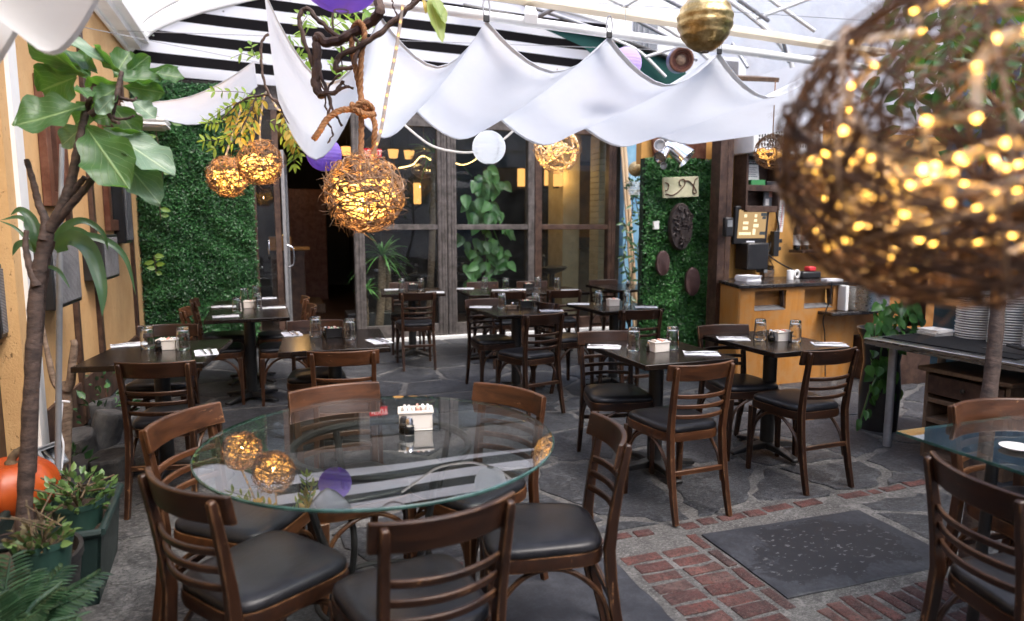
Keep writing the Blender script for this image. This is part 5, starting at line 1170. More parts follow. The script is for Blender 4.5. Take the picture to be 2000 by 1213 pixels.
# things on the counter
def onc(px, py): return uz(px, py, .966)
p = onc(1435, 546); b = MB(); [b.box((random.gauss(0, .006), random.gauss(0, .006), .004+k*.008), (.17, .17, .007), (0, 0, random.gauss(0, .08))) for k in range(7)]; o = tag(b.build('napkin_stack', 'napkin', smooth=30), 'fanned stack of white napkins at counter corner', 'napkins'); o.location = (max(p.x, 4.22), min(p.y, 5.45), .966)
p = onc(1543, 546); b = MB(); b.lathe([(.032, 0), (.033, .09), (.030, .095)], 18); o = tag(b.build('white_mug', 'white'), 'white paper cup on the black counter', 'cup'); o.location = (p.x, p.y, .966)
p = onc(1510, 541); t = thing('clear_jar', 'small clear jar among cables on the counter', 'jar', (p.x, p.y+.05, .966)); b = MB(); b.lathe([(.045, 0), (.045, .07), (.03, .09), (.03, .12)], 16); b.build('body', 'tumbler', t)
p = onc(1580, 544); t = thing('tape_dispenser', 'dark gadget with red and white parts on counter', 'gadget', (p.x+.03, p.y+.05, .966)); b = MB(); b.bb((-.12, -.06, 0), (.12, .06, .07)); b.build('body', 'blackplastic', t, 30, .015); b = MB(); b.tube([(-.15+.03*math.cos(a), -.01, .045+.035*math.sin(a)) for a in [i*PI/8 for i in range(16)]], .014, 8, closed=True); b.build('roll', 'white', t); b = MB(); b.bb((-.03, -.05, .07), (.06, .03, .12)); b.build('red_part', 'redsign', t, 30, .012)
p = onc(1625, 548); b = MB(); b.bb((-.10, -.04, 0), (.10, .04, .02)); o = tag(b.build('paper_pad', 'napkin', smooth=30), 'flat white pad at the right end of counter', 'pad'); o.location = (min(p.x, 5.3), p.y, .966)
p = onc(1488, 543); b = MB(); b.bb((-.06, -.05, 0), (.06, .05, .07)); o = tag(b.build('card_box', 'oldwood', smooth=30, bevel=.004), 'little wooden card box on the counter', 'box'); o.location = (p.x+.15, p.y+.12, .966)
def cable(lab, pts, r=.006): b = MB(); b.tube(spl(pts, 8), r, 6); tag(b.build('cable', 'cable', smooth=60), lab, 'cable')
cable('thick black cable from air unit down the bar wall', [bq(1507, 330, .02), bq(1510, 380, .03), bq(1518, 425, .03), bq(1521, 450, .03), bq(1512, 456, .03)], .009)
cable('black cable sagging from the till to the counter', [bq(1490, 480, .03), bq(1498, 495, .06), bq(1520, 512, .08), bq(1550, 528, .10), bq(1575, 540, .12)], .008)
cable('thin cable looping under the till', [bq(1490, 478, .03), bq(1505, 475, .06), bq(1500, 500, .1), bq(1512, 525, .1), bq(1500, 540, .15)], .004)
cable('thin black cable hanging down the counter front', [Vector((5.02, 5.06, .97)), Vector((5.02, 5.07, .8)), Vector((4.97, 5.09, .62)), Vector((5.0, 5.09, .45)), Vector((5.03, 5.085, .05))], .006)
t = thing('power_box', 'black socket box with plugs on the bar wall', 'socket', bq(1513, 478, .04)); b = MB(); b.bb((-.035, -.03, -.12), (.035, .04, .14)); b.bb((.035, -.02, .02), (.08, .02, .06)); b.bb((.035, -.02, -.06), (.07, .02, -.02)); b.build('box', 'blackplastic', t, 30, .006)

# ---- right side blue wall, steel table, plates, cabinet
t = thing('blue_side_wall', 'blue painted wall, colour darkened for shade, along the right side', 'wall', (4.68, 1.4, 0)); b = MB(); b.bb((0, -3.4, 0), (.15, 2.32, 3.3)); b.build('wall', 'blueshaded', t, 0)
TX, TY = 4.20, 2.35
t = thing('steel_table', 'long steel work table with round legs at the right wall', 'table', (TX, TY, .006), R(4))
b = MB(); b.bb((-.36, -1.2, .70), (.40, 1.16, .745)); b.build('top', 'steel', t, 30, .004)
for x, y in ((-.20, 1.06), (.3, 1.06), (-.20, -1.1), (.3, -1.1)): b = MB(); b.tube([(x, y, 0), (x, y, .70)], .026, 16); b.build('leg', 'legsteel', t)
ZS = .7515
def ons(px, py): return uz(px, py, ZS)
b = MB(); b.bb((-.27, -.42, 0), (.30, .42, .008)); o = tag(b.build('rubber_mat', 'rubbermat', smooth=0), 'black rubber mat on the far end of steel table', 'mat'); q = ons(1800, 668); o.location = (4.16, 3.03, ZS); o.rotation_euler = (0, 0, R(4))
def stack(px, py, n, lab):
    q = ons(px, py); t = thing('plate_stack', lab, 'plates', (q.x, q.y, ZS)); b = MB()
    for k in range(n):
        z = k*.0165; b.lathe([(.055, z+.0), (.062, z+.001), (.110, z+.0045), (.115, z+.007), (.115, z+.0125), (.111, z+.0135), (.06, z+.008), (.001, z+.008)], 36, (random.gauss(0, .0012), random.gauss(0, .0012), 0), cap1=False)
    b.build('plates', 'plate', t, 40); return t
stack(1902, 660, 19, 'tall stack of white plates left of the leaning trunk'); stack(1968, 672, 19, 'tall stack of white plates right of the leaning trunk'); stack(2040, 684, 18, 'tall stack of white plates cut off by the right edge')
q = ons(1826, 656); b = MB(); [b.box((random.gauss(0, .004), random.gauss(0, .004), .012+k*.007), (.15, .15, .006), (0, 0, random.gauss(0, .06))) for k in range(6)]; o = tag(b.build('napkin_stack', 'pack', smooth=30), 'stack of off-white napkins on the rubber mat', 'napkins'); o.location = (q.x, q.y, ZS); o.data.materials[0] = MT['labelpaper']
q = ons(1835, 650); t = thing('plate_rack', 'dark red wooden shelf box behind the napkins', 'rack', (4.50, q.y+.05, ZS+.009)); b = MB(); b.bb((-.1, -.24, 0), (.1, -.21, .5)); b.bb((-.1, .21, 0), (.1, .24, .5)); b.bb((-.1, -.21, .24), (.1, .21, .26)); b.bb((-.1, -.21, .48), (.1, .21, .5)); b.build('frame', 'redwood', t, 30, .003)
q = ons(1985, 692); b = MB(); b.bb((-.16, -.18, 0), (.16, .18, .012)); b.tube([(-.12, -.1, .03), (-.05, .1, .035)], .012, 8); o = tag(b.build('utensil_tray', 'blackplastic', smooth=30), 'flat black utensil tray on the steel table front', 'tray'); o.location = (q.x+.12, q.y, ZS)
# small cabinet under the table
q = uz(1765, 872, 0); t = thing('small_cabinet', 'old brown open cabinet with drawer under steel table', 'cabinet', (4.17, 2.92, .006), R(3))
W_, D_, H_ = .40, .52, .60
b = MB(); b.bb((-.24, -.29, H_-.028), (.24, .29, H_)); b.build('top', 'oldwood', t, 30, .008)
b = MB(); b.bb((-.2, -.26, 0), (.2, -.235, H_-.028)); b.bb((-.2, .235, 0), (.2, .26, H_-.028)); b.bb((.18, -.235, 0), (.2, .235, H_-.028)); b.build('carcass', 'oldwood', t, 30, .004)
b = MB(); b.bb((-.215, -.232, H_-.17), (-.195, .232, H_-.05)); d0 = b.build('drawer', 'darkwood', t, 30, .004); b = MB(); b.lathe([(.012, 0), (.014, .012), (.006, .018)], 10, (0, 0, 0)); k_ = b.build('knob', 'iron', d0); k_.location = (-.216, 0, H_-.11); k_.rotation_euler = (0, R(-90), 0)
for z in (.03, .27, .40): b = MB(); b.bb((-.2, -.235, z-.03), (.18, .235, z)); b.build('shelf', 'oldwood', t, 30, .004)
# ================================================================== HANGING LAMPS
def vine_shell(b, r, n, rt, sd, part=(.6, 1.0), low=0):
    rr = np.random.default_rng(sd)
    for i in range(n):
        ax = Vector(rr.normal(size=3)).normalized(); off = rr.uniform(-.45, .45)*r
        if low and rr.random() < low: ax = (ax+Vector((0, 0, 2.2))).normalized(); off = -abs(rr.uniform(.1, .8))*r
        rad = math.sqrt(max(.02*r*r, r*r-off*off)); u = ax.orthogonal().normalized(); v = ax.cross(u)
        a0 = rr.uniform(0, 2*PI); span = 2*PI*rr.uniform(*part); m = 26; p1, p2, p3 = rr.uniform(0, 6, 3); pts = []
        sh = rr.uniform(.90, 1.02)
        for k in range(m+1):
            a = a0+span*k/m; q = ax*(off+.05*r*math.sin(3*a+p1))+u*rad*math.cos(a)+v*rad*math.sin(a)
            q = q.normalized()*r*(sh+.035*math.sin(2.3*a+p2)+.02*math.sin(7*a+p3)); pts.append(q)
        t0 = rt*rr.uniform(.55, 1.35)
        b.tube(pts, [t0*(.6+.4*math.sin(PI*min(1, k/m*1.1+.05))) for k in range(m+1)], 5)
def tufts(b, r, n, L, rt, sd):
    rr = np.random.default_rng(sd)
    for i in range(n):
        d = Vector(rr.normal(size=3)).normalized(); t = d.orthogonal().normalized(); t.rotate(Matrix.Rotation(rr.uniform(0, 6), 3, d))
        p = d*r*rr.uniform(.93, 1.03); e = p+(t+d*rr.uniform(.0, .7))*L*rr.uniform(.5, 1.2); mid = p.lerp(e, .5)+d*L*.12
        b.tube([p, mid, e], [rt, rt*.8, rt*.3], 4)
def rope_in(r, n, sd, zmax=.25, rin=(.45, .86)):
    rr = np.random.default_rng(sd); pts = []
    for i in range(n):
        a = i*2.399+rr.uniform(-.5, .5)
        while True:
            d = Vector(rr.normal(size=3)).normalized()
            if d.z < zmax: break
        pts.append(d*r*rr.uniform(*rin))
    # short hops: order by angle in layers so the rope coils
    pts.sort(key=lambda p: (round((p.z/r)*3), math.atan2(p.y, p.x)))
    return pts
def ball(lab, pos, r, n, rt, sd, nrope, bulbgap, bmat='bulb', rope_r=.0055, pale=.3, tuft=0, hang=None, low=.25, zmax=.25, br=.0065, extra=None, name='wicker_ball_lamp', loops=0, glow_w=0, vm='vine'):
    t = thing(name, lab, 'lamp', pos, random.random()*6*0, 'wicker ball lamps with rope lights')
    b = MB(); vine_shell(b, r, int(n*(1-pale)), rt, sd, low=low)
    if tuft: tufts(b, r, tuft, r*.32, rt*.5, sd+3)
    b.build('vine_shell', vm, t, 60)
    b = MB(); vine_shell(b, r*1.01, max(2, int(n*pale)), rt*.9, sd+1, (.3, .8), low=low)
    if tuft: tufts(b, r, tuft//2, r*.36, rt*.5, sd+4)
    b.build('pale_vines', 'vinepale', t, 60)
    P = rope_in(r, nrope, sd+2, zmax); S = spl(P, 7)
    if loops:
        rr = np.random.default_rng(sd+9)
        for _ in range(loops):
            ax = Vector(rr.normal(size=3)).normalized(); u = ax.orthogonal().normalized(); v = ax.cross(u); ra = r*.9; S = S+[ax*r*rr.uniform(-.3, .3)+u*ra*math.cos(a)+v*ra*math.sin(a) for a in np.linspace(0, 4.6, 26)]
    b = MB(); b.tube(S, rope_r, 6); b.build('rope_light', 'ropenear' if vm == 'vinedark' else 'ropelight', t, 60)
    b = MB(); acc = 0; cnt = 0
    for i in range(1, len(S)):
        seg = (S[i]-S[i-1]).length; acc += seg
        while acc > bulbgap:
            acc -= bulbgap; p = S[i]; b.lathe([(.001, -br), (br*.8, -br*.6), (br, 0), (br*.8, br*.6), (.001, br)], 6, p, cap0=False, cap1=False); cnt += 1
    bb_ = b.build('bulbs', bmat, t, 60); bb_['kind'] = 'stuff'
    if extra:
        E_ = [Vector(q)-Vector(pos) for q in spl(extra, 14)]; b = MB(); b.tube(E_, .0075, 8); ro = b.build('cord_light', 'cordtube', t, 60); b = MB(); acc = 0
        for i in range(1, len(E_)):
            acc += (E_[i]-E_[i-1]).length
            if acc > .045: acc = 0; b.lathe([(.001, -.006), (.005, 0), (.001, .006)], 6, E_[i], cap0=False, cap1=False)
        b.build('cord_bulbs', bmat, ro, 60)['kind'] = 'stuff'
    if glow_w: glow('lamp_glow', Vector(pos)+Vector((0, 0, -.15*r)), glow_w, .012, (1, .55, .18))
    if hang: 
        b = MB(); b.tube([(0, 0, r*.92), tuple(Vector(hang)-Vector(pos))], .004, 6); b.build('cord', 'rope', t)
    return t
# the very near ball
bp = uD(1852, 292, .885)
big = ball('huge close wicker ball full of warm lights at the upper right', bp, .205, 120, .0027, 11, 40, .042, 'bulbnear', .0072, .25, 60, hang=bp+Vector((.02, 0, .9)), low=.35, zmax=.10, br=.0044, loops=2, glow_w=.22, vm='vinedark')
# the roped ball over the round table
b2 = uD(712, 376, 3.02)
kn = uD(706, 215, 3.0)
rp_top = uD(700, 62, 3.02)
exr = [b2+Vector((.02, 0, .12)), uD(742, 262, 2.98), uD(757, 180, 2.96), uD(773, 100, 2.95), uD(787, 10, 2.94)]
ball2 = ball('glowing wicker ball hung on knotted hemp rope above the round table', b2, .172, 76, .0032, 21, 120, .018, 'bulb', .0048, .36, 240, extra=exr, low=.3, zmax=.48, br=.0056, glow_w=2.2)
t = thing('hemp_rope', 'thick knotted hemp rope holding the wicker ball', 'rope', kn)
def twist(paths, r):
    b = MB()
    for P in paths:
        S = spl(P, 14)
        for ph in (0, 2*PI/3, 4*PI/3):
            pts = []; 
            for i, s in enumerate(S):
                tg = (S[min(i+1, len(S)-1)]-S[max(i-1, 0)]).normalized(); u = tg.orthogonal().normalized(); u = (Vector((1, .3, .1))-tg*Vector((1, .3, .1)).dot(tg)).normalized(); v = tg.cross(u); a = ph+i*.55
                pts.append(s+(u*math.cos(a)+v*math.sin(a))*r*.55-kn)
            b.tube(pts, r*.62, 6)
    return b
twist([[uD(688, 82, 3.02), uD(690, 55, 3.0), uD(702, 44, 2.98), uD(712, 62, 2.97), uD(706, 110, 2.98), uD(704, 160, 3.0), kn], [uD(686, 70, 3.0), uD(690, 110, 3.0), uD(700, 160, 3.01), kn+Vector((.01, 0, 0))]], .0115).build('strand', 'rope', t)
twist([[kn+Vector((-.04, -.02, -.01)), kn+Vector((0, -.035, .03)), kn+Vector((.045, -.01, .005)), kn+Vector((.01, .03, -.02)), kn+Vector((-.04, .0, .02)), kn+Vector((0, -.04, -.02)), kn+Vector((.05, -.02, -.02)), kn+Vector((.02, .03, .02))]], .0125).build('knot', 'rope', t)
twist([[kn, uD(668, 215, 2.97), uD(640, 232, 2.95), uD(625, 255, 2.94), uD(613, 272, 2.94)]], .0125).build('tail', 'rope', t)
twist([[kn, uD(706, 255, 3.0), b2+Vector((-.012, 0, .13))], [kn+Vector((.03, 0, 0)), uD(732, 240, 2.99), uD(731, 275, 2.99), b2+Vector((.045, 0, .13))]], .0115).build('sling', 'rope', t)
# farther balls
b3 = uD(445, 345, 5.5); b4 = uD(507, 318, 5.2)
ball('glowing wicker ball hanging left before the hedge, lower of two', b3, .163, 60, .0032, 31, 130, .022, 'bulb', .006, .2, 60, extra=[b3+Vector((-.02, 0, .13)), uD(452, 270, 5.45), uD(470, 215, 5.4)], low=.3, zmax=.45, br=.0065, glow_w=2.2)
ball('glowing wicker ball hanging left before the hedge, upper of two', b4, .168, 60, .0032, 41, 130, .022, 'bulb', .006, .25, 80, extra=[b4+Vector((.01, 0, .13)), uD(508, 240, 5.15), uD(520, 180, 5.1), uD(545, 215, 5.1), uD(560, 190, 5.1), uD(588, 130, 5.1)], low=.3, zmax=.45, br=.0065, glow_w=2.2)
b5 = uD(1087, 290, 6.2)
ball('open wicker ball lamp hanging before the right window', b5, .212, 36, .0024, 51, 12, .20, 'bulb', .010, .8, 70, hang=b5+Vector((0, 0, .7)), low=.2, zmax=.4, br=.007, loops=5, glow_w=.9)
b6 = uD(1508, 296, 5.0)
ball('small gold lit wicker ball beside the shelf cabinet', b6, .125, 50, .0024, 61, 40, .02, 'bulb', .007, .35, 10, hang=b6+Vector((0, 0, .5)), low=.3, zmax=.3, br=.0055)
b7 = uD(1618, 375, 5.3)
ball('faint string lit wicker ball seen through the huge one', b7, .10, 34, .0022, 71, 26, .022, 'bulb', .005, .3, 0, hang=b7+Vector((0, 0, .8)), low=.3, zmax=.3, br=.005)
b8 = uY(828, 322, 9.9)
ball('dark wicker lantern strung with lights inside the first window', b8, .20, 50, .004, 81, 14, .045, 'bulbfar', .004, .1, 30, hang=Vector((b8.x, b8.y, 3.05)), br=.006)
# ---- paper lanterns
def lantern(lab, pos, r, m, hang, ribs=13, cone=False, sq=1.0):
    t = thing('paper_lantern', lab, 'lantern', pos, 0, None); prof = []
    for i in range(ribs):
        for k in range(4):
            a = -PI/2+PI*(.06+.88*(i+k/4)/ribs); bulge = 1+(.055 if cone else .022)*math.sin(PI*k/4)
            rr_ = r*math.cos(a)*bulge
            if cone and a < 0: rr_ *= (1-.12*(a/-1.5))
            prof.append((rr_, r*sq*math.sin(a)*(1.12 if cone and a < 0 else 1)))
    b = MB(); b.lathe(prof, 32, cap0=False, cap1=False); b.build('shade', m, t, 24 if not cone else 60)
    for z, r_ in ((prof[0][1], prof[0][0]), (prof[-1][1], prof[-1][0])):
        b = MB(); b.tube([(r_*math.cos(a), r_*math.sin(a), z) for a in [i*2*PI/20 for i in range(20)]], .0035, 5, closed=True); b.build('hoop', 'legsteel', t)
    b = MB(); [b.tube([(math.cos(a_)*math.cos(q_)*r*.985, math.sin(a_)*math.cos(q_)*r*.985, math.sin(q_)*r*sq*.985) for q_ in np.linspace(-1.35, 1.35, 12)], .0022, 4) for a_ in (.4, 1.9, 3.5, 5.0)]; b.build('wire_frame', 'legsteel', t)
    b = MB(); b.tube([(0, 0, prof[-1][1]), tuple(Vector(hang)-Vector(pos))], .0018, 5); b.build('string', 'legsteel', t)
    return t
p = uD(633, 301, 5.1); lantern('round purple paper lantern beneath the left sail', p, .127, 'paperpurple', p+Vector((0, 0, .5)))
p = uD(955, 288, 5.3); lantern('round white paper lantern in front of the windows', p, .128, 'paperwhite', p+Vector((0, 0, .62)), 14); glow('lantern_fill_light', p, .09, .03, (.88, .94, 1))  # fill light added inside the lantern to brighten its paper
p = uD(665, -40, 2.75); lantern('large purple paper lantern cut by the top edge', p, .155, 'paperpurple', p+Vector((0, 0, .7)), 10, sq=.80)
p = uD(1222, 124, 4.28); lantern('pale lilac lantern resting on top of the sail', p, .098, 'paperlilac', p+Vector((-.02, 0, .55)))
p = uD(1377, 42, 3.2); lantern('gold crinkled paper lantern with pointed base at top', p, .125, 'gold', p+Vector((0, 0, .6)), 8, True)
p = uD(1242, 330, 7.2); lantern('little gold woven lantern by the bamboo poles', p, .078, 'goldweave', p+Vector((0, 0, .55)), 9)
# round drum light under the roof
q = uD(1328, 118, 7.4); t = thing('drum_light', 'round dark red and violet drum lamp under the roof', 'lamp', q); t.rotation_euler = Vector((-.35, -.9, -.15)).to_track_quat('Z', 'Y').to_euler()
b = MB(); b.lathe([(.10, -.12), (.125, -.1), (.130, .10), (.125, .115), (.105, .115), (.10, .09), (.085, .088), (.08, .06), (.06, .058)], 28); b.build('drum', 'redwood', t, 40); b = MB(); b.lathe([(.1315, -.1), (.1325, .08)], 28, cap0=False, cap1=False); b.build('band', gen('violet_band', (.13, .12, .28), (.2, .18, .36), 6, .4, .1, 0), t); b = MB(); b.lathe([(.055, .060), (.04, .075), (.001, .08)], 16, cap0=False); b.build('lens', 'vinepale', t)
# white cord of rope light under the sails
t = thing('white_rope_light', 'white rope light cord draped under the sail before the windows', 'rope light', (1.2, 5.6, 2.3)); o0 = Vector((1.2, 5.6, 2.3))
S = [uD(x, y, d)-o0 for x, y, d in ((770, 225, 5.9), (800, 253, 5.8), (840, 283, 5.8), (880, 295, 5.8), (925, 297, 5.8), (975, 278, 5.8), (1010, 248, 5.8), (1030, 225, 5.8))]
b = MB(); b.tube(spl(S, 10), .0105, 8); b.build('tube', 'ropewhite', t)

# ================================================================== BRANCHES IN THE MIDDLE
DB = 3.0
def branch(name, lab, px, D, r0, r1, side=(), mat='twig', cat='branch'):
    t = thing(name, lab, cat, uD(*px[0], D)); o0 = t.location.copy()
    def mk(P, a, c, nm):
        pts = [uD(x, y, D+dz)-o0 for (x, y, *z) in P for dz in [z[0] if z else 0]]; S = spl(pts, 8); m = len(S)
        for i in range(m): S[i] = S[i]+Vector((math.sin(i*1.3), math.cos(i*.9), math.sin(i*.7)))*.0022
        b = MB(); b.tube(S, [a+(c-a)*i/(m-1)+.0012*math.sin(i*1.1)+.0008*math.sin(i*2.9) for i in range(m)], 8); b.build(nm, mat, t)
    mk(px, r0, r1, 'stem')
    for P, a, c in side: mk(P, a, c, 'twig')
    return t
branch('hazel_branch', 'thick twisted brown branch curling beneath the purple lantern', [(736, -5), (742, 22, -.05), (728, 40), (700, 58), (672, 74), (640, 84), (622, 72), (619, 85), (619, 130), (616, 165), (628, 188)], DB, .022, .019,
       [([(664, 78), (640, 55), (618, 36), (600, 16), (585, 32), (590, 65), (612, 130)], .011, .009), ([(618, 130), (640, 180), (650, 215), (668, 245)], .010, .005), ([(630, 184), (655, 180), (672, 170), (690, 172)], .012, .005), ([(655, 182), (668, 160), (672, 165)], .008, .004),
        ([(616, 150), (644, 195), (640, 235), (650, 260), (640, 280)], .006, .003), ([(665, 145), (645, 165), (635, 200), (642, 228)], .006, .003), ([(650, 12), (650, 70)], .005, .004), ([(666, 90), (668, 140)], .004, .003)])
branch('hazel_branch', 'long dark branch rising to the upper right past the rope', [(655, 138), (662, 112), (700, 92), (740, 66), (775, 36), (800, 14), (825, -8)], DB-.05, .013, .011, [([(690, 125), (700, 90), (690, 70)], .009, .007), ([(655, 138), (690, 130)], .011, .008), ([(776, 32), (768, 12), (766, -4)], .004, .003), ([(792, 18), (805, 2), (812, -6)], .004, .003)])
branch('hazel_branch', 'thin dark branch arching left of the white sail', [(525, 66), (512, 80), (510, 110), (514, 150), (526, 185), (545, 205), (575, 235), (592, 245), (612, 232), (640, 232), (668, 225)], 4.6, .009, .007,
       [([(526, 185), (500, 188), (470, 198), (445, 222), (432, 234)], .008, .004), ([(535, 195), (560, 205), (552, 170), (556, 150), (573, 150), (578, 128), (590, 130)], .009, .004), ([(545, 205), (565, 240), (600, 250), (640, 262)], .006, .003), ([(500, 190), (490, 215), (470, 255), (455, 280)], .006, .003), ([(556, 152), (556, 148), (566, 154), (555, 158)], .006, .005)])
# wisteria sprays
def spray(b, path, n, L, w, D0=0, dr=.25):
    S = spl(path, 10); m = len(S); st = max(1, m//n); b.tube(S, .0016, 4)
    for i in range(2, m, st):
        p = S[i]; tg = (S[min(i+1, m-1)]-S[i-1]).normalized(); sd = tg.cross(Vector((0, -1, .2))).normalized()
        for s in (-1, 1):
            d = (sd*s*.9+tg*.55+Vector((0, 0, -dr))+rndunit()*.25).normalized()
            leafgrid(b, p, p+d*L*random.uniform(.7, 1.1), w*random.uniform(.8, 1.1), Vector((0, -.6, .6))+rndunit()*.6, .2, .12, 0, 3, 5)
    tg = (S[-1]-S[-3]).normalized(); leafgrid(b, S[-1], S[-1]+tg*L, w, (0, -.6, .6), .2, .1, 0, 3, 5)
def foliage(name, lab, D, fronds, mat, L, w, n, dr=.3, extra=None):
    t = thing(name, lab, 'plant', uD(*fronds[0][0], D)); o0 = t.location.copy()
    for f in fronds:
        b = MB(); st = MB(); P = [uD(x, y, D+random.uniform(-.08, .08))-o0 for x, y in f]; spray(b, P, n, L, w, dr=dr); st.tube(spl(P, 6), .0022, 4)
        fo = b.build('frond', mat, t, 60); st.build('stalk', 'twig', fo)
    return t
foliage('wisteria', 'pale green wisteria sprays above the lit wicker balls', 5.0, [[(520, 190), (470, 180), (420, 178)], [(515, 195), (480, 195), (430, 215)], [(500, 195), (455, 205), (418, 228)], [(510, 200), (470, 235), (440, 265)], [(560, 235), (575, 265), (585, 300)], [(470, 240), (440, 270), (400, 275)], [(500, 230), (475, 270), (420, 290)], [(545, 260), (570, 290), (575, 320)], [(520, 235), (555, 250), (570, 275)], [(460, 230), (430, 240), (405, 240)]], 'wisteria', .072, .024, 7)
foliage('wisteria', 'yellowing wisteria leaves around the lamp cords', 4.95, [[(500, 190), (490, 215), (478, 245)], [(520, 190), (500, 220), (495, 255)], [(545, 215), (560, 240), (568, 280)], [(470, 195), (455, 225), (448, 255)], [(480, 215), (470, 245), (470, 275)], [(560, 250), (572, 270), (580, 290)]], 'wistgold', .085, .03, 5, .7)
foliage('wisteria', 'bright green wisteria leaves behind the thick branch', 4.2, [[(640, 60), (680, 35), (715, 22)], [(600, 95), (575, 90), (555, 88)], [(610, 110), (590, 120), (560, 125)], [(640, 60), (655, 35), (690, 15)], [(650, 95), (675, 85), (700, 80)], [(620, 140), (600, 150), (580, 155)], [(640, 125), (660, 130), (680, 140)], [(690, 55), (720, 40), (735, 30)], [(600, 70), (590, 50), (600, 30)]], 'wisteria', .09, .028, 5)
foliage('vine_tip', 'lone green leaf cluster beside the left sail peak', 4.8, [[(497, 110), (493, 95), (490, 88)], [(497, 112), (475, 105), (460, 110)], [(497, 110), (500, 105), (503, 112)]], 'wisteria', .07, .03, 2)
t = thing('hanging_leaf', 'large pointed green leaves drooping at the top centre', 'leaf', uD(836, -6, 2.5)); o0 = t.location.copy()
for base, tip, w_ in (((838, -4), (866, 82), 34), ((850, 0), (871, 45), 26), ((848, -6), (862, 30), 26)):
    a, c_ = uD(*base, 2.5)-o0, uD(*tip, 2.47)-o0; b = MB(); leafgrid(b, a, c_, w_*2.5/FPX, Vector((.25, -1, .2)), .18, .05, .02, 5, 9); b.build('blade', 'peach', t, 180)
a, c_ = uD(826, -2, 2.5)-o0, uD(833, 26, 2.48)-o0; b = MB(); leafgrid(b, a, c_, 14*2.5/FPX, Vector((.5, -1, .2)), .3, .1); b.build('dry_blade', 'wistgold', t, 180)

# ================================================================== LEFT PLANTS
DF = 2.62
t = thing('fiddle_leaf_fig', 'tall fiddle leaf fig with bare forked trunk at left', 'tree', uz(45, 1030, .30)); o0 = t.location.copy()
def fp(x, y, d=0): return uD(x, y, DF+d)-o0
b = MB(); S = spl([fp(44, 1075), fp(46, 1030), fp(52, 920), fp(60, 780), fp(66, 660), fp(72, 560), fp(84, 490), fp(98, 440)], 8); b.tube(S, [.030-.006*i/len(S)+.0015*math.sin(i*.9)+.0012*math.sin(i*2.3) for i in range(len(S))], 12); b.build('trunk', 'bark', t)
for P, r0, r1 in (([(96, 450), (122, 400), (140, 350), (150, 300), (158, 262), (168, 215), (178, 190), (186, 165)], .020, .011), ([(98, 450), (130, 410), (165, 370), (190, 335), (205, 300), (212, 270)], .017, .008), ([(84, 470), (88, 430), (76, 400), (66, 360), (52, 312)], .017, .010), ([(125, 400), (150, 365), (166, 346)], .012, .010), ([(176, 225), (200, 205), (225, 192), (232, 165), (238, 140)], .013, .008), ([(228, 190), (258, 196), (268, 190)], .008, .004), ([(206, 210), (220, 235), (232, 240)], .008, .006), ([(228, 192), (222, 228), (246, 232), (262, 226)], .007, .004), ([(72, 560), (58, 520), (50, 480), (52, 450)], .016, .008)):
    b = MB(); S = spl([fp(x, y, random.uniform(-.02, .02)) for x, y in P], 8); m = len(S); b.tube(S, [r0+(r1-r0)*i/(m-1)+.001*math.sin(i*1.7) for i in range(m)], 9); b.build('branch', 'bark', t)
fprof = lambda v: (math.sin(PI*min(1, v*1.0)**1.35)**.72) if 0 < v < 1 else .02
V = Vector
LV = [ # base, tip, width px, normal, material, droop, depth offset base, tip
 ((170, 205), (30, 238), 84, (.1, -.75, .65), 'fig', .06, 0, -.10), ((150, 150), (78, 178), 78, (.35, -.85, -.1), 'fig', .10, .0, .02), ((172, 150), (34, 72), 58, (.15, -.55, -.75), 'fig', .22, 0, -.08), ((176, 150), (132, 92), 40, (.6, -.7, -.2), 'fig', .10, 0, .05),
 ((236, 140), (104, 50), 34, (.0, -.45, .75), 'figpale', .16, .03, -.05), ((236, 142), (180, 92), 30, (.1, -.5, -.6), 'fig', .12, 0, 0), ((300, 142), (357, 150), 34, (.1, -.8, .5), 'fig', .05, .05, .1), ((226, 150), (312, 158), 44, (-.1, -.7, .6), 'fig', -.12, 0, .08), ((240, 168), (318, 182), 40, (.1, -.8, -.35), 'fig', .06, 0, .08),
 ((232, 162), (170, 172), 40, (.1, -.8, -.5), 'fig', .08, 0, 0), ((236, 168), (186, 196), 38, (0, -.9, .1), 'fig', .1, 0, -.05), ((262, 152), (345, 135), 30, (.1, -.6, -.75), 'figpale', .1, .1, .14),
 ((166, 245), (240, 352), 84, (-.15, -.85, .45), 'fig', .10, 0, -.12), ((202, 252), (334, 325), 70, (-.1, -.55, .80), 'figpale', .14, .02, .02), ((222, 290), (308, 388), 62, (.2, -.85, .35), 'figpale', .10, .06, .06), ((198, 248), (276, 258), 20, (0, -.25, -.95), 'fig', .03, -.02, .04),
 ((255, 192), (302, 228), 36, (.2, -.75, .5), 'figpale', .1, .02, .05), ((180, 235), (218, 225), 36, (-.1, -.9, .2), 'fig', .06, .08, .1), ((165, 245), (118, 282), 42, (.1, -.8, .3), 'figpale', .1, .10, .12), ((190, 140), (118, 112), 56, (.2, -.8, .3), 'fig', .12, .02, .06), ((222, 150), (254, 100), 46, (.3, -.8, .2), 'fig', .1, .04, .10), ((214, 200), (268, 262), 50, (0, -.8, .5), 'fig', .1, .06, .08), ((186, 200), (146, 240), 46, (.1, -.85, .3), 'fig', .1, .06, .08), ((240, 150), (292, 112), 36, (.1, -.7, -.5), 'fig', .1, .06, .12), ((204, 262), (262, 318), 62, (-.2, -.8, .4), 'fig', .1, .06, .06),
 ((152, 168), (172, 185), 30, (.5, -.8, .1), 'fig', .1, -.05, -.1), ((224, 185), (190, 220), 26, (.4, -.8, .2), 'figpale', .1, -.04, -.06)]
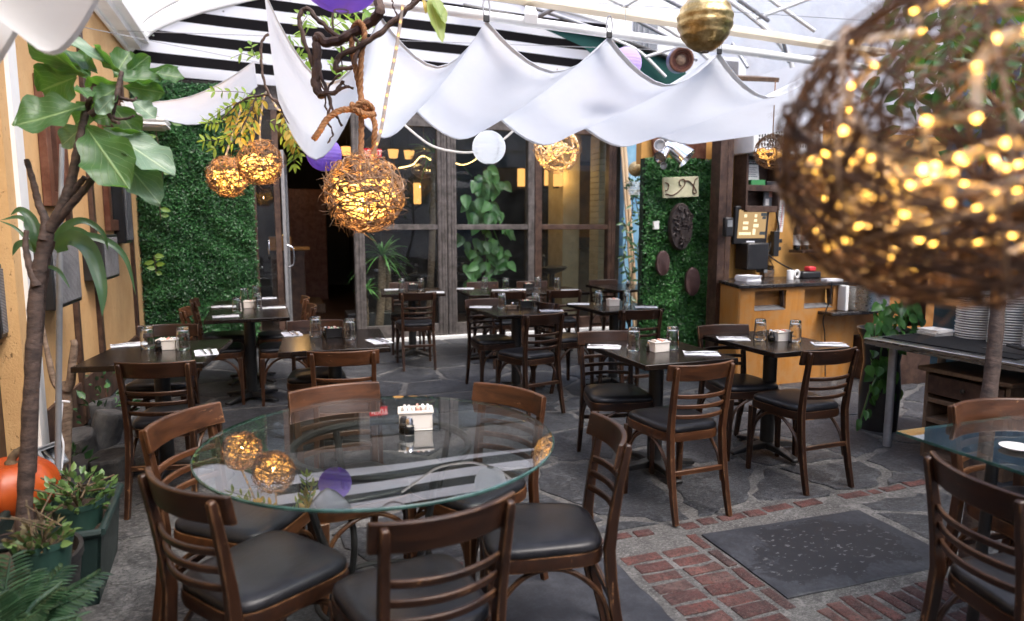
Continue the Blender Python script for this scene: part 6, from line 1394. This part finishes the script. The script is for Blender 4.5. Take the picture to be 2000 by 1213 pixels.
for i, (bs, tp_, w_, nr, m, dr, d0, d1) in enumerate(LV):
    b = MB(); a, c_ = fp(*bs, d0), fp(*tp_, d1); leafgrid(b, a, a+(c_-a)*1.06, w_*DF/FPX*1.15, V(nr), .16, dr, .085, 9, 16, fprof, i*1.7); b.build('leaf', m, t, 180)
# strap-leaved plant behind the trunk
t = thing('corn_plant', 'corn plant with long drooping strap leaves left of L1'.replace('L1', 'the ochre wall table'), 'plant', uD(85, 560, 2.9)); o0 = t.location.copy()
sprof = lambda v: min(1, v*5+.25)*(1-v**3)
def strap(P, w_, D, m='strap'):
    S = spl([uD(x, y, D+dz)-o0 for x, y, dz in P], 7); mm = len(S); G = []
    for i, s in enumerate(S):
        tg = (S[min(i+1, mm-1)]-S[max(i-1, 0)]).normalized(); sd = tg.cross(Vector((.25, -1, .35))).normalized(); v = i/(mm-1); hw = w_*D/FPX/2*sprof(v); up = tg.cross(sd)
        G.append([s+sd*hw*u+up*hw*.35*abs(u)*-1 for u in (-1, -.5, 0, .5, 1)])
    b = MB(); b.grid(G); b.build('leaf', m, t, 180)
for P, w_ in (([(100, 480, 0), (130, 442, 0), (165, 432, .02), (200, 455, .05), (212, 492, .08)], 15), ([(110, 490, 0), (140, 468, -.03), (175, 490, -.06), (198, 560, -.08), (200, 618, -.08)], 34), ([(110, 485, 0), (150, 462, .05), (205, 470, .1), (245, 505, .14), (266, 578, .18)], 17), ([(95, 480, 0), (70, 450, .05), (40, 425, .1), (0, 430, .1)], 13), ([(95, 500, 0), (75, 470, -.1), (62, 430, -.1), (40, 410, -.1), (20, 420, -.1)], 20), ([(85, 500, .0), (62, 478, .1), (30, 445, .1), (-5, 430, .1)], 8), ([(90, 520, 0), (115, 530, -.1), (138, 565, -.12)], 9), ([(80, 500, 0), (72, 470, -.05), (56, 440, -.05), (50, 420, -.05)], 22), ([(90, 490, 0), (80, 455, .1), (62, 430, .1), (36, 410, .12)], 16), ([(110, 470, .1), (140, 452, .1), (170, 462, .1), (182, 490, .12)], 20), ([(88, 500, 0), (60, 480, 0), (36, 478, 0), (24, 500, 0)], 18)): strap(P, w_, 2.9)
b = MB(); b.tube(spl([uD(85, 560, 2.9)-o0, uD(92, 500, 2.9)-o0, uD(104, 470, 2.9)-o0], 6), .016, 8); b.tube([uD(85, 560, 2.9)-o0, uD(70, 760, 2.95)-o0, uD(62, 1020, 2.95)-o0], .014, 8); b.build('stem', 'bark', t)
# grey pole and antler-like forked stump
a, c_ = uz(116, 1010, .18), None; px_ = uD(117, 480, 3.0)
b = MB(); b.tube([uD(113, 930, 3.15), uD(117, 500, 3.15)], .0135, 10); b.tube([uD(117, 500, 3.15), uD(121, 282, 3.15)], .011, 10); tag(b.build('plant_stake', 'greyplastic', smooth=60), 'slim grey plant stake standing right of the fig trunk', 'stake')
t = thing('forked_stump', 'pale cut stump with two horn-like arms by the wall', 'stump', uD(124, 935, 3.7)); o0 = t.location.copy()
b = MB(); b.tube(spl([uD(124, 945, 3.7)-o0, uD(126, 860, 3.7)-o0, uD(128, 790, 3.7)-o0, uD(126, 745, 3.7)-o0], 6), [.034]*10+[.036]*9, 10); b.build('stem', 'barklight', t)
for P, r0, r1 in (([(122, 765), (106, 745), (96, 705), (88, 665), (82, 628)], .020, .009), ([(130, 762), (138, 745), (141, 710), (145, 675), (143, 664)], .026, .015)): b = MB(); S = spl([uD(x, y, 3.68)-o0 for x, y in P], 6); b.tube(S, [r0+(r1-r0)*i/(len(S)-1) for i in range(len(S))], 9); b.build('arm', 'barklight', t)
b = MB(); b.tube(spl([uD(108, 785, 3.6)-o0, uD(122, 784, 3.6)-o0, uD(136, 785, 3.6)-o0], 4), .006, 6); b.tube(spl([uD(122, 786, 3.6)-o0, uD(118, 840, 3.6)-o0, uD(124, 870, 3.6)-o0, uD(120, 920, 3.6)-o0], 6), .005, 6); b.build('tie', 'napkin', t)
# pots, pumpkin, planter
def pot(name, lab, c, r, h, m='potgreen', taper=.78, lip=.022):
    t = thing(name, lab, 'pot', c); b = MB(); b.lathe([(r*taper, 0), (r*.97, h-lip), (r, h-lip), (r, h), (r*.94, h), (r*.93, h*.8), (.001, h*.8)], 32, cap1=False); b.build('body', m, t, 40); b = MB(); b.lathe([(r*.93, h*.82), (r*.5, h*.86), (.001, h*.87)], 24, cap0=False, cap1=False); b.build('soil', 'soil', t, 60); return t
def bush(b, n, rx, h, size, z0=0, up=.6):
    for _ in range(n):
        a = random.random()*2*PI; rr_ = math.sqrt(random.random())*rx; z = z0+h*random.random()**.8*(1-.5*(rr_/rx)**2); d = Vector((math.cos(a)*rr_/rx, math.sin(a)*rr_/rx, up)).normalized(); p = Vector((math.cos(a)*rr_, math.sin(a)*rr_, z)); L = size*random.uniform(.6, 1.2); d = (d+rndunit()*.5).normalized()
        leafgrid(b, p, p+d*L, L*.55, rndunit()+Vector((0, 0, .6)), .25, .1, 0, 3, 4)
# big black tub with fig
tc = uz(82, 1085, .33)
tub = pot('black_tub', 'wide black tub holding the fig and smaller pots', (tc.x-.11, tc.y+.0, .006), .235, .335, 'blackplastic', .82, .03)
pc = uz(84, 1060, .40); t = pot('green_pot', 'green plastic pot standing in the black tub, nearest one', (-.77, 2.63, .29), .092, .15); 
t2 = thing('potted_herb', 'half dry herb seedling in the nearest green pot', 'plant', (-.77, 2.63, .42)); b = MB(); bush(b, 60, .085, .05, .045); b.build('leaves', 'herb', t2, 60); b = MB(); bush(b, 46, .10, .08, .035); b.build('dry_leaves', 'herbdry', t2, 60); b = MB(); [b.tube([(0, 0, 0), (random.gauss(0, .04), random.gauss(0, .04), .06), (random.gauss(0, .06), random.gauss(0, .06), .13)], .003, 5) for _ in range(8)]; b.build('stems', 'stalk', t2)
p = uz(152, 985, .34); t = pot('green_pot', 'green plastic pot in the long planter behind', (p.x, p.y, .20), .098, .16)
t2 = thing('potted_jade', 'bushy jade-like plant in the farther green pot', 'plant', (p.x, p.y, .33)); b = MB(); bush(b, 170, .13, .15, .042); b.build('leaves', 'herb', t2, 60); b = MB(); [b.tube([(0, 0, 0), (random.gauss(0, .05), random.gauss(0, .05), .07), (random.gauss(0, .08), random.gauss(0, .08), .12)], .004, 5) for _ in range(9)]; b.build('stems', 'stalk', t2)
# long planter box
q0, q1 = uz(245, 962, .30), uz(188, 1035, .30)
t = thing('long_planter', 'long dark green plastic planter box on the flagstones', 'planter', (-.875, 3.19, .006), R(3)); w_, d_, h_ = .40, .52, .30
b = MB(); k = .86
for sx, sy in ((-1, 0), (1, 0), (0, -1), (0, 1)):
    pts = [(sx*w_/2*k if sx else -w_/2*k, sy*d_/2*.95 if sy else -d_/2*.95, 0), (sx*w_/2*k if sx else w_/2*k, sy*d_/2*.95 if sy else d_/2*.95, 0), (sx*w_/2 if sx else w_/2, sy*d_/2 if sy else d_/2, h_), (sx*w_/2 if sx else -w_/2, sy*d_/2 if sy else -d_/2, h_)]
    n_ = Vector((sx, sy, 0))*.006; b.add([Vector(q) for q in pts]+[Vector(q)-n_*2 for q in pts], [(0, 1, 2, 3), (7, 6, 5, 4), (0, 3, 7, 4), (1, 5, 6, 2), (0, 4, 5, 1), (3, 2, 6, 7)])
b.bb((-w_/2*k, -d_/2*.95, 0), (w_/2*k, d_/2*.95, .01)); b.build('box', 'planter', t, 0)
b = MB(); rr_ = .016; cs = [(-w_/2, -d_/2), (w_/2, -d_/2), (w_/2, d_/2), (-w_/2, d_/2)]
for i in range(4): a, c_ = cs[i], cs[(i+1) % 4]; b.tube([(a[0], a[1], h_), (c_[0], c_[1], h_)], rr_, 8)
b.build('rim', 'planter', t)
b = MB(); G = [[(-w_/2*.93+w_*.93*i/10, -d_/2*.95+d_*.95*j/14, .235+.012*math.sin(i*2.1+j*1.3)+random.gauss(0, .004)) for i in range(11)] for j in range(15)]; b.grid(G); b.build('soil', 'soil', t, 60)
# pumpkin
p = uD(28, 975, 3.0); t = thing('pumpkin', 'big orange pumpkin behind the fig trunk', 'pumpkin', (p.x, p.y, .36)); rp = .175
b = MB(); n, m = 48, 18; vs = []
for j in range(m):
    a = -PI/2+PI*(.02+.96*j/(m-1)); 
    for i in range(n):
        an = 2*PI*i/n; rib = 1-.085*abs(math.cos(an*5))**5*math.cos(a)**.5+.012*math.sin(an*3); rr_ = rp*math.cos(a)**.75*rib if math.cos(a) > 0 else 0; vs.append((rr_*math.cos(an), rr_*math.sin(an), .74*rp*math.sin(a)-(.02 if j > m-3 else 0)))
b.add(vs, [(j*n+i, j*n+(i+1) % n, (j+1)*n+(i+1) % n, (j+1)*n+i) for j in range(m-1) for i in range(n)]); b.build('body', 'pumpkin', t, 180)
b = MB(); b.tube(spl([(0, 0, .09), (.005, 0, .13), (.03, .01, .16), (.045, .01, .165)], 5), [.026]*4+[.018]*6+[.014]*6, 8); b.build('stalk', 'stalk', t, 60)
b = MB(); b.bb((-.22, -.22, 0), (.22, .22, .225)); o = tag(b.build('crate', 'oldwood', smooth=30, bevel=.008), 'low wooden crate under the orange pumpkin', 'crate'); o.location = (p.x, p.y+.03, .006)
# floodlight by the wall
p = uD(92, 898, 3.6); t = thing('flood_lamp', 'small grey floodlight on the ground behind the pumpkin', 'lamp', p); t.rotation_euler = (R(-30), 0, R(60)); b = MB(); b.bb((-.07, -.05, -.06), (.07, .05, .06)); b.bb((-.08, -.06, .055), (.08, .06, .07)); b.build('housing', 'greyplastic', t, 30, .008); b = MB(); b.bb((-.055, -.052, -.045), (.055, -.050, .045)); b.build('lens', 'mirror', t, 0); b = MB(); b.tube(spl([(-.075, 0, 0), (-.085, 0, -.08), (0, 0, -.11), (.085, 0, -.08), (.075, 0, 0)], 5), .007, 6); b.build('bracket', 'iron', t)
p = uD(60, 890, 3.75); glow('flood_light', (p.x-.12, p.y+.1, .42), 2.2, .05, (1, .62, .22))
# edge rocks and weeds along the wall foot
for k, (px, py, w_, d_, h_, a) in enumerate(((168, 868, .20, .28, .22, 12), (198, 840, .18, .30, .26, -8), (222, 900, .26, .3, .16, 20), (150, 905, .2, .26, .14, 5), (215, 800, .2, .3, .22, -12), (120, 940, .24, .2, .16, 30))):
    q = uz(px, py+30, 0); b = MB(); stone_pts = [(math.cos(i*PI/4+.2)*w_/2*random.uniform(.8, 1.15), math.sin(i*PI/4+.2)*d_/2*random.uniform(.8, 1.15)) for i in range(8)]; b.prism(stone_pts, 0, h_); o = b.build('edge_rock', 'slatestone', None, 0, .02); o.location = (max(q.x, XL+.14), q.y, .004); o.rotation_euler = (R(random.uniform(-14, 14)), R(random.uniform(-14, 14)), R(a)); o.location.z = -.02
    tag(o, ['squat grey rock at wall foot left of the first chair', 'upright grey rock by the wall under ochre-wall table', 'broad flat rock nearest the leg of ochre-wall table', 'low rock behind the jade plant', 'farthest grey rock along the wall foot', 'rock beside the planter under the floodlight'][k], 'rock', 'rocks along the foot of the ochre wall')
def ivyclump(lab, px, py, z, n, r_, h_):
    q = uz(px, py, z); t = thing('ivy_clump', lab, 'plant', (max(q.x, XL+.12), q.y, z)); b = MB(); bush(b, n, r_, h_, .075, 0, .3); b.build('leaves', 'ivy', t, 60)
ivyclump('low ivy leaves growing at the wall foot by a batten', 195, 815, .12, 40, .22, .22); ivyclump('ivy leaves behind the chair at the ochre wall', 205, 770, .2, 30, .2, .25); ivyclump('small ivy sprig beside the rocks', 138, 905, .12, 16, .10, .12)
t = thing('ivy_trail', 'thin yellow green ivy trails hanging on the tall hedge', 'vine', (0, 8.5, 0)); b = MB(); st = MB()
for P in (((310, 215), (305, 260), (318, 320), (312, 390), (314, 430)), ((332, 205), (326, 225), (335, 240)), ((300, 500), (303, 515), (305, 535))):
    S = spl([uY(x, y, 8.52)-Vector((0, 8.5, 0)) for x, y in P], 8); st.tube(S, .004, 4)
    for i in range(0, len(S), 3): leafgrid(b, S[i], S[i]+rndunit()*.03+Vector((random.choice((-1, 1))*.09, -.02, -.01)), .06, (0, -1, .4), .2, .1, 0, 3, 4)
b.build('leaves', 'wisteria', t, 60); st.build('stems', 'twig', t)
# parlour palm at the near corner
pb = Vector((-.78, 2.22, .05)); t = thing('parlour_palm', 'dark feathery palm fronds filling the lower left corner', 'plant', pb); b = MB(); st = MB()
for k, (px, py, D, hz) in enumerate(((190, 1120, 2.18, .30), (165, 1160, 2.10, .25), (120, 1110, 2.15, .32), (60, 1120, 2.1, .32), (20, 1090, 2.1, .34), (-30, 1130, 2.1, .3), (150, 1205, 2.0, .2), (80, 1190, 2.0, .26), (30, 1205, 2.0, .24), (-10, 1170, 2.0, .3), (175, 1140, 2.3, .3), (110, 1150, 2.05, .3), (45, 1140, 2.2, .36), (0, 1120, 2.2, .36))):
    e = uD(px, py, D)-pb; mid = e*.55+Vector((0, 0, .12)); S = spl([Vector((0, 0, 0)), mid*.5+Vector((0, 0, .08)), mid, e], 8); st.tube(S, .003, 4); m = len(S)
    for i in range(7, m):
        tg = (S[min(i+1, m-1)]-S[i-1]).normalized(); sd = tg.cross(Vector((0, 0, 1))).normalized(); L = .085*(1-.5*(i/m-.5)**2*4)
        for s in (-1, 1): d = (sd*s+tg*.75+Vector((0, 0, -.25))).normalized(); leafgrid(b, S[i], S[i]+d*L, .013, Vector((0, -.3, 1)), .2, .12, 0, 3, 5)
b.build('leaflets', 'palm', t, 60); st.build('stalks', 'palm', t)
b = MB(); b.lathe([(.10, 0), (.14, .16), (.15, .16), (.15, .18), (.13, .18), (.12, .14), (.001, .14)], 24, cap1=False); o = tag(b.build('palm_pot', 'blackplastic'), 'dark pot hidden under the corner palm fronds', 'pot'); o.location = (pb.x, pb.y, .006)

# ================================================================== PLANTS AT THE BACK AND RIGHT
def heart(b, p, d, L, nrm):
    hp = lambda v: (math.sin(PI*min(1, max(0, v))**.62)**.85) if v < 1 else 0
    leafgrid(b, p, p+Vector(d).normalized()*L, L*.72, nrm, .14, .14, 0, 5, 8, hp)
def pothos(name, lab, D0, spots, L, n, jit, stems, mat='pothos', seed=0):
    t = thing(name, lab, 'plant', spots[0][0] if isinstance(spots[0][0], Vector) else uY(*spots[0][:2], D0)); o0 = t.location.copy(); b = MB(); st = MB()
    for s in stems: st.tube(spl([uY(x, y, D0)-o0 for x, y in s], 8), .006, 5)
    for px, py in spots:
        for _ in range(n):
            p = uY(px+random.gauss(0, jit), py+random.gauss(0, jit), D0+random.uniform(-.12, .12))-o0; heart(b, p, Vector((random.gauss(0, .7), -.35, -.6-random.random()*.5)), L*random.uniform(.65, 1.15), Vector((random.gauss(0, .35), -1, .45+random.gauss(0, .25))))
    b.build('leaves', mat, t, 180); st.build('stems', mat, t)
    return t
pothos('hanging_pothos', 'lush green pothos climbing behind the middle window', 9.02, [(945, 335), (960, 345), (930, 355), (945, 365), (970, 355), (925, 385), (955, 380), (915, 395), (960, 400), (940, 415), (965, 425), (925, 430), (950, 435), (985, 432), (940, 470), (960, 480), (930, 490), (975, 490), (985, 510), (950, 515), (930, 520), (960, 540), (920, 545), (905, 470)], .19, 5, 8, [[(945, 340), (945, 420), (950, 500), (945, 570)], [(965, 350), (960, 430), (985, 500)], [(915, 545), (905, 560)]], 'pothosdaylit')
t = thing('pothos_pot', 'dark pot of the pothos behind the middle window', 'pot', (uY(948, 600, 9.15).x, 9.15, .012)); b = MB(); b.lathe([(.16, 0), (.21, .5), (.21, .54), (.001, .5)], 20, cap1=False); b.build('body', 'blackplastic', t); b = MB(); b.tube([(0, 0, .5), (.01, 0, 2.2)], .03, 8); b.build('moss_pole', 'bark', t)
def drac(lab, px, ytop, ybot, Y, n, L, lean=0, r_=.05):
    top = uY(px+lean, ytop, Y); bot = Vector((uY(px, ybot, Y).x, Y, .012)); t = thing('dracaena', lab, 'plant', bot); b = MB(); S = spl([(0, 0, 0), (top-bot)*.5+Vector((.015, 0, 0)), top-bot], 8); b.tube(S, [r_-.012*i/len(S)+.002*math.sin(i*2.2) for i in range(len(S))], 10); b.build('trunk', 'barklight', t)
    b = MB(); o = top-bot
    for i in range(n):
        a = random.random()*2*PI; el = random.uniform(-.1, 1.2); d = Vector((math.cos(a)*math.cos(el), math.sin(a)*math.cos(el)*.6, math.sin(el))); l_ = L*random.uniform(.7, 1.1)
        G = []
        for k in range(8):
            v = k/7; p = o+d*l_*v+Vector((0, 0, -l_*.62*v*v*(1.1-.5*el))); sd = d.cross(Vector((0, 0, 1))).normalized(); hw = .016*min(1, v*4+.3)*(1-v**2.5)+.001; G.append([p-sd*hw, p+Vector((0, 0, -.005)), p+sd*hw])
        b.grid(G)
    b.build('leaves', 'dracaena', t, 180); return t
drac('dracaena with spiky green crown behind the first window', 738, 500, 640, 9.05, 60, .46, 8, .06); drac('second bare dracaena trunk right of the spiky one', 752, 520, 640, 9.35, 14, .30, 4, .065); drac('small young dracaena low at the first window post', 716, 565, 640, 9.0, 20, .28, 0, .02); drac('tall bare palm trunk at right of the first window', 836, 300, 640, 9.5, 26, .5, 12, .055)
b = MB(); b.bb((-.5, -.2, 0), (.42, .2, .34)); o = tag(b.build('indoor_trough', 'blackplastic', smooth=30, bevel=.01), 'black trough at the foot of the dracaenas indoors', 'trough'); o.location = (uY(750, 630, 9.25).x, 9.25, .012)
# indoor furniture silhouettes: a table and a bronze dish stand
def indoor_table(px, Y, lab):
    t = make_table(.8, .7); x = uY(px, 560, Y).x; t.location = (x, Y, .018); t['label'] = lab; t['group'] = 'tables inside the dining room'; return x
for px, Y, lab in ((790, 10.6, 'black table indoors behind the dracaena window'), (925, 10.9, 'black table indoors behind the pothos window')):
    x = indoor_table(px, Y, lab)
    for k, dx in enumerate((-.22, .0, .2)): put(glass0, (x+dx, Y-.1+.1*k, .769), 0, '%s water glass on the %s' % (('left', 'middle', 'right')[k], lab[6:]), 'glass', 'upside-down water glasses')
q = uY(1078, 538, 9.6); t = thing('bronze_bowl', 'dark bronze bowl on a stand inside the right window', 'bowl', (q.x, 9.6, .012)); b = MB(); b.lathe([(.16, 0), (.05, .04), (.04, .75), (.20, .82), (.24, .86), (.22, .87), (.001, .83)], 20, cap1=False); b.build('bowl', 'iron', t); b = MB(); b.lathe([(.03, .84), (.045, .92), (.02, .98), (.03, 1.02), (.005, 1.06)], 12, (-.14, 0, 0)); b.build('figure', 'iron', t)
# ivy on the bamboo and wire basket
t = thing('climbing_vine', 'leafy vine climbing the bamboo by the blue wall', 'vine', uY(1235, 560, 8.05)); o0 = t.location.copy(); b = MB(); st = MB()
for P in (((1240, 610), (1232, 560), (1238, 500), (1230, 450), (1236, 400), (1228, 370)), ((1250, 560), (1245, 500), (1250, 440), (1242, 390), (1246, 370)), ((1225, 545), (1218, 500), (1224, 455), (1214, 430))):
    S = spl([uY(x, y, 8.0)-o0 for x, y in P], 9); st.tube(S, .006, 5)
    for i in range(0, len(S)):
        for _ in range(1): leafgrid(b, S[i], S[i]+Vector((random.gauss(0, .075), random.gauss(-.03, .03), random.gauss(-.03, .05))), .036, Vector((0, -1, .5))+rndunit()*.5, .2, .1, 0, 3, 5)
b.build('leaves', 'ivy', t, 60); st.build('stems', 'twig', t)
q = uY(1242, 368, 7.3); t = thing('wire_basket', 'small white wire basket of ivy hanging under gold lantern', 'basket', q); b = MB(); w0, w1, h_ = .065, .085, .14
for k in range(7): x = -1+2*k/6; [b.tube([(x*w0, s*w0, -h_/2), (x*w1, s*w1, h_/2)], .0022, 4) for s in (-1, 1)]; [b.tube([(s*w0, x*w0, -h_/2), (s*w1, x*w1, h_/2)], .0022, 4) for s in (-1, 1)]
for k in range(6): z = -h_/2+h_*k/5; w_ = w0+(w1-w0)*k/5; b.tube([(-w_, -w_, z), (w_, -w_, z), (w_, w_, z), (-w_, w_, z)], .0022, 4, closed=True)
b.build('wire', 'white', t); b = MB(); [b.tube([(s*w1, 0, h_/2), (s*.05, 0, .22), (0, 0, .3)], .002, 4) for s in (-1, 1)]; b.build('hanger', 'white', t)
t2 = thing('basket_ivy', 'ivy spilling from the white wire basket', 'plant', q+Vector((0, 0, .02))); b = MB(); bush(b, 60, .12, .14, .06, -.02, .4); [leafgrid(b, Vector((.08+random.gauss(0, .03), -.05, -.06*i)), Vector((.12+random.gauss(0, .06), -.08, -.06*i-.05)), .045, (0, -1, .3), .2, .1, 0, 3, 4) for i in range(14)]; b.build('leaves', 'ivy', t2, 60)
# pothos in the tall black pot at right
pp = uz(1752, 868, 0); t = thing('tall_pot', 'tall black flared pot between counter and steel table', 'pot', (4.22, 3.74, .006)); b = MB(); b.lathe([(.13, 0), (.14, .3), (.12, .5), (.14, .66), (.18, .75), (.165, .75), (.12, .66), (.001, .64)], 24, cap1=False); b.build('body', 'blackplastic', t, 60)
pothos('pot_pothos', 'trailing pothos spilling from the tall black pot', 3.62, [(1725, 600), (1745, 610), (1715, 640), (1750, 600), (1735, 650), (1760, 650), (1718, 690), (1730, 710), (1722, 740), (1735, 760), (1712, 720), (1755, 620), (1772, 600), (1785, 612), (1765, 660)], .095, 9, 11, [[(1745, 640), (1722, 680), (1718, 730), (1700, 760), (1690, 790), (1682, 815)], [(1740, 640), (1735, 720), (1738, 770)]])
pothos('pot_pothos', 'thin pothos tendril trailing onto the floor by trough', 3.55, [(1688, 800), (1695, 780), (1702, 755), (1680, 820)], .075, 2, 4, [[(1715, 730), (1698, 765), (1688, 800), (1680, 822)]])
# leaning trunk at right with crown behind the big ball
a, c_ = uz(1930, 800, .25), uD(1945, 600, 3.15); t = thing('leaning_tree', 'brown leaning tree trunk by the plate stacks', 'tree', (uD(1905, 860, 3.05).x, uD(1905, 860, 3.05).y, .0)); o0 = t.location.copy()
b = MB(); P = [uD(1900, 960, 3.0)-o0, uD(1918, 850, 3.0)-o0, uD(1932, 770, 3.02)-o0, uD(1944, 660, 3.05)-o0, uD(1950, 560, 3.08)-o0, uD(1946, 420, 3.1)-o0, uD(1930, 260, 3.1)-o0, uD(1960, 100, 3.1)-o0]; P[0].z = 0; S = spl(P, 8); b.tube(S, [.036-.012*i/len(S)+.0012*math.sin(i*1.3) for i in range(len(S))], 10); b.build('trunk', 'bark', t)
b = MB(); 
for _ in range(420): p = uD(random.gauss(1900, 90), random.gauss(110, 90), 3.2+random.uniform(-.4, .5))-o0; leafgrid(b, p, p+Vector((random.gauss(0, .5), random.gauss(0, .5), -.4)).normalized()*random.uniform(.08, .15), .05, rndunit()+Vector((0, -.4, .8)), .2, .12, 0, 3, 5)
b.build('crown', 'pothos', t, 60)
b = MB()
for P in ([uD(1946, 420, 3.1), uD(1880, 300, 3.2), uD(1840, 180, 3.3)], [uD(1935, 300, 3.1), uD(2010, 200, 3.2), uD(2040, 80, 3.3)]): b.tube(spl([q-o0 for q in P], 6), .012, 7)
b.build('limb', 'bark', t)
